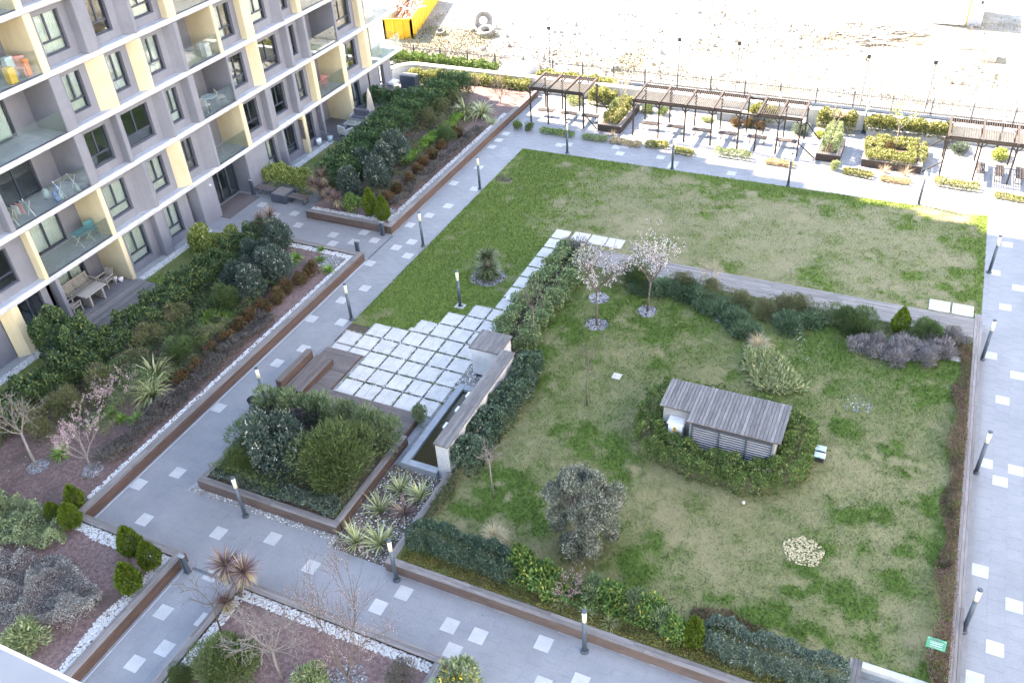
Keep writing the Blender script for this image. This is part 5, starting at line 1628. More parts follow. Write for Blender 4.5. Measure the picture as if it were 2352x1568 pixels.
def slat_chair(loc, rz, label, wide=0.62, mat='teak', cat='chair', name='teak_chair'):
    x, y, z = loc
    t = thing(name, loc, label, cat)
    t.rotation_euler = (0, 0, rz)
    def bx(nm, a0, a1, b0, b1, c0, c1):
        m = MB().box(x+a0, x+a1, y+b0, y+b1, z+c0, z+c1)
        return m.build(nm, MT[mat], t)
    n = 6
    for k in range(n):
        q = -0.26+k*0.52/n
        bx('seat_slat', -wide/2, wide/2, q, q+0.07, 0.40, 0.425)
    nb = max(5, round(wide/0.09))
    for k in range(nb):
        q = -wide/2+0.04+k*(wide-0.08-0.04)/(nb-1)
        m = MB().beam((x+q+0.02, y+0.27, z+0.44), (x+q+0.02, y+0.40, z+0.92), 0.05, 0.018)
        m.build('back_slat', MT[mat], t)
    MB().beam((x-wide/2, y+0.40, z+0.93), (x+wide/2, y+0.40, z+0.93), 0.05, 0.05).build('top_rail', MT[mat], t)
    for a in (-wide/2+0.025, wide/2-0.025):
        for b2 in (-0.24, 0.27):
            bx('leg', a-0.025, a+0.025, b2-0.025, b2+0.025, 0.0, 0.62 if b2 < 0 else 0.44)
        bx('armrest', a-0.035, a+0.035, -0.28, 0.32, 0.62, 0.65)
    return t
Z0 = 0.075
slat_chair((-37.75, 25.25, Z0), math.radians(90), 'long grey teak settle against the curtained terrace window', 1.75, name='teak_settle', cat='bench')
slat_chair((-36.95, 23.95, Z0), math.radians(180), 'grey teak armchair at the near end of the terrace table')
slat_chair((-37.2, 26.45, Z0), 0.0, 'grey teak armchair at the far end of the terrace table')
t = thing('teak_table', (-36.75, 25.1, Z0), 'long grey teak table on the board terrace', 'table')
for k in range(7):
    q = -37.12+k*0.107
    piece('table_board', MT['teak'], t, q, q+0.1, 24.38, 25.8, Z0+0.68, Z0+0.73)
for yy in (24.65, 25.5):
    m = MB().prism([(-37.05, yy-0.05), (-36.43, yy-0.05), (-36.43, yy+0.05), (-37.05, yy+0.05)], Z0, Z0+0.68)
    m.build('leg', MT['teak'], t)
for (x, y, s, l, mt) in ((-37.2, 26.95, 0.3, 'white pot beside the yellow fin, nearer the wall', 'white'), (-36.85, 27.05, 0.28, 'square white pot beside the yellow fin, nearer the deck', 'white'), (-36.5, 45.2, 0.42, 'large white bucket under the ground-floor window', 'white'), (-36.0, 45.85, 0.40, 'white and blue bucket at the corner of the dark terrace', 'tin_blue')):
    t = thing('plant_pot', (x, y, 0.03), l, 'pot')
    MB().tube([(x, y, 0.03), (x, y, 0.03+s), (x, y, 0.03+s*0.99), (x, y, 0.03+s*0.7)], [s*0.36, s*0.5, s*0.44, s*0.4], 14).build('pot', MT[mt], t, True)
    MB().cyl(x, y, 0.03+s*0.69, 0.03+s*0.72, s*0.41, 12).build('soil', MT['earth'], t)

def rattan_seat(loc, rz, w, label, cat):
    x, y, z = loc
    t = thing('rattan_sofa' if w > 1 else 'rattan_armchair', loc, label, cat)
    t.rotation_euler = (0, 0, rz)
    m = MB()
    for a in (-w/2+0.04, w/2-0.04):
        for b2 in (-0.3, 0.3):
            m.box(x+a-0.03, x+a+0.03, y+b2-0.03, y+b2+0.03, z, z+0.3)
    m.build('leg', MT['rattan'], t)
    MB().cbox(x-w/2, x+w/2, y-0.36, y+0.36, z+0.2, z+0.34, 0.03).build('seat', MT['rattan'], t)
    MB().prism([(x-w/2, y+0.26), (x+w/2, y+0.26), (x+w/2-0.03, y+0.4), (x-w/2+0.03, y+0.4)], z+0.3, z+0.78).build('backrest', MT['rattan'], t)
    for a in (-1, 1):
        MB().cbox(x+a*(w/2)-0.05, x+a*(w/2)+0.05, y-0.36, y+0.3, z+0.25, z+0.58, 0.03).build('armrest', MT['rattan'], t)
    nc = 2 if w > 1 else 1
    for k in range(nc):
        a0 = -w/2+0.07+k*(w-0.14)/nc
        a1 = a0+(w-0.14)/nc-0.01
        MB().cbox(x+a0, x+a1, y-0.34, y+0.26, z+0.342, z+0.46, 0.04).build('seat_cushion', MT['cushion'], t)
        MB().cbox(x+a0, x+a1, y+0.1, y+0.255, z+0.46, z+0.86, 0.05).build('back_cushion', MT['cushion'], t)
    return t
rattan_seat((-35.7, 49.35, Z0), 0.0, 1.35, 'white rattan two-seat sofa with slate cushions under the parasol', 'sofa')
rattan_seat((-35.45, 46.95, Z0), math.radians(165), 0.72, 'white rattan armchair seen from behind near the grass', 'armchair')
rattan_seat((-34.45, 48.0, Z0), math.radians(-90), 0.72, 'white rattan armchair beside the hedge', 'armchair')
t = thing('rattan_table', (-35.6, 48.1, Z0), 'white rattan coffee table with a glass top on the dark terrace', 'table')
MB().tube([(-35.6, 48.1, Z0), (-35.6, 48.1, Z0+0.4)], [0.34, 0.24], 4).build('pedestal', MT['rattan'], t)
MB().cbox(-36.15, -35.05, 47.75, 48.45, Z0+0.4, Z0+0.47, 0.02).build('top', MT['rattan'], t)
MB().box(-36.08, -35.12, 47.82, 48.38, Z0+0.472, Z0+0.48).build('glass', MT['glass_rail'], t)
t = thing('closed_parasol', (-35.2, 50.0, 0.05), 'closed cream parasol standing on the dark terrace', 'parasol')
MB().cyl(-35.2, 50.0, 0.08, 2.35, 0.025, 8).build('pole', MT['slab_edge'], t)
MB().cyl(-35.2, 50.0, 0.08, 0.16, 0.32, 20, 0.26).build('base', MT['cushion'], t)
m = MB()
vs = []
n = 16
prof = [(2.30, 0.03), (2.0, 0.12), (1.5, 0.16), (1.0, 0.21), (0.75, 0.27)]
for (zz, rr) in prof:
    for k in range(n):
        a = 2*math.pi*k/n
        q = rr*(1+0.22*(1 if k % 2 else -1)*min(1, (2.3-zz)*1.2))
        vs.append((-35.2+q*math.cos(a), 50.0+q*math.sin(a), zz+(0.05 if k % 4 == 0 else 0)))
m.add(vs, [(i*n+k, i*n+(k+1) % n, (i+1)*n+(k+1) % n, (i+1)*n+k) for i in range(len(prof)-1) for k in range(n)])
m.build('canopy', MT['cloth_cream'], t)
def ball(name, x, y, z, r, mat, label, cat):
    m = MB()
    vs = []
    nu, nv = 12, 8
    for i in range(nv+1):
        th = math.pi*i/nv
        for k in range(nu):
            a = 2*math.pi*k/nu
            vs.append((x+r*math.sin(th)*math.cos(a), y+r*math.sin(th)*math.sin(a), z+r*math.cos(th)))
    m.add(vs, [(i*nu+k, (i+1)*nu+k, (i+1)*nu+(k+1) % nu, i*nu+(k+1) % nu) for i in range(nv) for k in range(nu)])
    return tag(m.build(name, mat, None, True), label, cat)
ball('play_ball', -34.75, 45.8, 0.16, 0.13, MT['red'], 'red ball on the garden grass by the dark terrace', 'ball')
ball('paper_cup', -2.7, 23.1, 0.50, 0.06, MT['white'], 'small white litter on the lawn before the hut hedge', 'litter')
t = thing('garden_table', (-36.6, 55.3, 0.08), 'small garden table under a white cloth at the far terrace', 'table')
MB().cbox(-37.0, -36.2, 54.9, 55.7, 0.6, 0.78, 0.03).build('tablecloth', MT['white'], t)
m = MB()
for a in (-36.95, -36.25):
    for b2 in (54.95, 55.65):
        m.box(a-0.025, a+0.025, b2-0.025, b2+0.025, 0.08, 0.6)
m.build('leg', MT['teak'], t)
slat_chair((-36.9, 54.3, Z0), math.radians(120), 'wooden chair beside the cloth-covered table at the far terrace', 0.55)
t = thing('tall_trough', (-35.7, 56.3, 0.0), 'tall dark planter trough closing the far terrace', 'planter')
MB().box(-36.3, -35.0, 55.95, 56.6, 0.0, 1.0).build('box', MT['steel_dark'], t)
MB().box(-36.22, -35.08, 56.03, 56.52, 1.0, 1.02).build('soil', MT['bark_pale'], t)

# ------------------------------------------------------------------ things on the balconies
def simple_chair(loc, rz, label, mat):
    x, y, z = loc
    t = thing('balcony_chair', loc, label, 'chair')
    t.rotation_euler = (0, 0, rz)
    MB().cbox(x-0.24, x+0.24, y-0.24, y+0.24, z+0.42, z+0.46, 0.01).build('seat', MT[mat], t)
    MB().prism([(x-0.24, y+0.2), (x+0.24, y+0.2), (x+0.22, y+0.25), (x-0.22, y+0.25)], z+0.46, z+0.88).build('backrest', MT[mat], t)
    for a in (-0.21, 0.21):
        for b2 in (-0.21, 0.21):
            MB().beam((x+a, y+b2, z), (x+a*0.95, y+b2*0.95, z+0.42), 0.03, 0.03).build('leg', MT[mat], t)
    return t
simple_chair((-37.0, 26.2, FL[4]), 0.6, 'pink plastic chair behind the glass of the toy-filled balcony', 'pink')
simple_chair((-37.1, 47.7, FL[1]), 0.3, 'pink chair on the first-floor balcony above the rattan terrace', 'pink')
simple_chair((-36.9, 37.7, FL[2]), 2.6, 'pale wicker chair on the second-floor balcony over the entrance', 'cloth_cream')
simple_chair((-36.95, 36.4, FL[2]), 3.4, 'pale wicker chair at the left of the second-floor balcony over the entrance', 'cloth_cream')
t = thing('balcony_table', (-37.1, 37.0, FL[2]), 'round pale table between two wicker chairs on a balcony', 'table')
MB().cyl(-37.1, 37.0, FL[2]+0.66, FL[2]+0.70, 0.42, 20).build('top', MT['tin_blue'], t)
MB().cyl(-37.1, 37.0, FL[2], FL[2]+0.66, 0.04, 8).build('leg', MT['frame'], t)
for (x, y, z, dx, dy, h, mt, l) in ((-36.85, 26.35, FL[4]+0.02, 0.3, 0.25, 0.75, 'orange', 'orange toy stack on the upper left balcony'), (-37.3, 25.9, FL[4]+0.02, 0.3, 0.4, 0.95, 'tin_blue', 'pale green toy box on the upper left balcony'), (-36.75, 25.4, FL[4]+0.02, 0.35, 0.35, 0.7, 'yellow', 'yellow toy on the upper left balcony'), (-36.8, 37.4, FL[3]+0.02, 0.4, 0.4, 0.72, 'white', 'white box on the third-floor balcony'), (-37.9, 47.1, FL[2]+0.02, 0.45, 0.5, 1.55, 'white', 'tall white cabinet on the second-floor balcony')):
    t = thing('balcony_box', (x, y, z), l, 'box')
    MB().cbox(x-dx/2, x+dx/2, y-dy/2, y+dy/2, z, z+h, 0.03).build('body', MT[mt], t)
    piece('drawer', MT[mt], t, x+dx/2, x+dx/2+0.006, y-dy/2+0.03, y+dy/2-0.03, z+h*0.55, z+h*0.9)
    piece('drawer', MT[mt], t, x+dx/2, x+dx/2+0.006, y-dy/2+0.03, y+dy/2-0.03, z+h*0.1, z+h*0.5)
# folding table and rack on the first floor balcony above the teak table
t = thing('folding_table', (-37.1, 26.0, FL[1]), 'teal folding table on the first-floor balcony', 'table')
MB().cbox(-37.45, -36.75, 25.6, 26.5, FL[1]+0.68, FL[1]+0.72, 0.008).build('top', MT['teal'], t)
for q in (25.7, 26.4):
    m = MB()
    m.beam((-37.4, q, FL[1]), (-36.8, q, FL[1]+0.68), 0.03, 0.03).beam((-36.8, q, FL[1]), (-37.4, q, FL[1]+0.68), 0.03, 0.03)
    m.build('leg', MT['white'], t)
simple_chair((-37.2, 26.75, FL[1]), 1.2, 'dark teal chair behind the folding table', 'teal')
t = thing('drying_rack', (-36.8, 26.1, FL[2]), 'folding laundry rack on the cluttered second-floor balcony', 'laundry rack')
for k in range(10):
    q = 25.65+k*0.09
    MB().beam((-37.15, q, FL[2]+0.78), (-36.5, q, FL[2]+0.86), 0.018, 0.018).build('bar', MT['cloth_cream'], t)
for q in (25.62, 26.5):
    m = MB()
    m.beam((-37.1, q, FL[2]), (-36.55, q, FL[2]+0.86), 0.03, 0.03).beam((-36.55, q, FL[2]), (-37.15, q, FL[2]+0.8), 0.03, 0.03)
    m.build('leg', MT['white'], t)
t = thing('drying_rack', (-36.75, 23.1, FL[2]), 'laundry rack with pale clothes at the left of the second-floor balcony', 'laundry rack')
for q in (22.75, 23.7):
    m = MB()
    m.beam((-37.0, q, FL[2]), (-36.5, q, FL[2]+0.85), 0.03, 0.03).beam((-36.5, q, FL[2]), (-37.0, q, FL[2]+0.85), 0.03, 0.03)
    m.build('leg', MT['white'], t)
for k in range(4):
    q = 22.8+k*0.23
    MB().prism([(-36.98, q), (-36.5, q), (-36.5, q+0.02), (-36.98, q+0.02)], FL[2]+0.35+0.1*(k % 2), FL[2]+0.88).build('cloth', MT[('cloth_cream', 'white', 'pink', 'tin_blue')[k]], t)
for k, (x, y, s) in enumerate(((-36.65, 25.2, 0.3), (-36.7, 25.45, 0.26), (-36.95, 25.35, 0.32), (-36.6, 26.4, 0.25), (-37.4, 25.9, 0.36), (-37.5, 25.3, 0.4))):
    nm = ('blue water canister nearest the glass of the cluttered balcony', 'clear blue bottle next to the front canister', 'blue tub between the canisters', 'pale blue crate at the right corner of the cluttered balcony', 'dark blue box behind the laundry rack', 'large blue container by the dark balcony doors')[k]
    t = thing('water_canister', (x, y, FL[2]), nm, 'canister')
    MB().cyl(x, y, FL[2]+0.01, FL[2]+s, s*0.4, 12).build('body', MT['blue' if k % 2 == 0 else 'tin_blue'], t, True)
    MB().cyl(x, y, FL[2]+s, FL[2]+s*1.3, s*0.4, 12, s*0.13).build('neck', MT['blue' if k % 2 == 0 else 'tin_blue'], t, True)
m = MB()
for (dx, dy, r) in ((0, 0, 0.0),):
    vs = []
    fs = []
    n = 9
    rr = random.Random(4)
    for i in range(n):
        for j in range(n):
            vs.append((-16.45+(i-n/2)*0.05+rr.uniform(-.01, .01), 32.75+(j-n/2)*0.05+rr.uniform(-.01, .01), 0.07+0.22*max(0, 1-math.hypot(i-4, j-4)/4.5)*rr.uniform(0.5, 1.2)))
    for i in range(n-1):
        for j in range(n-1):
            fs.append((i*n+j, (i+1)*n+j, (i+1)*n+j+1, i*n+j+1))
    m.add(vs, fs)
tag(m.build('white_bag', MT['white']), 'crumpled white bag left on the stepping slabs by the hedge', 'bag')

# ------------------------------------------------------------------ vegetation
LF = {}
LF['laurel'] = leafmat('laurel_leaf', (0.022, 0.056, 0.028), (0.066, 0.118, 0.048), (0.15, 0.18, 0.055), 0.18)
LF['laurel2'] = leafmat('dark_laurel_leaf', (0.022, 0.058, 0.03), (0.06, 0.122, 0.048), (0.13, 0.17, 0.06), 0.10)
LF['viburnum'] = leafmat('viburnum_leaf', (0.02, 0.04, 0.035), (0.058, 0.09, 0.075), (0.11, 0.14, 0.12), 0.08)
LF['lime'] = leafmat('euonymus_leaf', (0.08, 0.13, 0.03), (0.22, 0.26, 0.07), (0.42, 0.42, 0.16), 0.2)
LF['juniper'] = leafmat('juniper_needle', (0.034, 0.066, 0.03), (0.085, 0.135, 0.05), None)
LF['juniper_blue'] = leafmat('spreading_juniper_needle', (0.034, 0.07, 0.042), (0.10, 0.155, 0.085), None)
LF['spirea'] = leafmat('brown_twig_leaf', (0.08, 0.07, 0.05), (0.15, 0.135, 0.09), (0.08, 0.115, 0.04), 0.45)
LF['nandina'] = leafmat('nandina_leaf', (0.13, 0.034, 0.026), (0.12, 0.075, 0.04), (0.055, 0.085, 0.035), 0.42)
LF['heather'] = leafmat('heather_twig', (0.07, 0.062, 0.06), (0.155, 0.14, 0.134), (0.07, 0.085, 0.045), 0.12)
LF['lavender'] = leafmat('lavender_leaf', (0.11, 0.105, 0.115), (0.24, 0.235, 0.245), (0.13, 0.10, 0.085), 0.2)
LF['santolina'] = leafmat('santolina_leaf', (0.11, 0.10, 0.085), (0.25, 0.25, 0.235), (0.36, 0.37, 0.37), 0.16)
LF['sage'] = leafmat('sage_leaf', (0.09, 0.13, 0.06), (0.22, 0.27, 0.14), (0.30, 0.33, 0.2), 0.15)
LF['oleander'] = leafmat('oleander_leaf', (0.06, 0.105, 0.05), (0.17, 0.225, 0.12), (0.24, 0.27, 0.15), 0.12)
LF['tamarisk'] = leafmat('feathery_leaf', (0.035, 0.06, 0.022), (0.085, 0.125, 0.045), (0.12, 0.15, 0.06), 0.15)
LF['pitto'] = leafmat('pittosporum_leaf', (0.026, 0.06, 0.038), (0.08, 0.13, 0.085), (0.15, 0.19, 0.14), 0.14)
LF['greybush'] = leafmat('grey_green_leaf', (0.045, 0.075, 0.055), (0.11, 0.15, 0.115), (0.19, 0.22, 0.18), 0.12)
LF['leafy'] = leafmat('broad_leaf', (0.05, 0.11, 0.035), (0.12, 0.2, 0.06), (0.30, 0.30, 0.07), 0.12)
LF['box'] = leafmat('box_leaf', (0.035, 0.075, 0.02), (0.10, 0.155, 0.045), (0.19, 0.21, 0.07), 0.12)
LF['hedge_w'] = leafmat('hedge_leaf', (0.05, 0.095, 0.045), (0.145, 0.205, 0.10), (0.23, 0.27, 0.13), 0.2)
LF['thuja'] = leafmat('thuja_spray', (0.045, 0.085, 0.012), (0.11, 0.155, 0.022), None)
LF['lily'] = leafmat('daylily_leaf', (0.06, 0.13, 0.02), (0.14, 0.24, 0.05), None)
LF['strap'] = leafmat('strap_leaf', (0.11, 0.15, 0.055), (0.28, 0.33, 0.17), (0.40, 0.38, 0.22), 0.2)
LF['phormium'] = leafmat('striped_phormium_leaf', (0.15, 0.17, 0.07), (0.42, 0.43, 0.24), (0.10, 0.12, 0.06), 0.25)
LF['cordyline'] = leafmat('purple_cordyline_leaf', (0.085, 0.05, 0.055), (0.19, 0.125, 0.115), (0.30, 0.235, 0.15), 0.2)
LF['cordyline_dead'] = leafmat('dry_cordyline_leaf', (0.24, 0.19, 0.10), (0.36, 0.30, 0.18), None)
LF['palm'] = leafmat('palm_frond', (0.05, 0.075, 0.035), (0.12, 0.15, 0.075), (0.24, 0.22, 0.14), 0.1)
LF['weed_dry'] = leafmat('waste_weed', (0.075, 0.064, 0.032), (0.14, 0.122, 0.066), None)
LF['weed_green'] = leafmat('waste_green', (0.03, 0.04, 0.014), (0.065, 0.072, 0.026), None)
LF['sun_lime'] = leafmat('sunlit_euonymus', (0.07, 0.09, 0.026), (0.19, 0.20, 0.065), (0.32, 0.31, 0.15), 0.25)
LF['dry'] = leafmat('dry_grass_blade', (0.34, 0.27, 0.16), (0.52, 0.44, 0.29), None)
LF['gc'] = leafmat('low_ground_cover', (0.075, 0.08, 0.022), (0.17, 0.165, 0.05), (0.12, 0.07, 0.035), 0.14)
LF['barberry'] = leafmat('barberry_leaf', (0.085, 0.042, 0.038), (0.155, 0.095, 0.08), (0.10, 0.12, 0.05), 0.25)
LF['olive'] = leafmat('olive_leaf', (0.05, 0.062, 0.048), (0.165, 0.182, 0.148), (0.27, 0.285, 0.245), 0.2)
LF['blossom'] = leafmat('white_pink_blossom', (0.50, 0.46, 0.48), (0.72, 0.69, 0.705), None, trans=0.35)
LF['blossom_pink'] = leafmat('pink_blossom', (0.27, 0.185, 0.20), (0.44, 0.355, 0.37), None, trans=0.35)
LF['flower_white'] = leafmat('white_flower', (0.60, 0.58, 0.52), (0.80, 0.78, 0.74), None)
LF['flower_yellow'] = leafmat('yellow_flower', (0.75, 0.50, 0.02), (0.82, 0.62, 0.05), None)
LF['dead_twig'] = leafmat('pale_dry_twig', (0.26, 0.20, 0.14), (0.42, 0.34, 0.25), None)
LF['purple'] = leafmat('dark_purple_twig', (0.05, 0.045, 0.055), (0.115, 0.105, 0.125), None)

def leaf_quads(P, Dv, L, Wd, rg, fold=0.25):
    """kite-shaped leaves: positions P, axis directions Dv (unit), lengths L, widths Wd"""
    n = len(P)
    ref = rg.normal(0, 1, (n, 3))
    S = np.cross(Dv, ref)
    S /= np.linalg.norm(S, axis=1)[:, None]+1e-9
    Nn = np.cross(S, Dv)
    L = np.broadcast_to(L, n)[:, None]
    Wd = np.broadcast_to(Wd, n)[:, None]
    a = P
    b = P+Dv*L*0.5+S*Wd*0.5+Nn*Wd*fold
    c = P+Dv*L
    d = P+Dv*L*0.5-S*Wd*0.5+Nn*Wd*fold
    V = np.stack([a, b, c, d], 1).reshape(-1, 3)
    F = np.arange(4*n).reshape(n, 4)
    R = np.repeat(rg.uniform(0, 1, n), 4)
    return V, F, R

def unit(a):
    return a/(np.linalg.norm(a, axis=1)[:, None]+1e-9)

def sph(n, rg):
    return unit(rg.normal(0, 1, (n, 3)))

def lump_points(n, rg, K=14, flat=1.0, top=1.0, core=0.62):
    """points over a lumpy mound about 1 in radius and 'top' high; returns points and outward directions"""
    C = []
    while len(C) < K:
        q = rg.uniform(-1, 1, 3)
        if np.linalg.norm(q) < 1:
            C.append([q[0]*core, q[1]*core, 0.5*top+q[2]*0.42*top])
    C = np.array(C)
    Rr = rg.uniform(0.26, 0.46, K)
    k = rg.integers(0, K, n)
    d = sph(n, rg)
    d[:, 2] = np.abs(d[:, 2])*np.where(rg.uniform(0, 1, n) < 0.72, 1, -1)
    r = Rr[k]*rg.uniform(0.72, 1.04, n)
    P = C[k]+d*r[:, None]*np.array([1, 1, 0.95*top if top < 1 else 1.0])
    P[:, 2] = np.maximum(P[:, 2], 0.02)
    cen = np.array([0, 0, 0.35*top])
    o = unit(unit(P-cen)*0.8+d*0.6)
    return P, o, C

def clump_mesh(name, n, leaf, width, mat, seed, K=14, top=1.0, up=0.35, spread=0.7, core=0.62):
    rg = np.random.default_rng(seed)
    P, o, C = lump_points(n, rg, K, 1.0, top, core)
    D_ = unit(o+spread*rg.normal(0, 1, (n, 3))+np.array([0, 0, up]))
    V, F, R = leaf_quads(P, D_, leaf*rg.uniform(0.6, 1.25, n), width*rg.uniform(0.7, 1.2, n), rg)
    return mesh_np(name, V, F, mat, {'rnd': R}), C

def stems_mesh(name, C, mat, seed, r=0.02):
    rg = random.Random(seed)
    m = MB()
    for c in C:
        b = Vector((rg.uniform(-.12, .12), rg.uniform(-.12, .12), 0.0))
        e = Vector(c)
        mid = (b+e)*0.5+Vector((rg.uniform(-.1, .1), rg.uniform(-.1, .1), 0.05))
        m.tube([b, mid, e], [r, r*0.7, r*0.35], 4, False)
    me = bpy.data.meshes.new(name)
    me.from_pydata(m.v, [], m.f)
    me.materials.append(mat)
    return me

PROTO = {}
def proto(kind, n, leaf, width, mat, K=14, top=1.0, up=0.35, spread=0.7, variants=2, core=0.62, flowers=None, bark='bark'):
    L = []
    for v in range(variants):
        seed = abs(hash_(kind))+v*17
        me, C = clump_mesh('foliage', n, leaf, width, LF[mat], seed, K, top, up, spread, core)
        st = stems_mesh('stems', C, MT[bark], seed)
        fl = None
        if flowers:
            rg = np.random.default_rng(seed+5)
            nf, sz, fm = flowers
            P, o, _ = lump_points(nf*3, rg, 1, 1.0, top, core)
            # clusters sit on the lumps of the foliage
            k = rg.integers(0, len(C), nf)
            d = sph(nf, rg)
            d[:, 2] = np.abs(d[:, 2])
            Pc = C[k]+d*0.42
            P = np.repeat(Pc, 6, axis=0)+rg.normal(0, 0.028, (nf*6, 3))
            V, F, R = leaf_quads(P, unit(sph(nf*6, rg)+np.array([0, 0, 1.0])), sz, sz, rg, 0.0)
            fl = mesh_np('flowers', V, F, LF[fm], {'rnd': R})
        L.append((me, st, fl))
    PROTO[kind] = L
def hash_(s):
    h = 7
    for ch in s:
        h = (h*31+ord(ch)) % 100003
    return h
proto('viburnum', 6500, 0.105, 0.05, 'viburnum', K=16, top=1.35, flowers=(70, 0.034, 'flower_white'))
proto('viburnum_dark', 6500, 0.105, 0.05, 'viburnum', K=16, top=1.3, flowers=(12, 0.034, 'flower_white'), variants=1)
proto('lime', 3000, 0.13, 0.075, 'lime', top=1.0)
proto('juniper', 9000, 0.16, 0.017, 'juniper', K=16, top=1.0, up=0.6, spread=0.45)
proto('juniper_blue', 3600, 0.30, 0.05, 'juniper_blue', K=22, top=0.55, up=0.1, spread=0.4, core=0.95, variants=3)
proto('spirea', 4200, 0.16, 0.022, 'spirea', K=16, top=1.0, up=0.5, spread=0.6)
proto('nandina', 2600, 0.15, 0.075, 'nandina', K=12, top=1.0, up=0.3)
proto('lavender', 3000, 0.30, 0.026, 'lavender', K=20, top=0.7, up=0.8, spread=0.5, core=0.9, variants=3)
proto('oleander', 1700, 0.24, 0.05, 'oleander', K=14, top=1.2, up=0.7, spread=0.5)
proto('tamarisk', 15000, 0.115, 0.015, 'tamarisk', K=20, top=1.1, up=0.7, spread=0.5)
proto('purple', 2600, 0.16, 0.03, 'purple', K=14, top=0.9, up=0.4)
proto('leafy', 1300, 0.22, 0.12, 'leafy', K=10, top=1.0, up=0.2)
proto('greybush', 3400, 0.11, 0.055, 'greybush', K=16, top=0.95)
proto('pitto', 3000, 0.12, 0.06, 'pitto', K=14, top=1.0)
proto('box', 2600, 0.11, 0.065, 'box', K=14, top=1.0)
proto('sagebush', 2200, 0.22, 0.055, 'sage', K=14, top=1.0, up=0.6)
proto('yellowbush', 2600, 0.14, 0.06, 'sage', K=14, top=0.95, flowers=(24, 0.05, 'flower_yellow'), variants=1)
proto('darkbush', 3000, 0.16, 0.03, 'heather', K=14, top=0.95, up=0.5)

def shrub(kind, x, y, z, r, h, label, cat='shrub', group=None, v=None, name=None, rz=None):
    L = PROTO[kind]
    me, st, fl = L[(rnd.randrange(len(L)) if v is None else v) % len(L)]
    nm = name or {'viburnum': 'flowering_viburnum', 'viburnum_dark': 'dark_viburnum', 'lime': 'lime_shrub', 'juniper': 'upright_juniper', 'juniper_blue': 'spreading_juniper', 'spirea': 'twiggy_shrub', 'nandina': 'red_shrub', 'lavender': 'lavender_bush', 'oleander': 'oleander_shrub', 'tamarisk': 'feathery_shrub', 'purple': 'dark_purple_shrub', 'leafy': 'leafy_shrub', 'greybush': 'grey_green_shrub', 'pitto': 'dark_green_shrub', 'box': 'green_shrub', 'sagebush': 'pale_green_shrub', 'yellowbush': 'yellow_flowered_bush', 'darkbush': 'dark_twiggy_bush'}[kind]
    if kind in ('viburnum', 'viburnum_dark', 'nandina', 'spirea', 'leafy', 'lavender', 'purple'):
        r, h = r*1.14, h*1.22
    t = thing(nm, (x, y, z), label, cat, group)
    a = rnd.uniform(0, 6.28) if rz is None else rz
    for nme, m in (('stems', st), ('foliage', me), ('flowers', fl)):
        if m is not None:
            inst(nme, m, t, (x, y, z-0.03), (0, 0, a), (r, r, h))
    return t

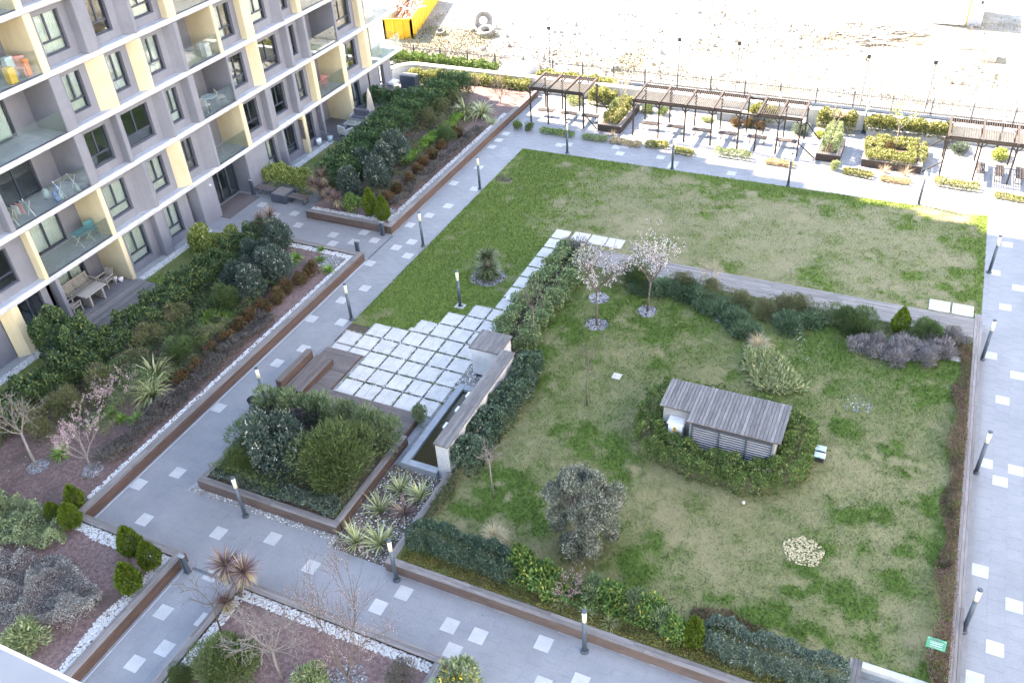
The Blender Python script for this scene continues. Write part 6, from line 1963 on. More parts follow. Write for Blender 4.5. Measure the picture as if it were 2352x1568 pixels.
def hedge(name, pts, w, h, z, kind, n, leaf, width, label, cat='hedge', seed=3, lumps=0.16, up=0.25, stemmat='bark', freq=1.6, group=None, flower=None):
    """leaves over the skin of a lumpy, roughly box-shaped run of shrubs along pts"""
    rg = np.random.default_rng(seed)
    pts = np.array(pts, dtype=float)
    seg = np.diff(pts, axis=0)
    ln = np.hypot(seg[:, 0], seg[:, 1])
    cum = np.concatenate([[0], np.cumsum(ln)])
    T = cum[-1]
    s = rg.uniform(-w*0.35, T+w*0.35, n)
    sc = np.clip(s, 0, T-1e-6)
    k = np.clip(np.searchsorted(cum, sc, side='right')-1, 0, len(ln)-1)
    f = (sc-cum[k])/ln[k]
    base = pts[k]+seg[k]*f[:, None]
    d = seg[k]/ln[k][:, None]
    over = s-sc
    nrm = np.stack([-d[:, 1], d[:, 0]], 1)
    ph = rg.uniform(0, 6.28, 8)
    a = rg.uniform(-0.12, math.pi+0.12, n)
    ca, sa = np.cos(a), np.sin(a)
    q = 0.45
    cx = np.sign(ca)*np.abs(ca)**q
    cz = np.sign(sa)*np.abs(sa)**q
    lump = 1+lumps*(np.sin(s*freq*2.1+ph[0]+2*ca)+0.8*np.sin(s*freq*4.3+ph[1]+3.1*sa)+0.6*np.sin(s*freq*7.9+ph[2]+5*ca))*0.6
    depth = 1-0.35*rg.uniform(0, 1, n)**2.2
    endf = np.sqrt(np.clip(1-(np.abs(over)/(w*0.36))**2, 0.05, 1))
    lump = lump*depth
    off = cx*w/2*lump*endf
    zz = np.clip(0.12+0.88*cz*lump*(0.6+0.4*endf), 0.02, 1.4)*h
    P = np.stack([base[:, 0]+nrm[:, 0]*off+d[:, 0]*over, base[:, 1]+nrm[:, 1]*off+d[:, 1]*over, z+zz], 1)
    O = np.stack([nrm[:, 0]*ca+d[:, 0]*over*0.5, nrm[:, 1]*ca+d[:, 1]*over*0.5, sa+up], 1)
    D_ = unit(unit(O)+0.75*rg.normal(0, 1, (n, 3)))
    V, F, R = leaf_quads(P, D_, leaf*rg.uniform(0.6, 1.25, n), width*rg.uniform(0.7, 1.2, n), rg)
    cx_, cy_ = float(pts[:, 0].mean()), float(pts[:, 1].mean())
    t = thing(name, (cx_, cy_, z), label, cat, group)
    o = Vector((cx_, cy_, z))
    V = V-np.array([cx_, cy_, z])
    me = mesh_np('foliage', V, F, LF[kind], {'rnd': R})
    ob = bpy.data.objects.new('foliage', me)
    link(ob)
    ob.parent = t
    m = MB()
    st = random.Random(seed)
    for i in range(int(T/0.35)+1):
        ss = min(T-1e-6, i*0.35)
        kk = min(len(ln)-1, int(np.searchsorted(cum, ss, side='right')-1))
        b = pts[kk]+seg[kk]*((ss-cum[kk])/ln[kk])
        for _ in range(2):
            p0 = (b[0]+st.uniform(-.08, .08), b[1]+st.uniform(-.08, .08), z-0.02)
            p1 = (b[0]+st.uniform(-.3, .3)*w, b[1]+st.uniform(-.3, .3)*w, z+h*st.uniform(0.55, 0.8))
            m.tube([p0, p1], [0.018, 0.008], 4, False)
    m.build('stems', MT[stemmat], t)
    if flower:
        nf, sz, fm = flower
        i = rg.choice(len(P), nf)
        Pf = np.repeat(P[i]+unit(O)[i]*0.04, 4, axis=0)+rg.normal(0, 0.02, (nf*4, 3))
        V, F, R = leaf_quads(Pf-np.array([cx_, cy_, z]), unit(sph(nf*4, rg)+np.array([0, 0, 1.0])), sz, sz, rg, 0.0)
        ob = bpy.data.objects.new('flowers', mesh_np('flowers', V, F, LF[fm], {'rnd': R}))
        link(ob)
        ob.parent = t
    return t

def cover(name, inside, bx, n, h, z, kind, leaf, width, label, cat='ground cover', seed=5, mound=0.45, freq=3.0, up=0.8, spread=0.7):
    """a ground-covering mass of one plant"""
    rg = np.random.default_rng(seed)
    x0, x1, y0, y1 = bx
    X = rg.uniform(x0, x1, n*2)
    Y = rg.uniform(y0, y1, n*2)
    k = inside(X, Y)
    X, Y = X[k][:n], Y[k][:n]
    n = len(X)
    f1 = sines(seed+1, 10, freq, freq*2.6)
    H = h*np.clip(0.62+mound*0.55*f1(X, Y), 0.12, 1.5)
    Z = z+H*(1-0.75*rg.uniform(0, 1, n)**2.5)
    e = 0.05
    gx = (f1(X+e, Y)-f1(X-e, Y))/(2*e)*h*mound*0.55
    gy = (f1(X, Y+e)-f1(X, Y-e))/(2*e)*h*mound*0.55
    O = unit(np.stack([-gx, -gy, np.ones(n)], 1))
    D_ = unit(O*up+spread*rg.normal(0, 1, (n, 3)))
    V, F, R = leaf_quads(np.stack([X, Y, Z], 1), D_, leaf*rg.uniform(0.6, 1.25, n), width*rg.uniform(0.7, 1.2, n), rg)
    o = link(bpy.data.objects.new(name, mesh_np(name, V, F, LF[kind], {'rnd': R})))
    o['kind'] = 'stuff'
    tag(o, label, cat)
    return o

def blade_mesh(name, n, length, width, mat, seed, elev=(0.3, 1.4), droop=0.8, seg=4, rad=0.05, twist=0.0):
    """a tussock of long arching blades from one point"""
    rg = np.random.default_rng(seed)
    az = rg.uniform(0, 2*math.pi, n)
    el = rg.uniform(elev[0], elev[1], n)
    L = length*rg.uniform(0.6, 1.15, n)
    b0 = np.stack([rad*np.cos(az)*rg.uniform(0, 1, n), rad*np.sin(az)*rg.uniform(0, 1, n), np.zeros(n)], 1)
    dr = droop*rg.uniform(0.5, 1.4, n)
    rows = []
    p = b0.copy()
    e = el.copy()
    for k in range(seg+1):
        t = k/seg
        wv = width*np.where(t < 0.99, (0.55+0.9*t if t < 0.5 else 2.0*(1-t)), 0.0)*rg.uniform(0.9, 1.1, n)
        if k == seg:
            wv = wv*0+0.001
        sx, sy = -np.sin(az)*wv/2, np.cos(az)*wv/2
        rows.append((p+np.stack([sx, sy, 0*sx], 1), p-np.stack([sx, sy, 0*sx], 1)))
        st = L/seg
        p = p+np.stack([np.cos(az)*np.cos(e)*st, np.sin(az)*np.cos(e)*st, np.sin(e)*st], 1)
        e = e-dr/seg*(0.5+t)*1.6
    V = np.stack([a for r in rows for a in r], 1)     # n, 2*(seg+1), 3
    m = 2*(seg+1)
    fac = np.array([(2*k, 2*k+1, 2*k+3, 2*k+2) for k in range(seg)])
    F = (np.arange(n)*m)[:, None, None]+fac[None]
    V = V.reshape(-1, 3)
    return mesh_np(name, V, F.reshape(-1, 4), LF[mat], {'rnd': np.repeat(rg.uniform(0, 1, n), m)})

def tussock(name, kind, x, y, z, s, label, cat='plant', group=None):
    me = TUS[kind][rnd.randrange(len(TUS[kind]))]
    o = inst(name, me, None, (x, y, z), (0, 0, rnd.uniform(0, 6.28)), (s, s, s))
    return tag(o, label, cat, group)
TUS = {
 'phormium': [blade_mesh('phormium_blades', 110, 1.15, 0.06, 'phormium', 101+k, (0.35, 1.45), 1.3, 5) for k in range(2)],
 'phormium_stiff': [blade_mesh('phormium_blades', 70, 1.0, 0.05, 'phormium', 111+k, (0.45, 1.5), 0.55, 4) for k in range(3)],
 'phormium_brown': [blade_mesh('phormium_blades', 80, 0.75, 0.035, 'cordyline', 121, (0.3, 1.4), 0.9, 4)],
 'lily': [blade_mesh('lily_blades', 80, 0.55, 0.035, 'lily', 131+k, (0.3, 1.4), 1.4, 4) for k in range(2)],
 'strap': [blade_mesh('strap_blades', 90, 0.75, 0.06, 'strap', 141+k, (0.3, 1.4), 1.5, 4) for k in range(2)],
 'dry': [blade_mesh('dry_blades', 320, 0.8, 0.012, 'dry', 151, (0.4, 1.5), 1.9, 5)],
 'yellowgrass': [blade_mesh('yellow_blades', 120, 0.45, 0.016, 'strap', 161, (0.3, 1.3), 1.5, 4)],
 'wisp': [blade_mesh('wisp_blades', 120, 0.7, 0.012, 'dead_twig', 171, (0.5, 1.5), 0.8, 4)],
}
HEAD = [blade_mesh('leaf_head', 130, 0.62, 0.034, 'cordyline', 181+k, (-0.35, 1.5), 0.55, 3) for k in range(2)]
HEADD = blade_mesh('dry_leaf_skirt', 70, 0.5, 0.034, 'cordyline_dead', 191, (-1.2, -0.3), 0.4, 3)

def cordyline(x, y, z, heads, label):
    t = thing('cordyline', (x, y, z), label, 'cordyline')
    for (dx, dy, h, s) in heads:
        m = MB()
        m.tube([(x, y, z-0.03), (x+dx*0.5, y+dy*0.5, z+h*0.5), (x+dx, y+dy, z+h)], [0.05, 0.04, 0.035], 7)
        m.build('trunk', MT['bark'], t)
        inst('leaf_head', HEAD[rnd.randrange(2)], t, (x+dx, y+dy, z+h-0.05), (rnd.uniform(-.1, .1), rnd.uniform(-.1, .1), rnd.uniform(0, 6)), (s, s, s))
        inst('dry_leaf_skirt', HEADD, t, (x+dx, y+dy, z+h-0.12), (0, 0, rnd.uniform(0, 6)), (s, s, s))
    return t

def egg_mesh(name, n, seed):
    rg = np.random.default_rng(seed)
    u = rg.uniform(0, 1, n)
    a = rg.uniform(0, 6.283, n)
    prof = np.sin(np.pi*u**0.62)**0.8*(1-0.12*u)
    r = prof*(1+0.09*np.sin(a*5+u*9+seed)+0.08*np.sin(a*9-u*17)+0.06*np.sin(a*17+u*31))*(1-0.3*rg.uniform(0, 1, n)**2)
    P = np.stack([r*np.cos(a), r*np.sin(a), u*2.0+0.02], 1)
    O = np.stack([np.cos(a)*0.8, np.sin(a)*0.8, 0.9+0*a], 1)
    D_ = unit(unit(O)+0.4*rg.normal(0, 1, (n, 3)))
    V, F, R = leaf_quads(P, D_, 0.20*rg.uniform(0.5, 1.5, n), 0.10, rg, 0.15)
    return mesh_np(name, V, F, LF['thuja'], {'rnd': R})
EGG = [egg_mesh('foliage', 3600, 201+k) for k in range(3)]
def thuja(x, y, z, r, h, label, group=None):
    t = thing('thuja', (x, y, z), label, 'thuja', group)
    MB().tube([(x, y, z-0.02), (x, y, z+h*0.8)], [0.03, 0.01], 6).build('trunk', MT['bark'], t)
    inst('foliage', EGG[rnd.randrange(3)], t, (x, y, z), (0, 0, rnd.uniform(0, 6)), (r, r, h/2.0))
    return t

def grow(base, height, trunk_h, seed, spread=0.55, levels=4, r0=0.05, kids=(4, 3, 3, 3), lean=(0, 0), droop=0.0, upb=0.35, lfac=0.62):
    """skeleton of a small tree: list of branch polylines by level"""
    rg = random.Random(seed)
    base = Vector(base)
    out = []
    top = base+Vector((lean[0], lean[1], trunk_h))
    mid = (base+top)/2+Vector((rg.uniform(-.05, .05), rg.uniform(-.05, .05), 0))
    out.append((0, [base, mid, top], [r0, r0*0.85, r0*0.7]))
    def rec(p, d, L, r, lev):
        q = p
        pts = [p]
        rad = [r]
        n = 3
        for k in range(n):
            d = (d+Vector((rg.gauss(0, .16), rg.gauss(0, .16), rg.gauss(0.03, .1)+upb*0.12-droop*0.35*(lev > 1)))).normalized()
            q = q+d*(L/n)
            pts.append(q)
            rad.append(r*(1-0.6*(k+1)/n))
        out.append((lev, pts, rad))
        if lev < levels:
            for c in range(kids[min(lev, len(kids)-1)]):
                t = rg.uniform(0.35, 1.0)
                i = min(n-1, int(t*n))
                pp = pts[i].lerp(pts[i+1], t*n-i)
                ax = Vector((rg.gauss(0, 1), rg.gauss(0, 1), rg.gauss(0, 1)))
                nd_ = (d*0.75+ax.normalized()*spread*1.1+Vector((0, 0, upb*0.6-droop))).normalized()
                rec(pp, nd_, L*lfac*rg.uniform(0.75, 1.2), r*0.5, lev+1)
    n0 = kids[0]
    L0 = (height-trunk_h)*0.62
    for c in range(n0):
        a = 2*math.pi*c/n0+rg.uniform(-.4, .4)
        d = Vector((math.cos(a)*spread, math.sin(a)*spread, 0.8+rg.uniform(-.1, .3))).normalized()
        rec(top-Vector((0, 0, rg.uniform(0, 0.12)*trunk_h)), d, L0*rg.uniform(0.85, 1.15), r0*0.55, 1)
    return out

def tree(name, base, height, trunk_h, seed, label, cat='tree', bark='bark', blossom=None, leaves=None, twigleaf=None, group=None, minr=0.004, **kw):
    t = thing(name, base, label, cat, group)
    sk_ = grow(base, height, trunk_h, seed, **kw)
    tr, br = MB(), MB()
    mx = max(l for l, _, _ in sk_)
    for lev, pts, rad in sk_:
        if lev == 0:
            tr.tube(pts, [max(minr, r) for r in rad], 8)
        elif lev == 1:
            br.tube(pts, [max(minr, r) for r in rad], 5, False)
        else:
            br.tube(pts, [max(minr, r) for r in rad], 3, False)
    tr.build('trunk', MT[bark], t, True)
    br.build('branches', MT[bark], t)
    if blossom:
        fm, per, sz = blossom
        rg = np.random.default_rng(seed)
        P, Dd_ = [], []
        for lev, pts, rad in sk_:
            if lev < mx-1:
                continue
            for _ in range(per):
                u = rg.uniform(0, len(pts)-1.001)
                i = int(u)
                p = pts[i].lerp(pts[i+1], u-i)
                P.append(tuple(p))
        P = np.array(P)+rg.normal(0, 0.02, (len(P), 3))-np.array(base)
        V, F, R = leaf_quads(P, sph(len(P), rg), sz*rg.uniform(0.7, 1.3, len(P)), sz, rg, 0.0)
        o = bpy.data.objects.new('crown' if leaves else 'blossom', mesh_np('blossom', V, F, LF[fm], {'rnd': R}))
        link(o)
        o.parent = t
    return t

# ------------------------------------------------------------------ planting: long left planter
ZB = 0.40
hedge('laurel_hedge', [(-32.6, 15.2), (-32.2, 18.5), (-31.8, 21), (-31.7, 24), (-31.7, 27), (-31.4, 29.5), (-31.2, 32.3)], 1.8, 1.5, 0.2, 'laurel', 42000, 0.135, 0.07, 'long dark laurel hedge with lime tips between the board terrace and the left planter', seed=301, lumps=0.2)
hedge('laurel_hedge', [(-35.4, 21.2), (-34.2, 21.2), (-32.6, 21.0)], 1.7, 2.0, 0.0, 'laurel', 14000, 0.135, 0.07, 'bulky laurel hedge running from the building to the long hedge beside the terrace', seed=302, lumps=0.2)
shrub('lime', -34.9, 31.5, 0.0, 0.95, 1.2, 'pale lime bush nearest the building beside the entrance path')
shrub('lime', -33.7, 31.2, 0.0, 0.9, 1.25, 'pale lime bush in front of the sunlit one by the entrance')
shrub('lime', -33.2, 32.2, 0.0, 0.85, 1.1, 'lime bush at the corner of the entrance path')
shrub('viburnum', -28.25, 29.3, ZB, 0.98, 1.25, 'white-flowered viburnum nearest the left path below the entrance', v=0)
shrub('viburnum', -28.2, 27.6, ZB, 0.9, 1.15, 'white-flowered viburnum beside the red shrubs', v=1)
shrub('viburnum_dark', -29.7, 31.8, ZB, 1.0, 1.35, 'tall dark viburnum under the cordylines by the entrance path')
shrub('viburnum_dark', -29.9, 30.2, ZB, 0.95, 1.2, 'dark viburnum in the middle of the planter clump')
shrub('viburnum_dark', -29.6, 28.3, ZB, 0.9, 1.15, 'dark viburnum against the long hedge')
for k, (x, y, r) in enumerate(((-30.4, 24.4, 0.85), (-30.5, 22.6, 0.85), (-30.5, 17.6, 0.85), (-30.6, 16.1, 0.8), (-30.2, 19.4, 0.85))):
    shrub('spirea', x, y, ZB, r, 0.95, ('bare brown twiggy shrub beside the board terrace hedge', 'brown twiggy shrub left of the upright juniper', 'brown twiggy shrub near the pale bare tree', 'brown twiggy shrub at the left edge above the mulch', 'brown twiggy shrub behind the pink blossom')[k])
shrub('juniper', -28.55, 22.5, ZB, 0.85, 1.0, 'dark green juniper behind the striped phormium')
shrub('juniper', -29.0, 26.4, ZB, 0.95, 1.25, 'dark green juniper above the daylily patch')
cover('daylily_patch', lambda x, y: np.abs(x+28.75) < 0.55+0.1*np.sin(y*3), (-29.4, -28.1, 23.3, 25.9), 2600, 0.5, ZB, 'lily', 0.34, 0.04, 'bright green daylily patch below the juniper', seed=311, up=0.9, freq=2.5)
for k, (x, y) in enumerate(((-28.8, 18.3), (-27.45, 18.4), (-28.9, 15.6), (-28.1, 18.2), (-28.7, 31.7), (-27.35, 32.0), (-26.3, 31.3), (-27.9, 32.9), (-28.2, 21.3))):
    tussock('daylily', 'lily', x, y, ZB, (1.0, 1.1, 1.15, 0.9, 1.15, 0.95, 1.0, 0.7, 1.0)[k], ('bright daylily behind the pink flowering tree', 'bright daylily beside the heather strip at left', 'bright daylily at the foot of the pink flowering tree', 'daylily between the two left clumps', 'large daylily under the white-flowered viburnum', 'daylily on the bare mulch by the slate chips', 'daylily at the planter corner beside the left path', 'small daylily by the pebble edge of the entrance path', 'daylily at the foot of the striped phormium')[k], 'daylily')
tussock('striped_phormium', 'phormium', -27.95, 19.9, ZB, 1.15, 'big arching striped phormium nearest the left path', 'phormium')
tussock('striped_phormium', 'phormium', -28.6, 20.9, ZB, 1.15, 'big arching striped phormium behind the front one', 'phormium')
ns_ = ('first', 'second', 'third', 'fourth', 'fifth', 'sixth', 'seventh', 'eighth', 'ninth', 'tenth', 'eleventh')
for k, (x, y) in enumerate(((-27.25, 21.2), (-27.1, 22.2), (-27.25, 23.4), (-27.2, 24.3), (-27.35, 25.3), (-27.4, 26.3), (-27.35, 27.2), (-27.25, 28.0), (-27.2, 28.9), (-27.1, 29.8), (-27.1, 30.8))):
    shrub('nandina', x, y, ZB, 0.47, 0.55, 'red-leaved shrub, %s in the left planter row counted from the phormium' % ns_[k], group='red shrubs in the left planter row')
cover('heather', lambda x, y: (x < -26.22+0.08*np.sin(y*2)) & (x > -27.1-0.15*np.sin(y*1.7)), (-27.3, -26.2, 15.8, 26.8), 17000, 0.55, ZB, 'heather', 0.13, 0.035, 'dark brown heather strip inside the long left planter wall', seed=321)
tree('bare_tree', (-29.32, 14.72, ZB), 3.3, 1.5, 402, 'bare pale-barked tree at the left edge above the mulch', bark='bark_pale', lean=(-0.55, 0.35), levels=4, kids=(5, 4, 4, 3), spread=0.7, r0=0.065, minr=0.006)
tree('flowering_tree', (-27.0, 15.45, ZB), 2.6, 0.75, 403, 'small pink flowering tree beside the white pebble strip', bark='bark_pale', levels=4, kids=(5, 4, 3, 3), spread=0.5, r0=0.045, blossom=('blossom_pink', 9, 0.036))
tree('pink_shrub', (-28.7, 18.9, ZB), 1.7, 0.2, 404, 'loose pink blossoming shrub left of the striped phormium', cat='shrub', levels=4, kids=(6, 4, 3, 3), spread=0.75, r0=0.03, blossom=('blossom_pink', 5, 0.04))
# corner bed with thujas
for k, (x, y, r, h) in enumerate(((-26.05, 13.75, 0.34, 0.85), (-25.4, 12.95, 0.38, 0.9), (-26.45, 13.0, 0.28, 0.6), (-22.3, 12.8, 0.40, 1.05), (-21.2, 12.6, 0.38, 1.0), (-21.15, 11.55, 0.42, 1.05))):
    thuja(x, y, ZB, r, h*1.28, ('round thuja at the end of the long white pebble strip', 'round thuja at the bend of the white pebbles', 'smallest thuja beside the sage-green ground cover', 'thuja at the back left of the trio by the alley', 'thuja at the right of the trio by the bollard', 'front thuja of the trio by the alley wall')[k])
def in_poly(poly):
    P = np.array(poly)
    def f(x, y):
        c = np.zeros(len(x), dtype=bool)
        j = len(P)-1
        for i in range(len(P)):
            t = ((P[i, 1] > y) != (P[j, 1] > y)) & (x < (P[j, 0]-P[i, 0])*(y-P[i, 1])/(P[j, 1]-P[i, 1]+1e-12)+P[i, 0])
            c ^= t
            j = i
        return c
    return f
cover('sage_cover', in_poly([(-30.5, 13.0), (-27.3, 13.1), (-25.7, 12.7), (-24.9, 12.2), (-25.4, 11.6), (-27.2, 11.1), (-30.5, 10.2)]), (-30.5, -24.9, 10.2, 13.1), 17000, 0.5, ZB, 'sage', 0.08, 0.055, 'pale sage-green ground cover at the lower left', seed=331, mound=0.85, freq=3.4)
cover('santolina_cover', in_poly([(-29.5, 10.0), (-26.8, 10.8), (-24.6, 11.7), (-22.9, 11.2), (-21.75, 10.9), (-21.4, 10.2), (-21.8, 9.4), (-24.6, 8.6), (-28, 7.5)]), (-29.5, -21.4, 7.5, 11.8), 34000, 0.5, ZB, 'santolina', 0.065, 0.035, 'grey mounds of santolina at the lower left', seed=332, mound=1.0, freq=4.2)
shrub('sagebush', -22.7, 8.5, ZB, 0.85, 0.9, 'pale green bush beside the window ledge at the lower left')
tussock('striped_phormium', 'phormium_stiff', -28.3, 11.0, ZB, 1.0, 'phormium tips at the far lower left edge', 'phormium')
cover('fallen_leaves', lambda x, y: (np.sin(x*3.1)+np.sin(y*2.7+x)) > -0.3, (-31, -26.3, 13.6, 16.2), 260, 0.02, ZB, 'sage', 0.05, 0.04, 'scattered pale leaves on the red mulch at left', cat='leaves', seed=333)
cover('fallen_leaves', lambda x, y: (np.sin(x*3.1)+np.sin(y*2.7+x)) > -0.3, (-24.8, -21.6, 11.2, 12.7), 120, 0.02, ZB, 'sage', 0.05, 0.04, 'scattered pale leaves on the mulch by the thuja trio', cat='leaves', seed=334)

# ------------------------------------------------------------------ far left planter
hedge('laurel_hedge', [(-31.2, 39.6), (-31.6, 43), (-31.9, 46.2), (-31.8, 49), (-31.4, 51.5), (-31.0, 55.2)], 2.1, 1.8, 0.2, 'laurel2', 38000, 0.15, 0.085, 'long dark hedge between the rattan terrace and the far planter', seed=341, lumps=0.2)
hedge('laurel_hedge', [(-36.0, 51.2), (-34.2, 51.4), (-32.3, 51.5)], 1.1, 1.7, 0.0, 'laurel2', 8000, 0.15, 0.085, 'dark hedge behind the closed parasol', seed=342)
hedge('euonymus_hedge', [(-36.2, 39.5), (-34.6, 39.5), (-33.0, 39.3)], 1.1, 1.15, 0.0, 'lime', 7500, 0.13, 0.08, 'lime-green hedge behind the entrance benches', seed=343)
for k, (x, y, r, h) in enumerate(((-29.8, 39.0, 0.8, 1.1), (-28.7, 40.3, 0.85, 1.15), (-29.1, 42.0, 0.9, 1.2), (-29.3, 43.6, 0.9, 1.25), (-30.3, 41.4, 0.8, 1.05))):
    shrub('viburnum', x, y, ZB, r, h, ('white-flowered viburnum nearest the purple cordylines', 'white-flowered viburnum above the two pointed thujas', 'tall white-flowered viburnum in the middle of the far clump', 'farthest white-flowered viburnum of the clump', 'white-flowered viburnum beside the long dark hedge')[k])
cordyline(-31.5, 38.4, 0.1, [(0.0, 0.3, 1.5, 1.15), (0.25, -0.25, 1.05, 1.1), (-0.3, -0.3, 1.2, 1.0)], 'tall purple cordyline with three heads by the entrance bench')
cordyline(-29.6, 37.3, ZB, [(0.0, -0.1, 0.75, 1.0), (-0.5, 0.0, 0.9, 0.9)], 'purple cordyline at the planter end facing the entrance path')
cordyline(-31.4, 33.0, 0.3, [(0.15, 0.25, 1.5, 1.1), (-0.3, -0.1, 1.3, 1.05), (-0.1, -0.6, 1.0, 0.9)], 'dark cordyline with three heads on the near side of the entrance path')
thuja(-27.4, 37.35, ZB, 0.42, 1.6, 'left of the two pointed thujas at the far planter end')
thuja(-26.35, 37.0, ZB, 0.40, 1.5, 'right of the two pointed thujas at the far planter end')
shrub('leafy', -28.8, 37.5, ZB, 0.6, 0.65, 'bright leafy shrub left of the two pointed thujas')
for k, (x, y) in enumerate(((-27.35, 39.0), (-27.2, 40.2), (-27.2, 41.4), (-27.3, 42.6), (-27.5, 43.9), (-27.6, 45.2), (-27.6, 46.5), (-27.5, 48.4))):
    shrub('nandina', x, y, ZB, 0.5, 0.55, 'red-leaved shrub, %s in the far planter row counted from the thujas' % ns_[k], group='red shrubs in the far planter row')
cover('heather', lambda x, y: (x < -26.25) & (x > -26.95-0.12*np.sin(y*1.7)), (-27.2, -26.2, 38.6, 50.2), 9000, 0.42, ZB, 'heather', 0.13, 0.04, 'dark heather strip inside the far planter wall', seed=351)
cover('liriope_strip', lambda x, y: np.abs(x+28.8+0.1*np.sin(y)) < 0.4, (-29.4, -28.2, 43.6, 51.4), 5000, 0.5, ZB, 'lily', 0.26, 0.05, 'bright green grassy strip in the far planter', seed=352)
shrub('juniper', -27.9, 47.6, ZB, 0.75, 0.95, 'dark juniper in the far planter')
tussock('striped_phormium', 'phormium', -28.7, 52.0, ZB, 1.25, 'left striped phormium at the far end of the planter', 'phormium')
tussock('striped_phormium', 'phormium', -27.5, 52.1, ZB, 1.3, 'right striped phormium at the far end of the planter', 'phormium')
tussock('yellow_grass', 'yellowgrass', -26.3, 51.2, ZB, 1.6, 'yellow grass tuft at the far planter wall', 'grass')
for k, (x, y) in enumerate(((-30.2, 49.2), (-30.4, 51.3), (-30.2, 53.0))):
    shrub('spirea', x, y, ZB, 0.8, 0.9, ('bare twiggy shrub before the dark hedge of the far planter', 'bare twiggy shrub left of the far phormiums', 'bare twiggy shrub at the end of the far hedge')[k])
for k, (x, y) in enumerate(((-29.7, 55.2), (-28.0, 56.6), (-27.2, 54.6))):
    tree('bare_shrub', (x, y, ZB), 1.7, 0.25, 410+k, ('bare purple-twigged shrub beside the far hedge', 'bare purple-twigged shrub before the yellow hedge', 'bare little tree on the sunlit far bed')[k], cat='shrub', levels=3, kids=(6, 4, 4, 3), spread=0.6, r0=0.03, minr=0.008)
hedge('yellow_hedge', [(-36.0, 57.2), (-32.5, 57.5), (-29.5, 57.6), (-26.5, 57.6)], 0.9, 0.95, 0.0, 'sun_lime', 12000, 0.15, 0.09, 'sunlit yellow-green hedge before the curved boundary wall', seed=361)
hedge('fence_hedge', [(-40, 60.6), (-35, 60.4), (-30.4, 60.2)], 1.0, 0.95, 0.0, 'box', 9000, 0.17, 0.1, 'sunlit hedge between boundary wall and picket fence at left', seed=362)
hedge('fence_hedge', [(-26.3, 59.9), (-23.5, 59.8), (-20.6, 59.7)], 0.9, 0.9, 0.0, 'sun_lime', 7000, 0.17, 0.1, 'sunlit hedge behind the first pergola', seed=363)

# ------------------------------------------------------------------ front planter under the viewer
cordyline(-17.45, 12.75, ZB, [(-0.35, 0.15, 1.35, 1.25), (0.35, 0.2, 1.3, 1.2)], 'purple cordyline with two spiky heads at the front planter corner')
cordyline(-17.5, 12.1, ZB, [(0.0, 0.05, 0.45, 0.8)], 'small drooping cordyline below the two-headed one')
tree('bare_tree', (-17.2, 11.4, ZB), 3.0, 1.2, 421, 'thin bare tree beside the alley edge of the front planter', lean=(-0.1, 0.15), levels=4, kids=(4, 3, 3, 2), spread=0.6, r0=0.035, minr=0.005)
shrub('tamarisk', -15.7, 10.2, ZB, 1.35, 1.35, 'large olive-green feathery bush in the front planter')
tree('bare_tree', (-14.2, 10.75, ZB), 3.7, 1.6, 422, 'pale bare spreading tree in the front planter', bark='bark_pale', levels=4, kids=(6, 4, 4, 3), spread=0.85, r0=0.05, minr=0.007, upb=0.1)
tree('flowering_tree', (-12.2, 11.45, ZB), 4.6, 0.3, 423, 'many-stemmed pink blossoming shrub rising over the front path', cat='shrub', levels=4, kids=(9, 4, 4, 3), spread=0.45, r0=0.04, blossom=('blossom_pink', 3, 0.035), lfac=0.55)
shrub('sagebush', -13.15, 10.9, ZB, 0.65, 0.85, 'pale green bush at the foot of the pink shrub')
shrub('darkbush', -10.75, 12.2, ZB, 0.6, 0.75, 'dark twiggy bush left of the yellow-flowered one')
shrub('yellowbush', -9.0, 12.55, 0.1, 0.95, 1.35, 'round bush with yellow flowers at the bottom edge')
shrub('tamarisk', -17.0, 9.4, ZB, 0.6, 0.7, 'small olive bush at the front planter bottom edge')

# ------------------------------------------------------------------ raised shrub box beside the deck
shrub('tamarisk', -17.55, 18.75, ZB, 2.0, 1.95, 'huge dark green feathery bush in the raised shrub box', v=1)
shrub('viburnum', -19.75, 18.0, ZB, 1.2, 1.75, 'white-flowered viburnum in the raised shrub box', v=0)
shrub('juniper', -21.2, 18.8, ZB, 1.15, 1.5, 'dark green shrub at the left of the raised box')
shrub('tamarisk', -21.2, 17.6, ZB, 0.75, 1.0, 'small feathery shrub at the path corner of the raised box')
for k, (x, y) in enumerate(((-21.95, 20.8), (-21.1, 21.0), (-19.9, 21.2), (-18.7, 21.2), (-17.5, 21.2), (-16.6, 21.0))):
    shrub('oleander', x, y, ZB, 0.92, 1.15, 'oleander, %s along the deck edge counted from the left path' % ns_[k], group='oleanders along the deck')
shrub('purple', -20.1, 20.4, ZB, 0.85, 0.95, 'dark purple-leaved shrub behind the oleanders')
shrub('purple', -21.7, 20.2, ZB, 0.75, 0.9, 'dark purple shrub at the left end of the oleanders')
shrub('purple', -18.3, 20.5, ZB, 0.75, 0.95, 'dark purple shrub behind the huge feathery bush')
shrub('sagebush', -20.5, 19.8, ZB, 0.55, 1.1, 'grey-green bush between the purple shrub and the viburnum')
cover('low_cover', lambda x, y: y < 17.55+0.15*np.sin(x*2.5), (-22.2, -16.35, 16.85, 17.8), 7000, 0.45, ZB, 'greybush', 0.10, 0.05, 'dense grey-green ground cover behind the raised box wall', seed=371, mound=0.5, freq=3.2)
shrub('oleander', -16.15, 23.0, 0.1, 0.4, 0.75, 'young oleander between deck and water basin')
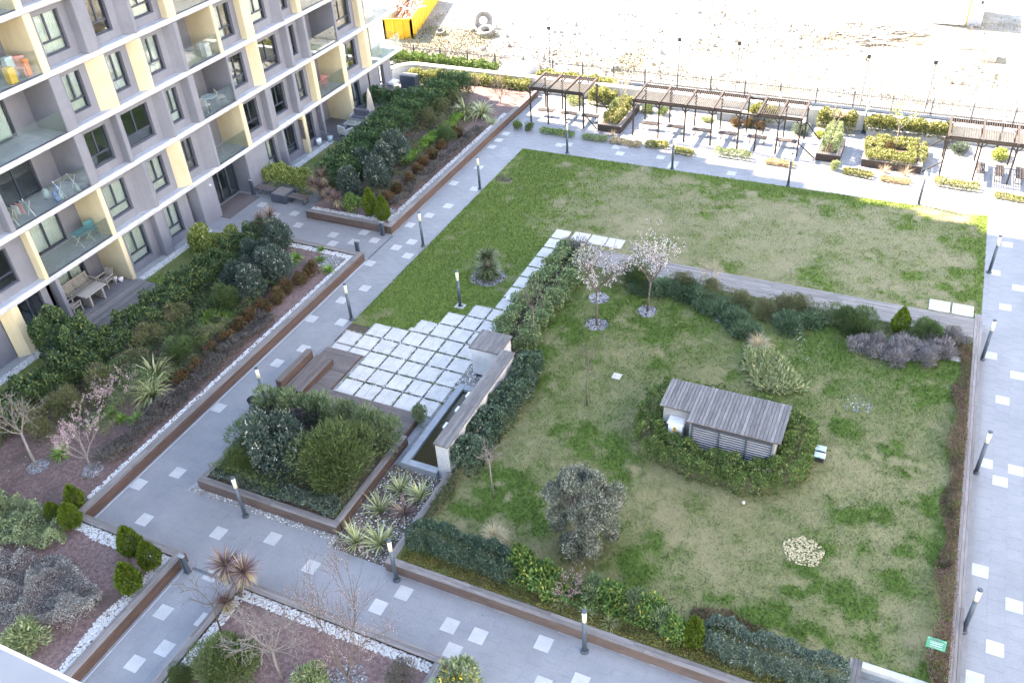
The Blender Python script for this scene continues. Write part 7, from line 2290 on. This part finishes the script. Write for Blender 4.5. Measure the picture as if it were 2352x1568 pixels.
for k, (x, y, s) in enumerate(((-15.0, 19.3, 0.95), (-14.1, 19.3, 0.9), (-15.2, 18.1, 0.9), (-15.2, 16.5, 1.0), (-14.35, 16.7, 1.0))):
    tussock('striped_phormium', 'phormium_stiff', x, y, 0.03, s, ('spiky phormium next to the basin rim', 'spiky phormium beside the narrow timber edge', 'spiky phormium next to the dark box wall', 'spiky phormium at the front left of the rock bed', 'spiky phormium behind the corner lamp post')[k], 'phormium')
tussock('brown_phormium', 'phormium_brown', -14.3, 18.35, 0.03, 1.1, 'withered brown phormium in the rock bed', 'phormium')

# ------------------------------------------------------------------ inner lawn and its borders
ZL = 0.40
hedge('clipped_hedge', [(-14.5, 36.6), (-14.45, 34.5), (-14.55, 32.5), (-14.65, 30.5), (-14.45, 28.9)], 1.95, 0.85, 0.35, 'hedge_w', 26000, 0.12, 0.065, 'long rounded hedge beside the stepping slabs', seed=381, lumps=0.22)
hedge('wall_hedge', [(-13.0, 27.4), (-12.75, 26.0), (-12.85, 24.3), (-12.95, 22.5), (-12.95, 20.9)], 1.0, 1.1, ZL, 'pitto', 15000, 0.12, 0.065, 'dark green hedge along the white water wall', seed=382, lumps=0.2)
hedge('front_hedge', [(-12.9, 17.15), (-11.5, 17.15), (-10.2, 17.1), (-9.4, 17.1)], 1.1, 0.8, ZL, 'pitto', 15000, 0.085, 0.045, 'dark small-leaved hedge at the front left of the inner lawn', seed=383)
for k, (x, y) in enumerate(((-8.95, 17.3), (-8.2, 17.1), (-7.65, 16.85))):
    shrub('leafy', x, y, ZL, 0.52, 0.85, ('laurel-like bush next to the dark front hedge', 'yellowing laurel-like bush in the front border', 'yellowing low bush beside the small pink shrub')[k])
tree('pink_shrub', (-6.95, 16.9, ZL), 1.25, 0.15, 431, 'small pink-flowered twiggy shrub in the front border', cat='shrub', levels=3, kids=(7, 4, 4, 3), spread=0.55, r0=0.025, blossom=('blossom_pink', 4, 0.035))
for k, (x, y, r) in enumerate(((-6.2, 17.3, 0.6), (-5.6, 17.1, 0.55), (-4.95, 17.2, 0.6), (-4.35, 17.15, 0.5), (-3.8, 17.0, 0.55), (-3.45, 16.7, 0.42))):
    shrub('leafy' if k % 2 else 'oleander', x, y, ZL, r, 0.75, ('loose leafy bush right of the small pink shrub', 'broad leafy bush behind the front lamp', 'loose bush in the middle of the front border', 'broad leafy bush in the middle of the front border', 'loose bush left of the front thuja', 'low leafy bush before the front thuja')[k])
thuja(-2.85, 16.75, ZL, 0.33, 1.35, 'single thuja in the front border')
hedge('grey_hedge', [(-2.2, 17.1), (-1.0, 16.95), (0.3, 17.0), (1.3, 17.0)], 1.2, 0.75, ZL, 'greybush', 13000, 0.085, 0.045, 'grey-green clipped shrub mass beside the stone steps', seed=384)
cover('red_cover', lambda x, y: y < 18.35-0.25*np.abs(x+2), (-3.2, -0.8, 17.6, 18.4), 2200, 0.25, ZL, 'barberry', 0.07, 0.035, 'low reddish ground cover behind the front thuja', seed=385)
cover('front_cover', lambda x, y: y < 16.62+0.1*np.sin(x*2.1), (-13.2, 1.6, 16.16, 16.75), 16000, 0.2, 0.38, 'gc', 0.06, 0.035, 'low yellow-green ground cover behind the front timber wall', seed=386, mound=0.4, freq=4)
cover('side_cover', lambda x, y: x < -12.85+0.12*np.sin(y*3), (-13.28, -12.6, 17.9, 20.4), 1500, 0.3, 0.38, 'spirea', 0.09, 0.04, 'thin dry ground cover along the narrow timber edge', seed=387)
for k, (x, y) in enumerate(((-7.2, 16.55), (-6.3, 16.55), (-5.5, 16.45))):
    tussock('yellow_grass', 'yellowgrass', x, y, ZL, 1.0, ('yellow grass tuft left of the front lamp', 'yellow grass tuft at the front lamp', 'yellow grass tuft right of the front lamp')[k], 'grass')
tussock('dry_grass', 'dry', -10.3, 18.0, ZL+0.35, 1.0, 'tangle of dry tan stems behind the dark front hedge', 'dry plant')
cover('side_border', lambda x, y: x > 3.88+0.14*np.sin(y*1.9), (3.6, 4.4, 16.5, 35.6), 18000, 0.42, ZL, 'barberry', 0.075, 0.035, 'low reddish-brown barberry border along the right timber edge', seed=388, mound=0.6, freq=2.6)
tree('bare_shrub', (4.2, 17.2, ZL), 1.1, 0.1, 433, 'bare arching twigs by the right timber edge', cat='shrub', levels=3, kids=(4, 3, 2), spread=0.9, r0=0.015, bark='bark_pale')
for k, (x, y, r) in enumerate(((0.0, 33.8, 0.5), (0.65, 34.1, 0.55), (1.3, 33.7, 0.65), (1.9, 34.4, 0.6), (2.45, 34.1, 0.6), (3.1, 34.9, 0.6), (3.6, 35.7, 0.55))):
    shrub('lavender', x, y, ZL, r, 0.65, 'grey lavender bush, %s from the left in the group by the right timber edge' % ns_[k], group='lavender bushes before the timber platform')
for k, (x, y, r, h) in enumerate(((-0.4, 35.2, 0.95, 1.15), (-1.2, 35.4, 0.7, 0.9), (2.4, 35.6, 0.8, 1.0))):
    shrub('juniper', x, y, ZL, r, h, ('large dark juniper before the timber platform', 'dark juniper left of the large one', 'dark juniper behind the lavender')[k])
thuja(1.4, 35.8, ZL, 0.38, 1.3, 'small rounded thuja between two junipers by the platform')
for k, (x, y, r) in enumerate(((-10.3, 35.2, 0.6), (-9.3, 35.3, 0.7), (-8.3, 35.4, 0.75), (-7.3, 35.1, 0.8), (-6.4, 34.6, 0.75), (-5.6, 34.0, 0.75), (-5.0, 33.3, 0.65), (-3.3, 34.4, 0.7), (-2.5, 35.1, 0.75))):
    shrub('juniper_blue', x, y, ZL, r, 0.85, 'spreading juniper, %s from the left below the timber platform' % ns_[k], group='spreading junipers below the platform')
shrub('juniper', -10.7, 35.5, ZL, 0.85, 1.15, 'dark upright juniper between the two blossom trees')
for k, (x, y) in enumerate(((-5.6, 35.2), (-4.5, 34.9), (-11.4, 36.0), (-7.3, 35.9), (-3.6, 35.6), (-8.6, 35.9), (-3.0, 35.9))):
    shrub('spirea', x, y, ZL, 0.6, 0.65, ('bare brown shrub above the junipers in mid border', 'bare brown shrub left of the dry grass clump', 'bare brown shrub behind the nearer blossom tree', 'bare brown shrub under the weeping sapling', 'bare brown shrub above the dry grass clump', 'bare brown shrub behind the farther blossom tree', 'bare brown shrub left of the dark junipers')[k])
tussock('dry_grass', 'dry', -4.15, 32.5, ZL, 1.15, 'upright clump of tan dry grass on the inner lawn', 'grass')
cover('strap_patch', in_poly([(-4.6, 31.9), (-3.3, 32.1), (-2.4, 31.0), (-1.7, 30.2), (-2.6, 29.6), (-3.6, 29.5), (-4.3, 30.6)]), (-4.7, -1.6, 29.4, 32.2), 4200, 0.38, ZL, 'strap', 0.36, 0.05, 'broad patch of pale strap-leaved plants beside the hut', seed=391, mound=0.2, up=0.25, freq=4.5, spread=0.9)
shrub('lavender', -14.75, 37.35, 0.4, 0.62, 0.8, 'round grey lavender ball at the end of the hedge planter')
hr = [(-7.05, 25.6), (-6.75, 24.75), (-5.6, 24.35), (-4.2, 24.15), (-2.8, 24.15), (-1.75, 24.6), (-1.4, 25.5), (-1.35, 26.8), (-1.6, 27.6)]
hedge('hut_hedge', hr, 1.15, 0.85, ZL, 'box', 24000, 0.085, 0.05, 'rounded green hedge wrapped around the front of the hut', seed=392, lumps=0.2)
hedge('hut_hedge', [(-7.15, 26.0), (-7.1, 27.2), (-6.5, 27.85), (-5.0, 27.85), (-3.2, 27.8), (-1.9, 27.75)], 0.95, 0.9, ZL, 'box', 11000, 0.085, 0.05, 'green hedge along the back of the hut', seed=393, lumps=0.2)
cover('leaf_litter', lambda x, y: (np.abs(np.hypot((x+4.2)/3.4, (y-25.8)/2.15)-1.0) < 0.09), (-8.2, -0.4, 23.2, 26.5), 1100, 0.02, 0.43, 'barberry', 0.05, 0.035, 'brown leaf litter along the foot of the hut hedge', cat='leaves', seed=394)

tree('cherry_tree', (-11.49, 31.65, 0.42), 4.1, 1.9, 441, 'nearer white blossom tree on the inner lawn', levels=4, kids=(6, 5, 4, 3), spread=0.5, r0=0.055, blossom=('blossom', 3, 0.06))
tree('cherry_tree', (-9.61, 33.5, 0.42), 3.9, 1.75, 442, 'farther white blossom tree beside the dark juniper', lean=(0.1, 0.0), levels=4, kids=(6, 5, 4, 3), spread=0.6, r0=0.055, blossom=('blossom', 3, 0.06))
tree('bare_tree', (-13.6, 29.1, 0.40), 3.8, 2.1, 443, 'slim bare tree in front of the long rounded hedge', lean=(0.05, 0.0), levels=3, kids=(5, 3, 3), spread=0.5, r0=0.04)
tree('bare_tree', (-9.89, 26.1, 0.42), 3.4, 1.95, 444, 'slim bare tree in the middle of the inner lawn', lean=(0.05, 0.0), levels=3, kids=(5, 3, 3), spread=0.38, r0=0.035)
tree('bare_tree', (-11.3, 20.0, 0.42), 3.1, 2.0, 445, 'slim bare tree beside the water wall end', lean=(-0.05, 0.0), levels=3, kids=(5, 4, 3), spread=0.8, r0=0.035, bark='bark_pale', minr=0.006)
tree('weeping_sapling', (-7.25, 36.05, 0.42), 2.0, 1.2, 446, 'thin weeping sapling before the timber platform', bark='bark_pale', levels=3, kids=(6, 3, 3), spread=0.8, r0=0.02, upb=-0.2, droop=0.5, blossom=('dead_twig', 4, 0.05))

# olive tree: dense grey crown down to the grass
def olive():
    base = (-7.41, 19.35, 0.42)
    t = thing('olive_tree', base, 'grey-leaved olive tree with a dense crown low on the inner lawn', 'tree')
    m = MB()
    rr = random.Random(8)
    C = []
    for k in range(7):
        a = 2*math.pi*k/7+rr.uniform(-.3, .3)
        tip = Vector((base[0]+math.cos(a)*rr.uniform(0.5, 0.85), base[1]+math.sin(a)*rr.uniform(0.5, 0.85), base[2]+rr.uniform(1.6, 2.7)))
        m.tube([base, (base[0]+math.cos(a)*0.2, base[1]+math.sin(a)*0.2, base[2]+0.6), tip], [0.07, 0.05, 0.015], 6, False)
        C.append(tip)
    m.build('trunk', MT['bark_pale'], t)
    rg = np.random.default_rng(12)
    K = []
    for k in range(64):
        a = rr.uniform(0, 6.283)
        z = rr.uniform(0.25, 3.1)
        R = 1.5*math.sin(min(1, (z+0.55)/2.0)*math.pi/2)*(1 if z < 2.0 else max(0.25, 1-(z-2.0)/1.35))
        q = R*rr.uniform(0.55, 1.0)
        K.append((q*math.cos(a), q*math.sin(a), z, rr.uniform(0.2, 0.36)))
    K = np.array(K)
    n = 44000
    k = rg.integers(0, len(K), n)
    d = sph(n, rg)
    P = K[k, :3]+d*K[k, 3][:, None]*rg.uniform(0.35, 1.05, n)[:, None]*np.array([1, 1, 1.25])
    P[:, 2] = np.maximum(P[:, 2], 0.05)
    o = unit(P-np.array([0, 0, 1.0]))
    D_ = unit(o*0.6+0.55*rg.normal(0, 1, (n, 3))+np.array([0, 0, 0.9]))
    V, F, R = leaf_quads(P, D_, 0.11*rg.uniform(0.6, 1.3, n), 0.034, rg)
    ob = bpy.data.objects.new('crown', mesh_np('crown', V, F, LF['olive'], {'rnd': R}))
    link(ob)
    ob.parent = t
    m = MB()
    for (x, y, z, r) in K:
        c = rr.choice(C)
        m.tube([(c.x, c.y, c.z*0.75), (base[0]+x, base[1]+y, base[2]+z+r)], [0.015, 0.004], 3, False)
    m.build('branches', MT['bark_pale'], t)
olive()

# dwarf palm in its gravel ring
def palm():
    base = (-18.4, 34.2, 0.02)
    t = thing('dwarf_palm', base, 'dwarf palm with a shaggy top in the round gravel ring', 'palm')
    MB().tube([base, (base[0], base[1], 1.15)], [0.16, 0.13], 9).build('trunk', MT['bark'], t)
    for (h, n, L, el, dr) in ((0.25, 260, 0.75, (-0.3, 0.5), 0.5), (0.55, 300, 0.8, (-0.2, 0.9), 0.6), (1.15, 260, 0.6, (0.0, 1.5), 0.7)):
        me = blade_mesh('fronds', n, L, 0.055, 'palm', int(500+h*10), el, dr, 3, 0.16)
        inst('fronds', me, t, (base[0], base[1], base[2]+h), (0, 0, 0), (1, 1, 1))
palm()

# planting on the far terrace (sunlit)
shrub('box', -24.6, 51.7, 0.0, 0.45, 0.55, 'left of two dark rounded shrubs before the first pergola')
shrub('box', -23.7, 51.75, 0.0, 0.45, 0.5, 'right of two dark rounded shrubs before the first pergola')
for k, (pts, kind, h, l) in enumerate((([(-22.7, 51.8), (-20.6, 51.7)], 'leafy', 0.22, 'low green strip beside the first far lamp post'), ([(-19.6, 51.7), (-18.3, 51.7)], 'sage', 0.22, 'low grey-green strip before the timber planter'), ([(-17.7, 51.7), (-15.9, 51.6)], 'dry', 0.2, 'low dry strip before the middle pergola'), ([(-15.3, 51.8), (-14.2, 51.9)], 'sun_lime', 0.3, 'low yellow strip left of the middle far lamp'), ([(-13.4, 51.5), (-12.4, 51.4)], 'sun_lime', 0.26, 'low yellow strip right of the middle far lamp'), ([(-10.8, 51.9), (-8.9, 51.8)], 'sage', 0.45, 'rounded pale shrub row before the middle pergola'), ([(-7.6, 51.7), (-6.2, 51.7)], 'dry', 0.2, 'low tan strip before the gap of the middle pergola'), ([(-3.0, 51.8), (-1.7, 51.6)], 'sun_lime', 0.25, 'low yellow strip before the large square planter'), ([(-0.9, 51.6), (0.4, 51.5)], 'dry', 0.15, 'thin dry strip before the large square planter'), ([(2.0, 51.9), (4.0, 51.8)], 'sun_lime', 0.35, 'yellow-green shrub row before the right-hand pergola'), ([(5.2, 51.4), (7.5, 51.2)], 'sun_lime', 0.15, 'low strip at the right picture edge'))):
    hedge('strip_planting', pts, 0.55, h, 0.0, kind, 1500, 0.11, 0.06, l, 'planting', seed=600+k)
shrub('yellowbush', -3.7, 52.0, 0.0, 0.4, 0.6, 'single round shrub before the narrow planter', v=0)
hedge('planter_shrubs', [(-18.45, 53.5), (-18.45, 56.8)], 1.05, 0.65, 0.42, 'sun_lime', 5000, 0.12, 0.07, 'yellow-green shrubs filling the planter between two pergolas', seed=621)
hedge('planter_shrubs', [(-4.3, 53.4), (-4.3, 55.3)], 0.95, 1.05, 0.42, 'sage', 5000, 0.11, 0.06, 'tall grey-green shrub filling the narrow planter', seed=622)
hedge('planter_shrubs', [(-1.9, 53.5), (0.6, 53.5), (0.6, 55.6), (-1.9, 55.6), (-1.9, 54.4)], 1.0, 0.4, 0.42, 'sun_lime', 9000, 0.12, 0.07, 'yellow-green shrubs filling the large square planter', seed=623)
shrub('nandina', -0.9, 54.5, 0.45, 0.35, 0.5, 'reddish shrub at the foot of the young tree in the square planter')
tree('young_tree', (-0.7, 54.6, 0.45), 3.4, 1.6, 631, 'young pale tree in the large square planter', bark='bark_pale', levels=3, kids=(5, 4, 3), spread=0.6, r0=0.035, blossom=('lime', 4, 0.07))
tree('young_tree', (-18.4, 55.4, 0.45), 3.0, 1.4, 632, 'young pale tree in the planter between two pergolas', bark='bark_pale', levels=3, kids=(5, 4, 3), spread=0.6, r0=0.035, blossom=('dead_twig', 4, 0.06))
tree('young_tree', (-4.3, 54.9, 0.45), 2.6, 1.3, 633, 'young pale tree in the narrow planter', bark='bark_pale', levels=3, kids=(5, 3, 3), spread=0.6, r0=0.03, blossom=('dead_twig', 3, 0.06))
hedge('terrace_hedge', [(-2.5, 57.65), (-0.5, 57.65), (2.0, 57.65)], 0.8, 0.75, 0.5, 'sun_lime', 7000, 0.14, 0.09, 'yellow-green hedge behind the large square planter', seed=641)
hedge('terrace_hedge', [(-5.4, 57.6), (-3.6, 57.6)], 0.8, 1.0, 0.3, 'sun_lime', 4000, 0.14, 0.09, 'yellow-green bush against the cream wall', seed=642)
hedge('terrace_hedge', [(-21.2, 57.5), (-19.8, 57.5)], 0.9, 1.0, 0.0, 'sun_lime', 3500, 0.14, 0.09, 'yellow-green bush beside the first pergola', seed=643)
hedge('terrace_hedge', [(-9.8, 57.4), (-8.5, 57.4)], 0.7, 0.9, 0.3, 'sun_lime', 3000, 0.14, 0.09, 'yellow bush behind the gap of the middle pergola', seed=644)
for k, (x, y, r, h, kind, l) in enumerate(((-17.0, 57.0, 0.6, 0.5, 'box', 'green shrub at the foot of the cream wall left of the middle pergola'), (-15.9, 56.9, 0.55, 0.5, 'box', 'green shrub under the left end of the middle pergola'), (-22.6, 57.0, 0.9, 0.5, 'yellowbush', 'pale low shrub behind the first pergola'), (-10.8, 56.6, 0.45, 0.45, 'nandina', 'reddish shrub behind the middle pergola, left'), (-9.9, 56.6, 0.4, 0.45, 'nandina', 'reddish shrub behind the middle pergola, centre'), (-9.2, 56.5, 0.4, 0.4, 'nandina', 'reddish shrub behind the middle pergola, right'), (-6.6, 56.7, 0.8, 0.6, 'greybush', 'grey shrub at the right end of the middle pergola'), (-5.0, 56.3, 0.7, 0.5, 'lime', 'lime shrub behind the narrow planter'), (3.0, 56.8, 0.9, 0.6, 'greybush', 'grey shrub mound behind the right-hand pergola'), (5.2, 56.6, 0.7, 0.6, 'lime', 'lime shrub at the right picture edge'), (-19.2, 57.0, 0.7, 0.6, 'sagebush', 'pale green shrub beside the first pergola post'), (-12.7, 56.7, 0.6, 0.3, 'yellowbush', 'pale low shrub under the middle pergola'))):
    shrub(kind, x, y, 0.0, r, h, l)
tussock('dry_wisp', 'wisp', 0.2, 52.5, 0.0, 1.0, 'wispy tan grass at the front of the large square planter', 'grass')
tussock('dry_wisp', 'wisp', -1.0, 52.55, 0.0, 0.9, 'wispy tan grass left of the other at the square planter', 'grass')
tussock('dry_wisp', 'wisp', -18.0, 52.6, 0.0, 0.7, 'wispy tan plant before the timber planter', 'grass')

# weeds on the waste ground
cover('waste_weeds', lambda x, y: (n_big(x*0.5, y*0.5) > 0.75-0.05*(x+25)*(x > -25)) | ((x < -34) & (y < 72) & (x > -41.5) & (y > 62.5)), (-42, 10, 62.8, 82), 30000, 0.35, 0.02, 'weed_dry', 0.22, 0.03, 'dry weeds on the waste ground', cat='weeds', seed=701, mound=0.3, freq=0.8)
cover('waste_weeds', lambda x, y: ((x < -34) & (x > -41)) | ((x > -22) & (x < -20)), (-41, -20, 62.6, 69), 4500, 0.5, 0.02, 'weed_green', 0.22, 0.05, 'green weeds below the tyres', cat='weeds', seed=702, mound=0.3, freq=0.8)
cover('waste_weeds', lambda x, y: x > -99, (-16, -8, 59.5, 61.2), 1200, 0.35, 0.0, 'leafy', 0.2, 0.05, 'green weeds between wall and fence', cat='weeds', seed=703, mound=0.3, freq=0.8)

# undergrowth that fills the long beds
cover('undergrowth', lambda x, y: (n_big(x, y) > -0.5), (-31.0, -27.6, 16.8, 27.5), 26000, 0.75, ZB, 'spirea', 0.12, 0.025, 'brown twiggy undergrowth between the shrubs of the left planter', seed=711, mound=0.7, freq=2.2)
cover('undergrowth', lambda x, y: (n_big(x+5, y) > -0.2), (-30.8, -27.8, 17.0, 31.0), 20000, 0.75, ZB, 'juniper', 0.13, 0.03, 'green undergrowth between the shrubs of the left planter', seed=712, mound=0.7, freq=2.2)
cover('undergrowth', lambda x, y: (n_big(x+2, y) > -0.6), (-30.8, -27.7, 38.5, 53.5), 9000, 0.5, ZB, 'spirea', 0.17, 0.04, 'brown undergrowth between the shrubs of the far planter', seed=713, mound=0.7, freq=2.0)
cover('undergrowth', lambda x, y: (x < -99) | (y > 0), (-22.2, -16.2, 16.9, 21.5), 12000, 0.8, ZB, 'tamarisk', 0.14, 0.025, 'dark undergrowth inside the raised shrub box', seed=714, mound=0.5, freq=2.0)
cover('bed_flowers', lambda x, y: (np.sin(x*4.1)+np.sin(y*3.3) > 0.6), (-31.0, -28.5, 15.8, 24.5), 130, 0.9, ZB+0.1, 'flower_yellow', 0.06, 0.05, 'sprinkling of small yellow flowers in the left planter', cat='flowers', seed=715)

cover('undergrowth', lambda x, y: y < 17.5+0.15*np.sin(x*2.3), (-9.2, -2.4, 16.6, 17.8), 6500, 0.42, ZL, 'leafy', 0.10, 0.055, 'mixed leafy undergrowth of the front border', seed=716, mound=0.6, freq=2.6)
cover('undergrowth', lambda x, y: y > 34.9+0.2*np.sin(x*1.3), (-12.5, 3.8, 34.8, 36.3), 9000, 0.45, ZL, 'spirea', 0.13, 0.03, 'brown twiggy undergrowth before the timber platform', seed=717, mound=0.7, freq=2.4)
cover('fallen_leaves', lambda x, y: (np.sin(x*1.9)+np.sin(y*2.3+x) > 0.9) | (np.abs(x+25.2) < 0.12) | (np.abs(y-15.7) < 0.1), (-25.3, 4.0, 13.5, 33.0), 900, 0.01, 0.016, 'barberry', 0.045, 0.03, 'stray dry leaves on the grey paving', cat='leaves', seed=718)
